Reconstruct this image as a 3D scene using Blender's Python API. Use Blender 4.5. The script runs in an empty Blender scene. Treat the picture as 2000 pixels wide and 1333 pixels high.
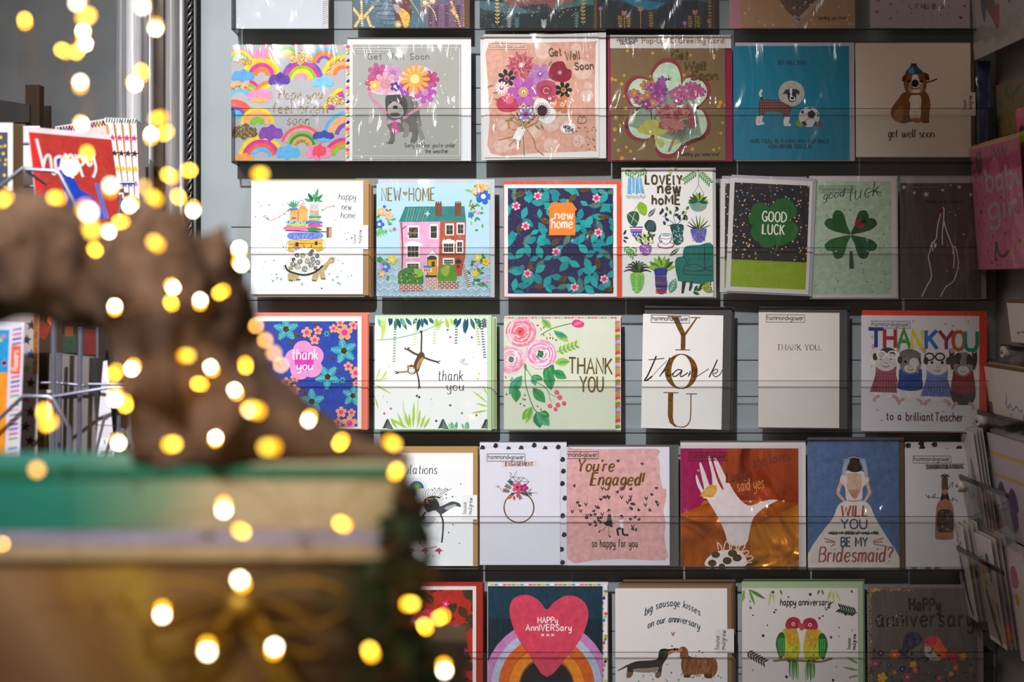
import bpy, bmesh, math, random
from mathutils import Vector, Matrix, noise

# ------------------------------------------------------------------ camera, world, lights, exposure
scene = bpy.context.scene
COL = scene.collection
S = 1 / 1500.0            # metres per photograph pixel on the plane of the card fronts (y = 0)
D = 1.70                  # camera distance from that plane
ZC = 1.40                 # camera height
VPX, VPY = 950.0, 558.0   # where the horizontal view axis meets the frame

cam_data = bpy.data.cameras.new('camera')
cam_data.sensor_width = 36.0
cam_data.lens = 36.0 * D / (2000 * S)
cam_data.shift_x = (1000 - VPX) / 2000
cam_data.shift_y = -(666.5 - VPY) / 2000
cam_data.dof.use_dof = True
cam_data.dof.focus_distance = D
cam_data.dof.aperture_fstop = 2.0
cam_data.clip_start = 0.05
cam = bpy.data.objects.new('camera', cam_data)
cam.location = (0, -D, ZC)
cam.rotation_euler = (math.pi / 2, 0, 0)
COL.objects.link(cam)
scene.camera = cam

world = bpy.data.worlds.new('shop_interior')
scene.world = world
world.use_nodes = True
wb = world.node_tree.nodes['Background']
wb.inputs[0].default_value = (1.0, 0.74, 0.60, 1)
wb.inputs[1].default_value = 0.172

def aim(o, target):
    o.rotation_euler = (Vector(target) - o.location).to_track_quat('-Z', 'Y').to_euler()

sd = bpy.data.lights.new('track_spotlight', 'SPOT')
sd.energy = 405
sd.color = (0.98, 0.985, 1.0)
sd.spot_size = math.radians(34)
sd.spot_blend = 1.0
sd.shadow_soft_size = 0.035
spot = bpy.data.objects.new('track_spotlight', sd)
spot.location = (-0.50, -2.17, 3.0)
COL.objects.link(spot)
aim(spot, (-0.17, 0.0, 1.28))

ad = bpy.data.lights.new('soft_fill_light', 'AREA')  # added fill lamp, brightens the side wall and softens the dark areas
ad.energy = 11
ad.color = (1.0, 0.92, 0.84)
ad.shape = 'RECTANGLE'
ad.size, ad.size_y = 1.2, 0.6
area = bpy.data.objects.new('soft_fill_light', ad)
area.location = (-1.1, -1.7, 2.9)
COL.objects.link(area)
aim(area, (0.4, -0.2, 1.2))

scene.view_settings.view_transform = 'Standard'
scene.view_settings.look = 'None'
scene.view_settings.exposure = 0.0
scene.view_settings.gamma = 1.0
scene.view_settings.use_curve_mapping = False
scene.cycles.transparent_max_bounces = 24

# ------------------------------------------------------------------ helpers: colours and materials
def lin(h):
    h = h.lstrip('#')
    if len(h) == 3:
        h = ''.join(x * 2 for x in h)
    c = [int(h[i:i + 2], 16) / 255 for i in (0, 2, 4)]
    return [x / 12.92 if x <= 0.04045 else ((x + 0.055) / 1.055) ** 2.4 for x in c]

def shade(h, k=.72):
    h = h.lstrip('#')
    return '#' + ''.join('%02x' % int(int(h[i:i + 2], 16) * k) for i in (0, 2, 4))

MATS = {}
def mat(col, kind='paint'):
    """Paper prints, foil, glitter, metal, clear film ... one procedural material per colour and kind."""
    key = (col, kind)
    if key in MATS:
        return MATS[key]
    m = bpy.data.materials.new(kind + '_' + col.strip('#'))
    m.use_nodes = True
    nt = m.node_tree
    N, L = nt.nodes, nt.links
    b = N['Principled BSDF']
    c = lin(col)
    tc = N.new('ShaderNodeTexCoord')
    def nz(scale, detail=3.0, rough=0.6):
        n = N.new('ShaderNodeTexNoise')
        n.inputs['Scale'].default_value = scale
        n.inputs['Detail'].default_value = detail
        n.inputs['Roughness'].default_value = rough
        L.new(tc.outputs['Object'], n.inputs['Vector'])
        return n
    def ramp(src, stops):
        r = N.new('ShaderNodeValToRGB')
        el = r.color_ramp.elements
        while len(el) < len(stops):
            el.new(0.5)
        for e, (p, q) in zip(el, stops):
            e.position = p
            e.color = (*q, 1)
        L.new(src, r.inputs[0])
        return r
    def bump(src, strength, dist=0.001):
        bp = N.new('ShaderNodeBump')
        bp.inputs['Strength'].default_value = strength
        bp.inputs['Distance'].default_value = dist
        L.new(src, bp.inputs['Height'])
        L.new(bp.outputs[0], b.inputs['Normal'])
    def dark(k):
        return [min(1, x * k) for x in c]
    if kind in ('paint', 'wash', 'paper', 'kraft'):
        amp, sc = {'paint': (0.10, 90), 'wash': (0.2, 130), 'paper': (0.025, 40), 'kraft': (0.12, 900)}[kind]
        n = nz(sc)
        r = ramp(n.outputs['Fac'], [(0.25, dark(1 - amp)), (0.75, dark(1 + amp))])
        L.new(r.outputs[0], b.inputs['Base Color'])
        b.inputs['Roughness'].default_value = 0.62 if kind != 'kraft' else 0.85
        b.inputs['Specular IOR Level'].default_value = 0.25
    elif kind == 'foil':
        n = nz(260)
        r = ramp(n.outputs['Fac'], [(0.35, dark(0.55)), (0.65, dark(1.3))])
        L.new(r.outputs[0], b.inputs['Base Color'])
        b.inputs['Metallic'].default_value = 0.55
        b.inputs['Roughness'].default_value = 0.42
    elif kind == 'crinkle':
        # metallic printed foil with soft creases
        n = nz(7, 2.5, 0.5)
        n.inputs['Distortion'].default_value = 1.8
        bump(n.outputs['Fac'], 1.0, 0.05)
        b.inputs['Base Color'].default_value = (*c, 1)
        b.inputs['Metallic'].default_value = 0.5
        b.inputs['Roughness'].default_value = 0.3
    elif kind == 'glitter':
        v = N.new('ShaderNodeTexVoronoi')
        v.inputs['Scale'].default_value = 1300
        L.new(tc.outputs['Object'], v.inputs['Vector'])
        sep = N.new('ShaderNodeSeparateColor')
        L.new(v.outputs['Color'], sep.inputs[0])
        r = ramp(sep.outputs[0], [(0.0, dark(0.25)), (0.55, dark(1.0)), (0.85, dark(1.7)), (1.0, [1, .95, .8])])
        L.new(r.outputs[0], b.inputs['Base Color'])
        b.inputs['Metallic'].default_value = 0.4
        b.inputs['Roughness'].default_value = 0.35
    elif kind == 'speck':
        # tiny multicoloured foil specks printed over a flat ground
        v = N.new('ShaderNodeTexVoronoi')
        v.inputs['Scale'].default_value = 210
        L.new(tc.outputs['Object'], v.inputs['Vector'])
        r = ramp(v.outputs['Distance'], [(0.0, [1, 1, 1]), (0.22, [1, 1, 1]), (0.26, [0, 0, 0]), (1.0, [0, 0, 0])])
        hsv = N.new('ShaderNodeMix'); hsv.data_type = 'RGBA'
        L.new(r.outputs[0], hsv.inputs[0])
        hsv.inputs[6].default_value = (*c, 1)
        cr = N.new('ShaderNodeSeparateColor')
        L.new(v.outputs['Color'], cr.inputs[0])
        pal = ramp(cr.outputs[1], [(0.0, lin('#d8a24a')), (0.45, lin('#e8c070')), (0.6, lin('#60a0c8')), (0.8, lin('#c88040')), (1.0, lin('#e8e0d0'))])
        L.new(pal.outputs[0], hsv.inputs[7])
        L.new(hsv.outputs[2], b.inputs['Base Color'])
        b.inputs['Roughness'].default_value = 0.5
    elif kind == 'metal':
        n = nz(35)
        r = ramp(n.outputs['Fac'], [(0.3, dark(0.85)), (0.7, dark(1.1))])
        L.new(r.outputs[0], b.inputs['Base Color'])
        b.inputs['Metallic'].default_value = 0.85
        b.inputs['Roughness'].default_value = 0.36
    elif kind == 'brushed':
        mp = N.new('ShaderNodeMapping')
        mp.inputs['Scale'].default_value = (1.0, 1.0, 0.02)
        L.new(tc.outputs['Object'], mp.inputs[0])
        n = nz(600)
        L.new(mp.outputs[0], n.inputs['Vector'])
        r = ramp(n.outputs['Fac'], [(0.3, dark(0.7)), (0.7, dark(1.15))])
        L.new(r.outputs[0], b.inputs['Base Color'])
        b.inputs['Metallic'].default_value = 0.25
        b.inputs['Roughness'].default_value = 0.33
    elif kind == 'wall':
        n = nz(14)
        r = ramp(n.outputs['Fac'], [(0.3, dark(0.94)), (0.7, dark(1.05))])
        L.new(r.outputs[0], b.inputs['Base Color'])
        b.inputs['Roughness'].default_value = 0.45
    elif kind == 'gloss':
        n = nz(20)
        r = ramp(n.outputs['Fac'], [(0.3, dark(0.9)), (0.7, dark(1.1))])
        L.new(r.outputs[0], b.inputs['Base Color'])
        b.inputs['Roughness'].default_value = 0.18
    elif kind == 'cloth':
        n = nz(17, 5, 0.6)
        r = ramp(n.outputs['Fac'], [(0.36, dark(0.32)), (0.5, dark(0.95)), (0.64, dark(1.55))])  # dark and light patches imitate shading between the folds
        L.new(r.outputs[0], b.inputs['Base Color'])
        w = nz(420, 2)
        bump(w.outputs['Fac'], 0.5, 0.002)
        b.inputs['Roughness'].default_value = 0.95
        b.inputs['Specular IOR Level'].default_value = 0.1
    elif kind in ('film', 'acrylic', 'acrylic_edge'):
        N.remove(b)
        out = N['Material Output']
        tr = N.new('ShaderNodeBsdfTransparent')
        gl = N.new('ShaderNodeBsdfGlossy')
        mx = N.new('ShaderNodeMixShader')
        fr = N.new('ShaderNodeLayerWeight')
        pw = N.new('ShaderNodeMath')
        pw.operation = 'POWER'
        pw.inputs[1].default_value = 3.5
        L.new(fr.outputs['Facing'], pw.inputs[0])
        mt = N.new('ShaderNodeMath')
        mt.operation = 'MULTIPLY_ADD'
        mt.inputs[2].default_value = 0.045
        L.new(pw.outputs[0], mt.inputs[0])
        if kind == 'film':
            mt.inputs[1].default_value = 0.9; mt.inputs[2].default_value = 0.06
            gl.inputs['Roughness'].default_value = 0.17 if c[2] > .999 else 0.12
            tr.inputs[0].default_value = (0.985, 0.985, 0.985, 1)
            mp = N.new('ShaderNodeMapping')
            mp.inputs['Rotation'].default_value = (0, 0.7, 0)
            mp.inputs['Scale'].default_value = (2.2, 1, 0.8)
            L.new(tc.outputs['Object'], mp.inputs[0])
            n = nz(9, 2.5, 0.5)
            n.inputs['Distortion'].default_value = 1.2
            L.new(mp.outputs[0], n.inputs['Vector'])
            bp = N.new('ShaderNodeBump')
            bp.inputs['Strength'].default_value = 1.0
            bp.inputs['Distance'].default_value = 0.016 if c[2] > .999 else 0.034
            L.new(n.outputs['Fac'], bp.inputs['Height'])
            L.new(bp.outputs[0], gl.inputs['Normal'])
        elif kind == 'acrylic':
            mt.inputs[1].default_value = 0.6
            gl.inputs['Roughness'].default_value = 0.05
            tr.inputs[0].default_value = (*c, 1)
        else:
            mt.inputs[1].default_value = 0.6
            gl.inputs['Roughness'].default_value = 0.15
            tr.inputs[0].default_value = (*c, 1)
        L.new(mt.outputs[0], mx.inputs[0])
        L.new(tr.outputs[0], mx.inputs[1])
        L.new(gl.outputs[0], mx.inputs[2])
        L.new(mx.outputs[0], out.inputs[0])
    else:
        raise ValueError(kind)
    m.diffuse_color = (*c, 1)
    MATS[key] = m
    return m

def glow_mat(name, rgb, strength):
    m = bpy.data.materials.new(name)
    m.use_nodes = True
    nt = m.node_tree
    nt.nodes.remove(nt.nodes['Principled BSDF'])
    e = nt.nodes.new('ShaderNodeEmission')
    e.inputs[0].default_value = (*rgb, 1)
    e.inputs[1].default_value = strength
    nt.links.new(e.outputs[0], nt.nodes['Material Output'].inputs[0])
    return m

# ------------------------------------------------------------------ helpers: objects
def P(px, py, y=0.0):
    k = S * (D + y) / D
    return Vector(((px - VPX) * k, y, ZC + (VPY - py) * k))

def KY(y):
    return S * (D + y) / D

def tag(o, label=None, cat=None, group=None, kind=None):
    if label: o['label'] = label
    if cat: o['category'] = cat
    if group: o['group'] = group
    if kind: o['kind'] = kind
    return o

def empty(name, loc, label=None, cat=None, group=None):
    o = bpy.data.objects.new(name, None)
    o.empty_display_size = 0.02
    o.location = loc
    COL.objects.link(o)
    return tag(o, label, cat, group)

class MB:
    """Collects boxes, tubes and surfaces in world space; build() links them as one mesh object."""
    def __init__(self):
        self.v, self.f, self.mi, self.mats, self.smooth = [], [], [], [], []
    def m(self, material):
        if material not in self.mats:
            self.mats.append(material)
        return self.mats.index(material)
    def face(self, pts, material, smooth=False):
        i = len(self.v)
        self.v.extend(Vector(p) for p in pts)
        self.f.append(tuple(range(i, i + len(pts))))
        self.mi.append(self.m(material)); self.smooth.append(smooth)
    def grid(self, rows, material, smooth=True, close=False):
        i = len(self.v)
        nc = len(rows[0])
        for r in rows:
            self.v.extend(Vector(p) for p in r)
        mi = self.m(material)
        for a in range(len(rows) - 1):
            for b in range(nc if close else nc - 1):
                c = (b + 1) % nc
                self.f.append((i + a * nc + b, i + a * nc + c, i + (a + 1) * nc + c, i + (a + 1) * nc + b))
                self.mi.append(mi); self.smooth.append(smooth)
    def hexa(self, q, material):
        """q: eight corners, 0-3 front loop, 4-7 back loop."""
        i = len(self.v)
        self.v.extend(Vector(p) for p in q)
        mi = self.m(material)
        for f in ((0, 1, 2, 3), (7, 6, 5, 4), (0, 4, 5, 1), (1, 5, 6, 2), (2, 6, 7, 3), (3, 7, 4, 0)):
            self.f.append(tuple(i + k for k in f)); self.mi.append(mi); self.smooth.append(False)
    def box(self, a, b, material):
        x0, y0, z0 = [min(a[i], b[i]) for i in range(3)]
        x1, y1, z1 = [max(a[i], b[i]) for i in range(3)]
        self.hexa([(x0, y0, z0), (x1, y0, z0), (x1, y0, z1), (x0, y0, z1), (x0, y1, z0), (x1, y1, z0), (x1, y1, z1), (x0, y1, z1)], material)
    def tube(self, pts, r, material, n=8, closed=False, caps=True):
        pts = [Vector(p) for p in pts]
        rows = []
        up = Vector((0.3, 0.5, 0.81)).normalized()
        for k, p in enumerate(pts):
            if closed:
                t = pts[(k + 1) % len(pts)] - pts[k - 1]
            else:
                t = pts[min(k + 1, len(pts) - 1)] - pts[max(k - 1, 0)]
            t.normalize()
            u = t.cross(up)
            if u.length < 1e-4:
                u = t.orthogonal()
            u.normalize(); w = t.cross(u)
            rr = r[k] if isinstance(r, (list, tuple)) else r
            rows.append([p + (u * math.cos(a) + w * math.sin(a)) * rr for a in [2 * math.pi * j / n for j in range(n)]])
        if closed:
            rows.append(rows[0])
        self.grid(rows, material, True, True)
        if caps and not closed:
            self.face(rows[0], material); self.face(rows[-1][::-1], material)
    def ball(self, c, r, material, n=10, sq=(1, 1, 1)):
        c = Vector(c)
        rows = []
        for i in range(n // 2 + 1):
            th = math.pi * i / (n // 2)
            rows.append([c + Vector((math.sin(th) * math.cos(a) * r * sq[0], math.sin(th) * math.sin(a) * r * sq[1], math.cos(th) * r * sq[2])) for a in [2 * math.pi * j / n for j in range(n)]])
        self.grid(rows, material, True, True)
    def build(self, name, parent=None, origin=None):
        me = bpy.data.meshes.new(name)
        o0 = Vector(origin) if origin is not None else (parent_world(parent) if parent else Vector((0, 0, 0)))
        me.from_pydata([tuple(v - o0) for v in self.v], [], self.f)
        for m in self.mats:
            me.materials.append(m)
        me.polygons.foreach_set('material_index', self.mi)
        me.polygons.foreach_set('use_smooth', self.smooth)
        me.update()
        o = bpy.data.objects.new(name, me)
        COL.objects.link(o)
        if parent:
            o.parent = parent
            pw = parent_world(parent)
            o.location = o0 - pw
        else:
            o.location = o0
        return o

def parent_world(o):
    v = Vector(o.location)
    while o.parent:
        o = o.parent
        v = v + o.location
    return v

# ------------------------------------------------------------------ helpers: strokes and lettering
def catmull(pts, closed=False, n=6):
    out = []
    m = len(pts)
    if m < 3:
        return list(pts)
    for i in range(m if closed else m - 1):
        p0 = pts[(i - 1) % m] if closed or i > 0 else pts[0]
        p1 = pts[i]
        p2 = pts[(i + 1) % m]
        p3 = pts[(i + 2) % m] if closed or i + 2 < m else pts[-1]
        for k in range(n):
            t = k / n
            out.append(tuple(0.5 * ((2 * p1[j]) + (-p0[j] + p2[j]) * t + (2 * p0[j] - 5 * p1[j] + 4 * p2[j] - p3[j]) * t * t + (-p0[j] + 3 * p1[j] - 3 * p2[j] + p3[j]) * t ** 3) for j in (0, 1)))
    if not closed:
        out.append(pts[-1])
    return out

GLYPH = {
 'A': "0,0 3,8 6,0;1.2,3 4.8,3", 'B': "0,0 0,8;~0,8 3.5,7.8 4.4,6.2 3,4.4 0,4.2;~0,4.2 4,4 5,2.2 3.8,.3 0,0",
 'C': "~5.6,6.6 4,8 2,7.7 .3,5.5 .3,2.5 2,.3 4,0 5.6,1.4", 'D': "0,0 0,8;~0,8 3,7.7 5.5,5.6 5.5,2.4 3,.3 0,0",
 'E': "4.6,8 0,8 0,0 4.6,0;0,4.2 3.8,4.2", 'F': "4.6,8 0,8 0,0;0,4.2 3.6,4.2",
 'G': "~5.6,6.8 4,8 2,7.7 .3,5.5 .3,2.5 2,.3 4.4,.2 5.6,1.5;3.4,3.6 5.7,3.6 5.7,.3", 'H': "0,0 0,8;5.4,0 5.4,8;0,4.2 5.4,4.2",
 'I': "0,0 0,8", 'J': "~3,8 3,2 2,.2 0,1", 'K': "0,0 0,8;5,8 0,3.4;1.6,4.6 5.2,0", 'L': "0,8 0,0 4.4,0",
 'M': "0,0 .6,8 3.6,2.5 6.6,8 7.2,0", 'N': "0,0 0,8 5.4,0 5.4,8", 'O': "~3,8 .8,6.9 0,4 .8,1 3,0 5.2,1 6,4 5.2,6.9 3,8",
 'P': "0,0 0,8;~0,8 3.6,7.8 4.8,6 3.6,4.2 0,3.8", 'R': "0,0 0,8;~0,8 3.6,7.8 4.8,6 3.6,4.2 0,3.8;2.4,4 5,0",
 'S': "~4.8,6.8 3,8 .8,7.2 .8,5.2 2.6,4.2 4.6,3 4.6,1 2.6,0 .2,1.2", 'T': "0,8 5.6,8;2.8,8 2.8,0",
 'U': "~0,8 0,2.6 1,.4 2.7,0 4.4,.4 5.4,2.6 5.4,8", 'V': "0,8 3,0 6,8", 'W': "0,8 2,0 4,6.5 6,0 8,8",
 'X': "0,8 5.4,0;5.4,8 0,0", 'Y': "0,8 2.8,4 5.6,8;2.8,4 2.8,0", 'Z': "0,8 5,8 0,0 5.2,0",
 'a': "~4,4.2 2.4,5 .7,4 .3,2 1.2,.2 2.6,.3 4,2;~4,5 4,1.2 4.4,.2 5,.4", 'b': "0,8 0,0;~0,3.4 1.6,5 3.6,4.4 4.2,2.4 3.2,.3 1.4,0 0,1.2",
 'c': "~4,4 2.4,5 .8,4.2 .2,2.4 1,.5 2.4,0 4,.9", 'd': "~4,3.6 2.6,5 .8,4.2 .2,2.2 1.2,.2 2.6,.2 4,1.8;4.2,8 4,0.2 4.6,0",
 'e': "~.4,2.6 4,3 3.6,4.6 2.2,5 .7,4 .2,2.2 1.2,.3 2.6,0 4.2,1", 'f': "~3.6,7.4 2.6,8 1.6,7 1.4,4 1.4,0;0,4.8 3.2,4.8",
 'g': "~4,4.2 2.4,5 .7,4 .3,2 1.2,.4 2.6,.6 4,2.2;~4,5 4,-1 3.2,-2.8 1.4,-3 .2,-2", 'h': "0,8 0,0;~0,3 1.6,4.8 3.2,4.6 3.8,3 3.8,0",
 'i': "0,5 0,0;0,6.6 .1,7.1", 'j': "~1,5 1,-1.5 .2,-2.9 -1,-2.4;1,6.6 1.1,7.1", 'k': "0,8 0,0;3.6,5 0,2;1.2,3 4,0", 'l': "~0,8 0,1.2 .5,.1 1.2,.4",
 'm': "0,5 0,0;~0,3.4 1.4,4.9 2.6,4.4 2.8,3 2.8,0;~2.8,3.4 4.2,4.9 5.4,4.4 5.6,3 5.6,0", 'n': "0,5 0,0;~0,3.2 1.6,4.9 3.2,4.6 3.8,3 3.8,0",
 'o': "~2.1,5 .6,4.2 0,2.5 .6,.8 2.1,0 3.6,.8 4.2,2.5 3.6,4.2 2.1,5", 'p': "0,5 0,-3;~0,3.4 1.6,5 3.6,4.4 4.2,2.4 3.2,.3 1.4,0 0,1.2",
 'q': "~4,4.2 2.4,5 .7,4 .3,2 1.2,.3 2.6,.4 4,2;4,5 4,-3", 'r': "0,5 0,0;~0,3 1,4.6 2.8,4.8", 's': "~3.4,4.3 2,5 .6,4.3 .8,3 2.6,2.2 3.4,1.1 2.2,0 .2,.7",
 't': "~1.4,7.4 1.4,1.4 2,.2 3.2,.6;0,5 3,5", 'u': "~0,5 0,1.6 1,.1 2.6,.5 3.8,2.4;~3.8,5 3.8,.8 4.4,.2", 'v': "0,5 2,0 4,5",
 'w': "~0,5 1,.4 1.8,.3 2.8,4.4 3.8,.3 4.8,.6 5.8,5", 'x': "0,5 3.6,0;3.6,5 0,0", 'y': "~0,5 .2,2 1.4,.6 3.8,2.6;~3.8,5 3.8,-1 3,-2.8 1.2,-3 .4,-2.2",
 'z': "0,5 3.6,5 0,0 3.8,0", '.': "0,0 .2,.3", ',': ".3,.4 -.1,-1", "'": "0,8 -.2,6.4", '"': "0,8 0,6.6;1.2,8 1.2,6.6", '!': "0,8 0,2.2;0,0 .1,.3",
 '?': "~0,6.6 1,7.9 3,7.6 3.6,6 2,4.2 1.8,2.4;1.8,0 1.9,.3", '-': "0,3.4 2.6,3.4", '3': "~.2,7 2,8 3.8,7 3.4,5 1.6,4.3 3.6,3.6 4,1.6 2,0 0,.9",
 '*': "~.9,3.7 0,2.5 .9,1.3 1.8,2.5 .9,3.7;.9,3.2 .9,1.8",
}

class Art:
    """Flat printed shapes, given in photograph pixels, mapped on to the face of one card."""
    STEP = 4e-6
    def __init__(self, card, level=1e-4, tf=(0, 0, 1), clip=None):
        self.c, self.lv, self.mb, self.tf = card, (level * .3 if level > 0 else level), MB(), tf
        self.cl = None
        if clip:
            self.cl = ((clip[0] - tf[0]) / tf[2], (clip[1] - tf[1]) / tf[2], (clip[2] - tf[0]) / tf[2], (clip[3] - tf[1]) / tf[2])
    def wp(self, x, y):
        return self.c.w(self.tf[0] + x * self.tf[2], self.tf[1] + y * self.tf[2], self.lv)
    def put(self, pts, m):
        """One flat shape, trimmed to the edge of the printed area."""
        if self.cl:
            x0, y0, x1, y1 = self.cl
            for ax, lim, sg in ((0, x0, 1), (0, x1, -1), (1, y0, 1), (1, y1, -1)):
                out = []
                for i in range(len(pts)):
                    p, q = pts[i - 1], pts[i]
                    a, b = (p[ax] - lim) * sg, (q[ax] - lim) * sg
                    if (a < 0) != (b < 0):
                        t = a / (a - b)
                        out.append((p[0] + (q[0] - p[0]) * t, p[1] + (q[1] - p[1]) * t))
                    if b >= 0:
                        out.append(q)
                pts = out
                if len(pts) < 3:
                    return
        self.mb.face([self.wp(x, y) for x, y in pts], m)
    def up(self):
        self.lv += Art.STEP
    def poly(self, pts, col, kind='paint', hold=False):
        if not hold:
            self.up()
        self.put(pts, mat(col, kind))
    def rect(self, x0, y0, x1, y1, col, kind='paint', hold=False):
        self.poly([(x0, y0), (x1, y0), (x1, y1), (x0, y1)], col, kind, hold)
    def blob(self, pts, col, kind='paint', n=5):
        self.poly(catmull(pts, True, n), col, kind)
    def ell(self, cx, cy, rx, ry=None, col='#000000', kind='paint', rot=0, n=18, hold=False):
        ry = rx if ry is None else ry
        a = math.radians(rot); ca, sa = math.cos(a), math.sin(a)
        pts = []
        for i in range(n):
            t = 2 * math.pi * i / n
            u, v = rx * math.cos(t), ry * math.sin(t)
            pts.append((cx + u * ca - v * sa, cy + u * sa + v * ca))
        self.poly(pts, col, kind, hold)
    def rib(self, pts, w, col, kind='paint', smooth=True, closed=False, taper=0, contrast=None, hold=False):
        if not hold:
            self.up()
        if smooth and len(pts) > 2:
            pts = catmull(pts, closed)
        if closed:
            pts = list(pts) + [pts[0], pts[1]]
        n = len(pts)
        L, R = [], []
        for i in range(n):
            a = pts[max(i - 1, 0)]; b = pts[min(i + 1, n - 1)]
            dx, dy = b[0] - a[0], b[1] - a[1]
            l = math.hypot(dx, dy) or 1e-6
            nx, ny = -dy / l, dx / l
            ww = w / 2
            if taper:
                ww *= 1 - taper * (i / (n - 1))
            if contrast is not None:
                ww *= contrast + (1 - contrast) * abs(dy) / l if dy > 0 else contrast + (1 - contrast) * 0.35 * abs(dy) / l
            # mitre at sharp corners
            if 0 < i < n - 1:
                c = pts[i]
                d1 = (c[0] - a[0], c[1] - a[1]); d2 = (b[0] - c[0], b[1] - c[1])
                l1, l2 = math.hypot(*d1) or 1e-6, math.hypot(*d2) or 1e-6
                cs = (d1[0] * d2[0] + d1[1] * d2[1]) / (l1 * l2)
                ww *= min(1.9, 1 / max(0.5, math.sqrt(max(0.05, (1 + cs) / 2))))
            L.append((pts[i][0] + nx * ww, pts[i][1] + ny * ww))
            R.append((pts[i][0] - nx * ww, pts[i][1] - ny * ww))
        m = mat(col, kind)
        if self.cl:
            for i in range(n - 1):
                self.put([L[i], L[i + 1], R[i + 1], R[i]], m)
        else:
            self.mb.grid([[self.wp(*p) for p in L], [self.wp(*p) for p in R]], m, False)
    def line(self, x0, y0, x1, y1, w, col, kind='paint', hold=False):
        self.rib([(x0, y0), (x1, y1)], w, col, kind, False, hold=hold)
    def arc(self, cx, cy, r, w, col, a0=0, a1=180, kind='paint', sq=1.0, hold=False):
        n = max(6, int(abs(a1 - a0) / 10))
        pts = [(cx + r * math.cos(math.radians(a0 + (a1 - a0) * i / n)), cy - sq * r * math.sin(math.radians(a0 + (a1 - a0) * i / n))) for i in range(n + 1)]
        self.rib(pts, w, col, kind, False, hold=hold)
    def leaf(self, x, y, ang, l, w, col, kind='paint', vein=None, vw=0.8, hold=False):
        """A pointed leaf from its base at x, y along ang (degrees, counter-clockwise from right)."""
        a = math.radians(ang); ca, sa = math.cos(a), -math.sin(a)
        out = []
        for t, h in ((0, 0), (.15, .5), (.35, .92), (.55, 1), (.78, .62), (1, 0), (.78, -.62), (.55, -1), (.35, -.92), (.15, -.5)):
            u, v = t * l, h * w / 2
            out.append((x + u * ca - v * sa, y + u * sa + v * ca))
        self.poly(out, col, kind, hold)
        if vein:
            self.up()
            self.rib([(x, y), (x + .9 * l * ca, y + .9 * l * sa)], vw, vein[0], vein[1], False, hold=True)
            k = 5
            for i in range(1, k):
                t = i / k
                for s in (1, -1):
                    u, v = t * l, 0
                    u2, v2 = min(1, t + .16) * l, s * w * .36 * (1 - abs(t - .5))
                    self.rib([(x + u * ca - v * sa, y + u * sa + v * ca), (x + u2 * ca - v2 * sa, y + u2 * sa + v2 * ca)], vw * .8, vein[0], vein[1], False, hold=True)
    def flower(self, x, y, r, n, col, mid=None, kind='paint', rot=0, pet=0.5, mr=0.33):
        inn = .58 if pet >= .4 else .36
        pts = []
        for i in range(6 * n):
            t = math.radians(rot) + 2 * math.pi * i / (6 * n)
            q = r * 1.05 * (inn + (1 - inn) * abs(math.cos(math.pi * i / 6)) ** .55)
            pts.append((x + q * math.cos(t), y - q * math.sin(t)))
        self.poly(pts, col, kind)
        if kind == 'wash' and r * self.tf[2] > 11:
            self.up()
            for i in range(n):
                t = math.radians(rot) + 2 * math.pi * (i + .5) / n
                self.rib([(x + r * .2 * math.cos(t), y - r * .2 * math.sin(t)), (x + r * inn * .95 * math.cos(t), y - r * inn * .95 * math.sin(t))], r * .045, shade(col), kind, False, hold=True)
        if mid:
            self.ell(x, y, r * mr, None, mid, n=12)
    def heart(self, x, y, s, col, kind='paint', rot=0, sq=1.0):
        a = math.radians(rot); pts = []
        for i in range(32):
            t = 2 * math.pi * i / 32
            u = s * 16 * math.sin(t) ** 3 / 17
            v = -s * sq * (13 * math.cos(t) - 5 * math.cos(2 * t) - 2 * math.cos(3 * t) - math.cos(4 * t)) / 17
            pts.append((x + u * math.cos(a) - v * math.sin(a), y + u * math.sin(a) + v * math.cos(a)))
        self.poly(pts, col, kind)
    def star(self, x, y, r, col, kind='paint', rot=90, n=5, inner=.42, hold=False):
        pts = []
        for i in range(2 * n):
            a = math.radians(rot + 180 * i / n)
            rr = r if i % 2 == 0 else r * inner
            pts.append((x + rr * math.cos(a), y - rr * math.sin(a)))
        self.poly(pts, col, kind, hold)
    def dots(self, n, box, rr, cols, seed=1, kind='paint', avoid=None):
        self.up()
        R = random.Random(seed)
        for i in range(n):
            x, y = R.uniform(box[0], box[2]), R.uniform(box[1], box[3])
            if avoid and avoid(x, y):
                continue
            self.ell(x, y, R.uniform(*rr), None, cols[i % len(cols)], kind, n=8, hold=True)
    def text(self, x, y, h, s, w, col, kind='paint', slant=0.0, sp=1.5, sx=1.0, contrast=None, rot=0, serif=0, center=False, arc=None, jitter=0, word=4.5, fit=None):
        """Stroke lettering: x, y is the start of the baseline, h the height of a capital."""
        u = h / 8.0
        if fit:
            f = fit / self.width(s, h, sp, sx, word)
            sx, sp = sx * f, sp * f
        if center:
            x -= self.width(s, h, sp, sx, word) / 2 * math.cos(math.radians(rot))
            y += self.width(s, h, sp, sx, word) / 2 * math.sin(math.radians(rot))
        R = random.Random(len(s) * 7 + int(x))
        ca, sa = math.cos(math.radians(rot)), math.sin(math.radians(rot))
        self.up()
        cx = 0.0
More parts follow.
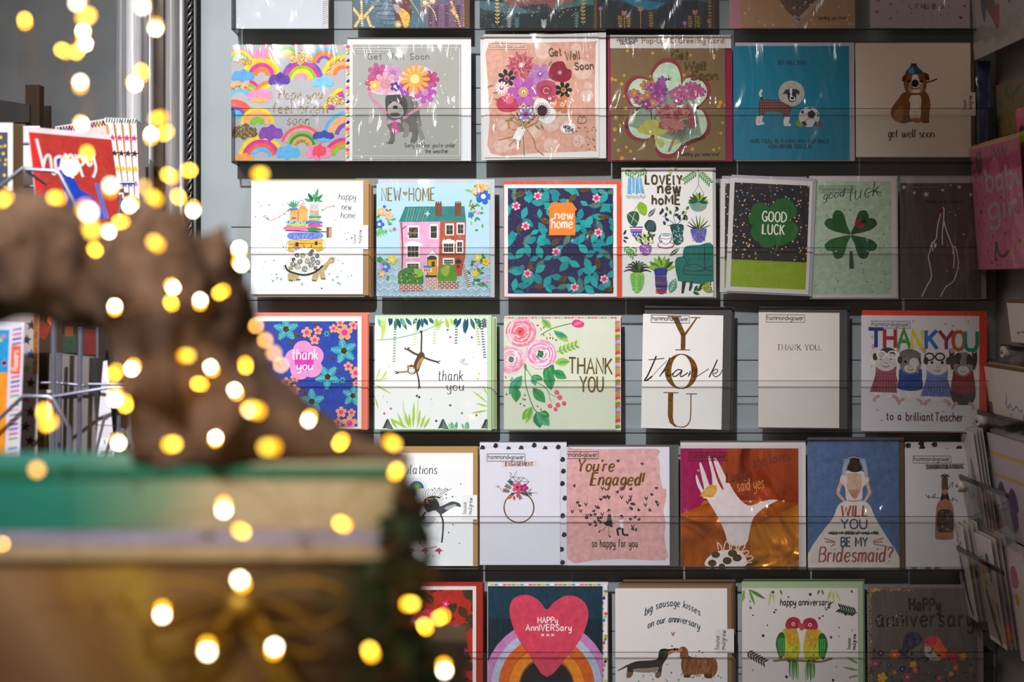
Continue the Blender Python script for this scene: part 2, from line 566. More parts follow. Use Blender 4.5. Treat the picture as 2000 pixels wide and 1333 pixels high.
        for ch in s:
            if ch == ' ':
                cx += word * sx; continue
            g = GLYPH.get(ch)
            if not g:
                continue
            wid = 0.0
            jy = R.uniform(-jitter, jitter)
            ends = []
            for st in g.split(';'):
                sm = st[0] == '~'
                pts = [tuple(float(q) for q in t.split(',')) for t in st.lstrip('~').split()]
                wid = max(wid, max(p[0] for p in pts))
                if sm:
                    pts = catmull(pts, False, 4)
                if serif and not sm:
                    ends += [p for p, q in ((pts[0], pts[1]), (pts[-1], pts[-2])) if abs(p[0] - q[0]) < abs(p[1] - q[1]) and (p[1] < .5 or p[1] > 4.5)]
                Q = [self.tp(x, y, u, cx + p[0] * sx, p[1] + jy, slant, ca, sa, arc) for p in pts]
                self.rib(Q, w, col, kind, False, contrast=contrast)
            for p in ends:
                Q = [self.tp(x, y, u, cx + p[0] * sx + d, p[1] + jy, slant, ca, sa, arc) for d in (-serif, serif)]
                self.rib(Q, w * .6, col, kind, False, hold=True)
            cx += wid * sx + sp
    def tp(self, x, y, u, a, b, slant, ca, sa, arc):
        a, b = (a + slant * b) * u, b * u
        if arc:
            b += arc[1] * (1 - ((a - arc[0]) / arc[0]) ** 2)
        return (x + a * ca - b * sa, y - a * sa - b * ca)
    def width(self, s, h, sp, sx, word):
        t = 0
        for ch in s:
            if ch == ' ':
                t += word * sx
            elif ch in GLYPH:
                t += max(float(q.split(',')[0]) for st in GLYPH[ch].split(';') for q in st.lstrip('~').split()) * sx + sp
        return (t - sp) * h / 8
    def done(self, name, parent=None):
        return self.mb.build(name, parent or self.c.root)

class Card:
    """A greeting card: an Empty at its base that parents front, envelope, sleeve, print and lettering."""
    def __init__(self, name, label, cat, rect, y=0.0, rot=0.0, lean=1.2, group=None, frame=None):
        self.x0, self.y0, self.x1, self.y1 = rect
        self.cx = (self.x0 + self.x1) / 2
        if frame:
            self.O, self.U, self.V, self.N = frame
        else:
            k = KY(y)
            self.O = P(self.cx, self.y1, y)
            a = math.radians(rot); l = math.radians(lean)
            self.U = Vector((math.cos(a), 0, -math.sin(a))) * k
            self.V = Vector((-math.sin(a), -math.sin(l), -math.cos(a) * math.cos(l))) * k
            self.N = self.V.cross(self.U).normalized()
            if self.N.y > 0:
                self.N = -self.N
        self.root = empty(name, self.O, label, cat, group)
    def w(self, px, py, lv=0.0):
        return self.O + self.U * (px - self.cx) + self.V * (py - self.y1) + self.N * lv
    def slab(self, name, x0, y0, x1, y1, col, lv=0.0, th=0.0006, kind='paper', label=None, side=None):
        """A sheet of card or paper with its front face at level lv; th is its thickness."""
        mb = MB()
        f = [self.w(x0, y1, lv), self.w(x1, y1, lv), self.w(x1, y0, lv), self.w(x0, y0, lv)]
        b = [p - self.N * th for p in f]
        mb.hexa(f + b, mat(col, kind))
        o = mb.build(name, self.root)
        if label:
            o['label'] = label
        return o
    def quad(self, name, pts, col, lv=0.0, th=0.0006, kind='paper', label=None):
        mb = MB()
        f = [self.w(x, y, lv) for x, y in pts]
        mb.hexa(f + [p - self.N * th for p in f], mat(col, kind))
        o = mb.build(name, self.root)
        if label:
            o['label'] = label
        return o
    def front(self, col='#f4f4f4', rect=None, th=0.0008):
        r = rect or (self.x0, self.y0, self.x1, self.y1)
        return self.slab('card_front', *r, col, 0, th, 'paper')
    def envelope(self, x0, y0, x1, y1, col, kind='paper', lv=-0.0011, label=None):
        return self.slab('envelope', x0, y0, x1, y1, col, lv, 0.0009, kind, label)
    def sleeve(self, x0, y0, x1, y1, seed=1, amp=1.0, lv=0.0035):
        """A crinkled clear film bag: a gently puffed sheet over the card."""
        mb = MB()
        rows = []
        nx, ny = 14, 14
        for j in range(ny + 1):
            v = j / ny
            row = []
            for i in range(nx + 1):
                u = i / nx
                edge = min(u, 1 - u, v, 1 - v)
                puff = min(1, edge * 7)
                q = noise.noise(Vector((u * 3.1 + seed * 7.3, v * 3.1, seed))) + .5 * noise.noise(Vector((u * 7 + v * 4 + seed, v * 2.2 - u, seed)))
                row.append(self.w(x0 + (x1 - x0) * u, y0 + (y1 - y0) * v, lv - .0022 * (1 - puff) + .0011 * amp * q * puff))
            rows.append(row)
        mb.grid(rows, mat('#ffffff' if amp < 1.9 else '#fffff8', 'film'))
        return mb.build('cellophane_sleeve', self.root)
    def art(self, tf=(0, 0, 1), lv=1e-4, clip=True):
        return Art(self, lv, tf, (self.x0, self.y0, self.x1, self.y1) if clip is True else clip)

def stack(n, label, group, rect, env, envcol, y0=0.0, dy=0.0034, dx=4, dz=-1, seed=3, kind='paper', face='#f2f2f0', rot=0):
    """The cards standing behind a front card: each one a thing with its own envelope."""
    R = random.Random(seed)
    for i in range(n):
        ox = dx * (i + 1) + R.uniform(-.6, .6)
        oy = dz * (i + 1) + R.uniform(-.6, .6)
        r = (rect[0] + ox, rect[1] + oy, rect[2] + ox, rect[3])
        c = Card('greeting_card', label, 'card', r, y0 + dy * (i + 1), rot=rot, group=group)
        c.front(face)
        if env:
            c.envelope(env[0] + ox, env[1] + oy, env[2] + ox, rect[3], envcol, kind)
# ------------------------------------------------------------------ the setting: back wall, side wall, floor
WALL_Y = 0.032
WALL_X = P(1944, 0, WALL_Y).x
def structure(o):
    o['kind'] = 'structure'
    return o

mb = MB()
wm = mat('#969ea2', 'wall')
gm = mat('#5c686e', 'wall')
groove_py = []
for lip in (-52, 213, 485, 745, 1010, 1275):
    groove_py += [lip - 41, lip + 30]
zs = sorted([P(0, p, WALL_Y).z for p in groove_py])
xl, xr = -1.6, WALL_X
xs = P(452, 0, WALL_Y).x
mb.box((xl, WALL_Y, 0), (xs, WALL_Y + .06, 3.0), wm)          # plain painted wall left of the slats
prev = 0.0
for z in zs + [3.0]:
    mb.box((xs, WALL_Y, prev), (xr + .06, WALL_Y + .06, z - .0007), wm)
    if z < 3:
        mb.box((xs, WALL_Y + .003, z - .0007), (xr + .06, WALL_Y + .05, z + .0007), gm)
    prev = z + .0007
structure(mb.build('wall_back'))

mb = MB()
mb.box((WALL_X, -1.2, 0), (WALL_X + .06, WALL_Y - .0005, 3.0), mat('#8a8684', 'wall'))
structure(mb.build('wall_right'))
mb = MB()
mb.box((-1.6, -2.6, -.05), (WALL_X + .06, WALL_Y + .06, 0), mat('#4a3a2e', 'paint'))
structure(mb.build('floor'))

# ------------------------------------------------------------------ clear acrylic card shelves, one per row
LEDGES = [(57, -48), (315.5, 213), (583.5, 485), (841, 745), (1108, 1010), (1373, 1275)]
LIP_Y = -0.0095
EDGE = mat('#cbc6c2', 'acrylic_edge')
CLEAR = mat('#fcfdfd', 'acrylic')
ORD = ['topmost', 'second', 'third', 'fourth', 'fifth', 'bottom']
WHAT = ['holding the white card and dark foliage cards at the top edge', 'holding the rainbow card and the get well soon cards',
        'holding the tortoise card and the new home cards', 'holding the blue floral card and the thank you cards',
        'holding the penguin card and the engagement cards', 'holding the heart and rainbow anniversary cards']
for i, (led, lip) in enumerate(LEDGES):
    z0 = P(0, led, 0).z
    zl = P(0, lip, LIP_Y).z
    x0, x1 = P(457, 0, 0).x, P(1933, 0, 0).x
    root = empty('acrylic_card_shelf', ((x0 + x1) / 2, WALL_Y, z0), 'clear acrylic wall shelf ' + WHAT[i], 'shelf', 'clear acrylic shelves on the slatted wall')
    mb = MB(); mb.box((x0, LIP_Y, z0 - .002), (x1, WALL_Y - .0006, z0 - .0004), CLEAR); mb.build('ledge', root)
    mb = MB(); mb.box((x0, LIP_Y - .0018, z0 - .002), (x1, LIP_Y - .0002, zl), CLEAR); mb.build('front_lip', root)
    mb = MB()
    mb.box((x0, LIP_Y - .0019, zl), (x1, LIP_Y - .0001, zl + .0009), EDGE)
    mb.build('lip_edge', root)
    mb = MB()
    mb.box((x0, LIP_Y - .0021, z0 - .0030), (x1, LIP_Y + .0004, z0 - .0019), mat('#8a827c', 'acrylic_edge'))
    mb.build('ledge_edge', root)
    for xx in (x0, x1):
        mb = MB(); mb.box((xx - .0012, LIP_Y - .0018, z0 - .003), (xx + .0006, WALL_Y - .0006, zl + .001), mat('#b9bdbd', 'acrylic_edge')); mb.build('end_panel', root)

# ------------------------------------------------------------------ silver framed mirror at the left
FY = 0.012
root = empty('framed_mirror', P(300, 1333, WALL_Y), 'tall mirror in a silver moulded frame with a dark twisted rope edge', 'mirror')
ZT, ZB = P(0, -260, 0).z, P(0, 1500, 0).z
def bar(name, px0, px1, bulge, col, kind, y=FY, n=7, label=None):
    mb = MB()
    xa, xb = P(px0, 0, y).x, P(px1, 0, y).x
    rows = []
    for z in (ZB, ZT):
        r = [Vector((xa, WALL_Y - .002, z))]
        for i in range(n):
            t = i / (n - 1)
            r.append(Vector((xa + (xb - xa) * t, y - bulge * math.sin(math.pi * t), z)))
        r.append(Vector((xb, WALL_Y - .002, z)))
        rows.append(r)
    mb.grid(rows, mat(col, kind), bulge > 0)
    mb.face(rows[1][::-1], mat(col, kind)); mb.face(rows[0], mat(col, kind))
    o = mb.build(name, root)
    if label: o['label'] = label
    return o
mb = MB(); mb.box((P(-260, 0, FY).x, FY + .008, ZB), (P(236, 0, FY).x, WALL_Y - .003, ZT), mat('#5f6264', 'gloss')); o = mb.build('mirror_glass', root)
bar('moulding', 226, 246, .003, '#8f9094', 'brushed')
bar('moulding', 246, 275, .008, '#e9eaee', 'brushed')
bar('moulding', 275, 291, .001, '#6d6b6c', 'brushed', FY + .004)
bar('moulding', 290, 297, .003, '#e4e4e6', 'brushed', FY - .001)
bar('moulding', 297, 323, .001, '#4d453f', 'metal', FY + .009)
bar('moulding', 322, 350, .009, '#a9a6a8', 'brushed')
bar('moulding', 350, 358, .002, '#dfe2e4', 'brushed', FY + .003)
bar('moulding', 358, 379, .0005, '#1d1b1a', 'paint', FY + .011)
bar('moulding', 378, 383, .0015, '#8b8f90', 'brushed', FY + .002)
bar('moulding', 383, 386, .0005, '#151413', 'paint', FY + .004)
mb = MB()
cx, cr = P(368.5, 0, FY).x, 7.2 * KY(FY)
n = 420
for ph in (0, 2.094, 4.189):
    pts = []
    for i in range(n + 1):
        z = ZB + (ZT - ZB) * i / n
        a = ph + (z - ZB) / .030 * 2 * math.pi
        pts.append((cx + cr * .62 * math.cos(a), FY + .004 + cr * .62 * math.sin(a), z))
    mb.tube(pts, cr * .42, mat('#6e6b69', 'metal'), 6)
o = mb.build('rope_moulding', root); o['label'] = 'dark twisted rope edge'

# dark wooden display post standing before the mirror
root = empty('display_post', P(66, 1500, -.02), 'dark brown wooden post in front of the mirror glass behind the card rack', 'post')
mb = MB(); a, b = P(55, 1500, -.02), P(82, 168, -.02)
mb.box((a.x, -.03, 0.0), (b.x, -.012, b.z), mat('#33271f', 'kraft')); mb.build('post', root)
mb = MB(); a, b = P(2, 240, -.03), P(60, 196, -.03)
mb.hexa([(a.x, -.034, a.z), (b.x, -.034, a.z), (b.x, -.034, b.z - .006), (a.x, -.034, b.z), (a.x, -.02, a.z), (b.x, -.02, a.z), (b.x, -.02, b.z - .006), (a.x, -.02, b.z)], mat('#2c2a2a', 'paint')); mb.build('bracket', root)
# ------------------------------------------------------------------ card drawing: small repeated motifs
GOLD, DGOLD, INK = '#a8823c', '#6e5420', '#23262c'
def stamp(a, x0, y0, x1, y1, col='#5a5450', w=None):
    """The shop's boxed name printed on a film bag."""
    h = y1 - y0
    w = w or h * .06
    a.up()
    for p, q in (((x0, y0), (x1, y0)), ((x1, y0), (x1, y1)), ((x1, y1), (x0, y1)), ((x0, y1), (x0, y0))):
        a.rib([p, q], w, col, smooth=False, hold=True)
    t = 'hammond*gower'
    hh = h * .62
    wd = a.width(t, hh, 1.2, 1.0, 4)
    sx = (x1 - x0 - h * .3) / wd
    a.text(x0 + h * .15, y1 - h * .3, hh, t, w * 1.1, col, sx=sx, sp=1.2 * sx)

def rainbow(a, cx, cy, r, cols, w, a0=0, a1=180, sq=1.0):
    for i, c in enumerate(cols):
        a.arc(cx, cy, r - i * w, w * 1.06, c[0] if isinstance(c, tuple) else c, a0, a1, c[1] if isinstance(c, tuple) else 'wash', sq)

def cloud(a, cx, cy, w, h, col, kind='wash'):
    a.blob([(cx - .5 * w, cy + .1 * h), (cx - .36 * w, cy - .3 * h), (cx - .12 * w, cy - .34 * h), (cx + .05 * w, cy - .5 * h), (cx + .24 * w, cy - .28 * h), (cx + .42 * w, cy - .24 * h),
            (cx + .5 * w, cy + .08 * h), (cx + .38 * w, cy + .3 * h), (cx + .14 * w, cy + .3 * h), (cx - .04 * w, cy + .48 * h), (cx - .2 * w, cy + .3 * h), (cx - .42 * w, cy + .34 * h)], col, kind)

def sprig(a, x, y, ang, l, n, lw, lh, col, kind='paint', stem=None, sw=1.2, both=True):
    r = math.radians(ang)
    a.line(x, y, x + l * math.cos(r), y - l * math.sin(r), sw, stem or col, kind)
    a.up()
    for i in range(n):
        t = (i + .6) / n
        px, py = x + l * t * math.cos(r), y - l * t * math.sin(r)
        for s in ((1, -1) if both else (1,)):
            a.leaf(px, py, ang + s * 48, lh, lw, col, kind, hold=True)

def loops(a, x, y, l, ang, w, col, n=6, amp=5):
    r = math.radians(ang)
    a.rib([(x + l * i / n * math.cos(r) + amp * math.sin(i * 1.9) * math.sin(r), y - l * i / n * math.sin(r) + amp * math.sin(i * 1.9) * math.cos(r)) for i in range(n + 1)], w, col)

# ================================================================== ROW 1 (cut by the top of the frame)
T = (430, 0, .25)
c = Card('greeting_card', 'blank white square card with a striped edge, at the left end of the topmost shelf', 'card', (461, -160, 631, 56.5))
c.front('#dde1e9')
c.slab('envelope', 464, -160, 641, 57, '#f6f2f2', -.0012, .003)
a = c.art(T, -.0011, clip=None)
a.rect(802, -200, 843, 224, '#f4eef2')
for i, col in enumerate(['#b06a9c', '#e0402c', '#3cae5c', '#2f86c6', '#e62a6c', '#cc2494', '#2a58a4', '#f0a060', '#6c9cd2', '#e05040', '#c8b8d0', '#f0a458', '#f0904c', '#b04a80', '#e87038'] * 2):
    y = 226 - i * 15.5
    a.poly([(806, y), (840, y - 9), (840, y - 2), (806, y + 6)], col, hold=True)
a.done('striped_edge')
a = c.art(T, 1e-4, clip=None)
for i in range(9):
    a.rect(140 + i * 78, 228, 165 + i * 78, 234, ['#4a7ac0', '#e8a0c0', '#e0b050', '#70b080'][i % 4], hold=True)
a.done('printed_edge')
c.sleeve(460, -160, 648, 57.5, 1)

c = Card('greeting_card', 'teal and purple garden card with gold foil ferns on the topmost shelf', 'card', (690, -170, 907, 54))
c.front('#5c7f8c')
c.envelope(688, -170, 917, 55.5, '#7a5c44', 'kraft')
a = c.art(T)
a.blob([(1040, -60), (1300, -80), (1340, 40), (1300, 210), (1040, 215)], '#607c8e', 'wash')
for i in range(14):
    a.rib([(1180 + i * 9, 40 + 11 * i), (1290, 30 + 13 * i), (1400, 44 + 11 * i)], 5, ['#8aa8b4', '#3e6070', '#9a88a8'][i % 3], 'wash')
a.blob([(1560, 60), (1640, -20), (1760, 10), (1840, -40), (1920, -20), (1920, 216), (1640, 216), (1600, 130)], '#8c6c86', 'wash')
a.blob([(1350, -40), (1450, -30), (1500, 60), (1480, 170), (1440, 215), (1390, 200), (1360, 110)], '#7a4a48', 'wash')
a.blob([(1380, 60), (1430, 70), (1480, 120), (1470, 200), (1440, 216), (1410, 140)], '#c8923c', 'foil')
a.blob([(1350, 40), (1390, 36), (1410, 90), (1380, 100)], '#c8b8b4', 'wash')
for x in (1640, 1690, 1770, 1860):
    sprig(a, x, 216, 90, 170, 9, 10, 26, '#523c58', sw=4)
for x, y, an, l in ((1110, 216, 92, 200), (1110, 150, 50, 130), (1110, 150, 130, 110), (1050, 216, 60, 120), (1180, 216, 110, 90), (1880, 216, 110, 220), (1860, 140, 130, 80), (1910, 216, 88, 230)):
    sprig(a, x, y, an, l, 12, 7, 16, '#c9a45a', 'foil', sw=4)
for x, y, r in ((1600, 20, 38), (1390, 190, 30), (1660, 10, 22)):
    for k in range(12):
        an = math.radians(30 * k)
        a.line(x, y, x + r * math.cos(an), y - r * math.sin(an), 4, '#e0c890', 'foil', hold=True)
a.rib([(1480, -10), (1540, 80), (1590, 170)], 4, '#c9a45a', 'foil')
a.rib([(1610, 20), (1670, 90), (1690, 160)], 7, '#c9a45a', 'foil')
a.dots(26, (1050, 0, 1900, 200), (2, 4), ['#d8c8a0'], 4, 'foil')
a.done('printed_picture')
c.sleeve(686, -170, 919, 56, 2)

T = (920, 0, .26)
c = Card('greeting_card', 'dark teal countryside card with a pink field and gold stems, topmost shelf', 'card', (937, -170, 1159, 55))
c.front('#27404a')
c.envelope(939, -170, 1168, 57, '#6a5138', 'kraft')
a = c.art(T)
a.blob([(230, -80), (720, -80), (800, -20), (640, 70), (520, 30), (340, 50), (250, 10)], '#8f5a55', 'wash')
a.blob([(70, 10), (220, 20), (420, 70), (530, 90), (380, 100), (200, 90), (68, 60)], '#4f7480', 'wash')
a.blob([(640, 40), (760, 10), (920, -20), (930, 50), (780, 60), (640, 70)], '#3e7470', 'wash')
a.blob([(60, 110), (300, 120), (560, 90), (930, 40), (940, 230), (60, 230)], '#1f2c33', 'wash')
a.dots(120, (80, 60, 340, 210), (2, 5), ['#52707c', '#38525e'], 2)
a.dots(40, (200, 60, 920, 125), (3, 5), ['#b99c58'], 7, 'foil')
a.dots(160, (250, 0, 760, 80), (2, 4), ['#6d3c40', '#b07a68'], 8)
for k in range(9):
    a.rib([(340 + k * 28, 20 + (k % 3) * 8), (400 + k * 20, 70), (430 + k * 14, 100)], 4, '#1c2429')
a.arc(550, 80, 50, 6, '#1c2429', 0, 170)
for x, y, l, col in ((197, 190, 250, '#c2a050'), (842, 190, 250, '#b4944c')):
    sprig(a, x, y, 90, l, 9, 11, 24, col, 'foil', sw=3)
for x, y, l, col in ((287, 215, 105, '#aeb4b8'), (345, 215, 80, '#5f8c96'), (792, 215, 120, '#6a949e'), (545, 215, 60, '#c0c4c4')):
    sprig(a, x, y, 90, l, 6, 6, 26, col, sw=5)
a.done('printed_picture')
c.sleeve(934, -170, 1170, 57, 3)

c = Card('greeting_card', 'navy night hills card with pink tulips and gold stalks, topmost shelf', 'card', (1168, -170, 1390, 55))
c.front('#1d2732')
c.envelope(1166, -170, 1397, 57, '#4c3a28', 'kraft')
a = c.art(T)
a.poly([(955, -200), (1880, -200), (1880, 40), (1700, 0), (1560, 10), (1480, 30), (1350, 80), (1230, 50), (1120, 10), (955, -10)], '#1f4a60', 'wash')
a.blob([(1130, -20), (1250, -10), (1420, 20), (1480, 10), (1400, 60), (1330, 76), (1230, 48)], '#23708e', 'wash')
a.blob([(1600, -20), (1850, -30), (1850, 20), (1700, 0)], '#2c5468', 'wash')
for k in range(10):
    an = math.radians(20 + 15 * k)
    a.line(1505, 50, 1505 + 60 * math.cos(an), 50 - 60 * math.sin(an), 4, '#11181f')
    a.line(1060, 215, 1060 + 60 * math.cos(an), 215 - 80 * math.sin(an), 4, '#141d26')
for x, y, t in ((972, 60, '#b06ab0'), (1150, 95, '#b0706c'), (1272, 65, '#b0706c'), (1605, 170, '#a46ab0'), (1682, 90, '#b0706c'), (1787, 155, '#a4686c')):
    a.line(x, y + 10, x + 3, 214, 6, '#a88440', 'foil')
    if t[1] == 'a' or t[1:3] == 'b0' and t[-2:] == 'b0':
        a.poly([(x - 18, y - 10), (x - 8, y - 2), (x, y - 18), (x + 8, y - 2), (x + 19, y - 10), (x + 10, y + 18), (x - 10, y + 18)], t, 'wash')
    else:
        a.blob([(x - 18, y - 18), (x, y - 10), (x + 18, y - 18), (x + 15, y + 16), (x - 14, y + 16)], t, 'wash')
for x, l, n in ((1122, 90, 5), (1185, 90, 5), (1355, 120, 6), (1648, 90, 5), (1708, 90, 5), (1800, 220, 9)):
    sprig(a, x, 214, 92, l, n, 9, 24, '#a48038', 'foil', sw=4)
a.done('printed_picture')
c.sleeve(1165, -170, 1398, 57, 4)

T = (1420, 0, .29)
c = Card('greeting_card', 'kraft card with a brown heart and sending you love, topmost shelf', 'card', (1447, -170, 1670, 54.5))
c.front('#b48a66')
c.envelope(1425, -170, 1671, 56, '#c58590', label='pink envelope')
a = c.art(T)
a.blob([(330, -30), (400, 50), (470, 150), (560, 80), (640, -30), (560, -60), (400, -60)], '#b5a39c', 'wash')
a.poly([(340, -20), (620, -20), (540, 60), (466, 134), (400, 70)], '#6b4e40', 'wash')
for k in range(7):
    a.line(372 + 34 * k, -20, 372 + 34 * k, 66 - abs(3 - k) * 16, 4, '#3e2c24')
a.dots(8, (440, -10, 540, 70), (8, 12), ['#6c8468', '#8a4a50'], 3)
a.dots(16, (100, 10, 850, 180), (8, 10), ['#c9b098'], 5)
a.dots(14, (440, 110, 500, 185), (6, 12), ['#b5a39c'], 6)
a.done('printed_picture')
a = c.art(T, 6e-4)
a.text(604, 130, 22, '"sending you love"', 3.2, '#2c2420', serif=.8, sx=.9, fit=200)
a.done('lettering')
c.sleeve(1424, -170, 1672, 57, 5)

c = Card('greeting_card', 'lilac card with small hearts reading it will be ok, topmost shelf', 'card', (1701, -170, 1894, 54.5))
c.front('#b8a3ae')
c.envelope(1699, -170, 1896, 56, '#8f7f8c')
a = c.art(T)
for x, y, s, col in ((1010, 80, 12, '#7a3a44'), (1105, 28, 15, '#8f7486'), (1020, 0, 12, '#7a3a44'), (1103, 125, 13, '#6e7f86'), (1575, 118, 13, '#5a2c38'), (1600, 40, 12, '#8a4a58'), (1180, 10, 9, '#8f7486'), (1145, 78, 7, '#8f7486'), (1470, -10, 12, '#8a4a58')):
    a.heart(x, y, s, col)
for x, y in ((1230, 30), (1245, 60), (1245, 85), (1320, 105), (1385, 105), (1440, 100), (1490, 92), (1495, 40), (1230, 45)):
    a.poly([(x - 8, y - 4), (x + 7, y), (x - 6, y + 5)], '#3a2c34')
a.done('printed_picture')
a = c.art(T, 6e-4)
a.text(1270, 58, 32, 'IT WILL BE OK', 4.5, '#4a3a42', sx=.72, sp=1.1, fit=195)
a.done('lettering')
c.sleeve(1697, -170, 1898, 57, 6)

# ================================================================== ROW 2
T = (430, 0, .25)
c = Card('greeting_card', 'silver card crowded with bright rainbows and clouds, hope you feel bright soon in gold', 'card', (451, 88, 674, 314))
c.front('#b2b4b9')
c.envelope(455, 86, 683, 315, '#ece4e0', label='floral patterned envelope')
a = c.art(T, -.0010, clip=(455, 86, 683, 315))
for i in range(34):
    y = 360 + i * 27
    a.blob([(985 + (i % 3) * 8, y - 12), (1010, y - 8), (1006 + (i % 2) * 6, y + 10), (982, y + 12)], ['#e8447e', '#f09a3c', '#4cae50', '#f4b0c8', '#2a2c70', '#f0c23c'][i % 6])
for i in range(36):
    x = 110 + i * 24
    a.ell(x, 347, 10, 6, ['#f08a3c', '#f06aa0', '#7cc04a', '#40a8c0', '#d03a8a'][i % 5], hold=True)
a.done('envelope_print')
a = c.art(T)
O, Y, PK, MG, GR, BL, PU, CO, PE = '#ef7d3a', '#f6d51d', '#f590c0', '#d8309c', '#86c432', '#5fb6e8', '#7a50b4', '#ee5f4a', '#f7b07a'
rainbow(a, 150, 490, 110, [PK, Y, GR, BL, O], 20, 10, 170)
rainbow(a, 320, 590, 138, [Y, '#f9c23a', MG, PU], 24, 5, 165)
rainbow(a, 320, 590, 62, [O, O], 20, 0, 180)
rainbow(a, 520, 450, 76, [GR, ('#c5cfc0', 'paint'), Y], 20, 0, 180)
rainbow(a, 640, 620, 150, [PU, MG, GR, ('#f2e040', 'wash')], 26, 5, 175)
rainbow(a, 628, 622, 66, [Y, PK], 24, 0, 180)
rainbow(a, 810, 490, 110, [BL, O, O, PU], 21, 0, 180)
rainbow(a, 960, 590, 150, [Y, (GOLD, 'glitter'), PE, O], 27, 60, 175)
rainbow(a, 150, 780, 130, [PE, (GOLD, 'glitter'), BL], 26, 0, 160)
rainbow(a, 200, 740, 110, [MG, GR], 26, 20, 75)
rainbow(a, 390, 760, 120, [O, Y], 30, 90, 160)
rainbow(a, 110, 930, 140, [CO, CO, PU, BL, BL], 27, 10, 120)
rainbow(a, 290, 970, 120, [Y, PE, PE, GR, GR], 24, 0, 180)
rainbow(a, 1000, 870, 180, [Y, MG, PU], 27, 105, 175)
rainbow(a, 1000, 1060, 180, [BL, PE, PE, PU], 30, 95, 175)
rainbow(a, 320, 1240, 165, [Y, MG, CO, BL], 30, 15, 178)
rainbow(a, 640, 1150, 160, [CO, PK, GR, ('#308a60', 'wash'), '#f5a23c', (GOLD, 'glitter')], 22, 12, 165)
rainbow(a, 970, 1240, 150, [MG, O, GR], 28, 60, 165)
for x, y, w, h, col, kd in ((140, 450, 90, 80, '#c8ccd6', 'wash'), (190, 480, 110, 70, GOLD, 'glitter'), (340, 420, 160, 100, PK, 'wash'), (385, 440, 70, 50, '#f5a04a', 'wash'), (630, 450, 180, 120, GOLD, 'glitter'),
                             (175, 590, 180, 110, '#58a4e0', 'wash'), (460, 620, 170, 120, '#5c3ca4', 'wash'), (800, 640, 170, 110, '#7cc4ea', 'wash'), (310, 740, 200, 110, PK, 'wash'), (310, 780, 140, 50, '#f5b060', 'wash'),
                             (900, 785, 150, 100, GOLD, 'glitter'), (190, 1030, 200, 140, DGOLD, 'glitter'), (395, 1040, 190, 140, '#8444b0', 'wash'), (190, 1230, 150, 70, '#f5a04a', 'wash'),
                             (530, 1190, 190, 130, '#5cb4e4', 'wash'), (805, 1060, 170, 90, '#3c4ca8', 'wash'), (805, 1095, 110, 40, '#5cb4e4', 'wash'), (770, 1190, 200, 140, '#f08ab8', 'wash'), (775, 1180, 110, 120, '#ee4c62', 'wash'), (470, 590, 60, 40, '#4c309a', 'wash')):
    cloud(a, x, y, w, h, col, kd)
a.done('printed_picture')
a = c.art(T, 1.2e-3)
for x, y, s, q in ((455, 770, 'Hope you', 340), (405, 880, 'feel bright', 440), (520, 975, 'soon', 170)):
    a.text(x, y, 75, s, 8, '#8a744a', 'glitter', sx=.95, sp=2.2, jitter=.4, slant=.1, fit=q)
a.done('lettering')['label'] = 'gold glitter handwriting'
c.sleeve(450, 86, 676, 315, 7, .8)

c = Card('greeting_card', 'silver get well card with a grey bulldog under a heart of flowers', 'card', (688, 86, 900, 312))
c.front('#a9aba4')
c.envelope(678, 72, 920, 314, '#e4e6ea', label='white envelope')
a = c.art(T)
a.up()
for r in ((1030, 365, 1875, 369), (1030, 1216, 1875, 1220), (1030, 365, 1034, 1220), (1868, 365, 1875, 1220)):
    a.rect(*r, '#d2d4d0', hold=True)
R = random.Random(5)
for i in range(22):
    a.star(R.uniform(1040, 1860), R.uniform(420, 1190), R.uniform(8, 14), '#e8e8e2', n=4, inner=.35)
# bulldog
G1, G2, G3 = '#6c6a68', '#454446', '#8d8a86'
a.blob([(1290, 760), (1340, 740), (1480, 745), (1540, 800), (1560, 900), (1560, 1010), (1440, 1030), (1320, 1010), (1300, 900)], G1, 'wash')
a.blob([(1300, 930), (1360, 960), (1365, 1080), (1350, 1120), (1310, 1120), (1330, 1060)], G1, 'wash')
a.blob([(1420, 960), (1470, 970), (1470, 1060), (1425, 1070), (1440, 1020)], G3, 'wash')
a.blob([(1480, 950), (1560, 960), (1545, 1060), (1530, 1110), (1485, 1105), (1500, 1050)], G1, 'wash')
a.blob([(1540, 900), (1570, 1000), (1600, 1080), (1570, 1095), (1550, 1040)], G3, 'wash')
a.blob([(1290, 770), (1330, 740), (1420, 745), (1460, 800), (1450, 890), (1380, 930), (1310, 900)], G2, 'wash')
a.blob([(1310, 830), (1360, 790), (1420, 830), (1430, 900), (1370, 925), (1315, 895)], '#a09c98', 'wash')
a.ell(1368, 838, 20, 15, '#1e1e20')
a.ell(1330, 800, 9, 7, '#141414'); a.ell(1415, 800, 9, 7, '#141414')
a.ell(1365, 895, 40, 16, '#55524f')
for x in (1300, 1320, 1338, 1490, 1510, 1570, 1590):
    a.line(x, 1112, x + 8, 1124, 5, '#141414')
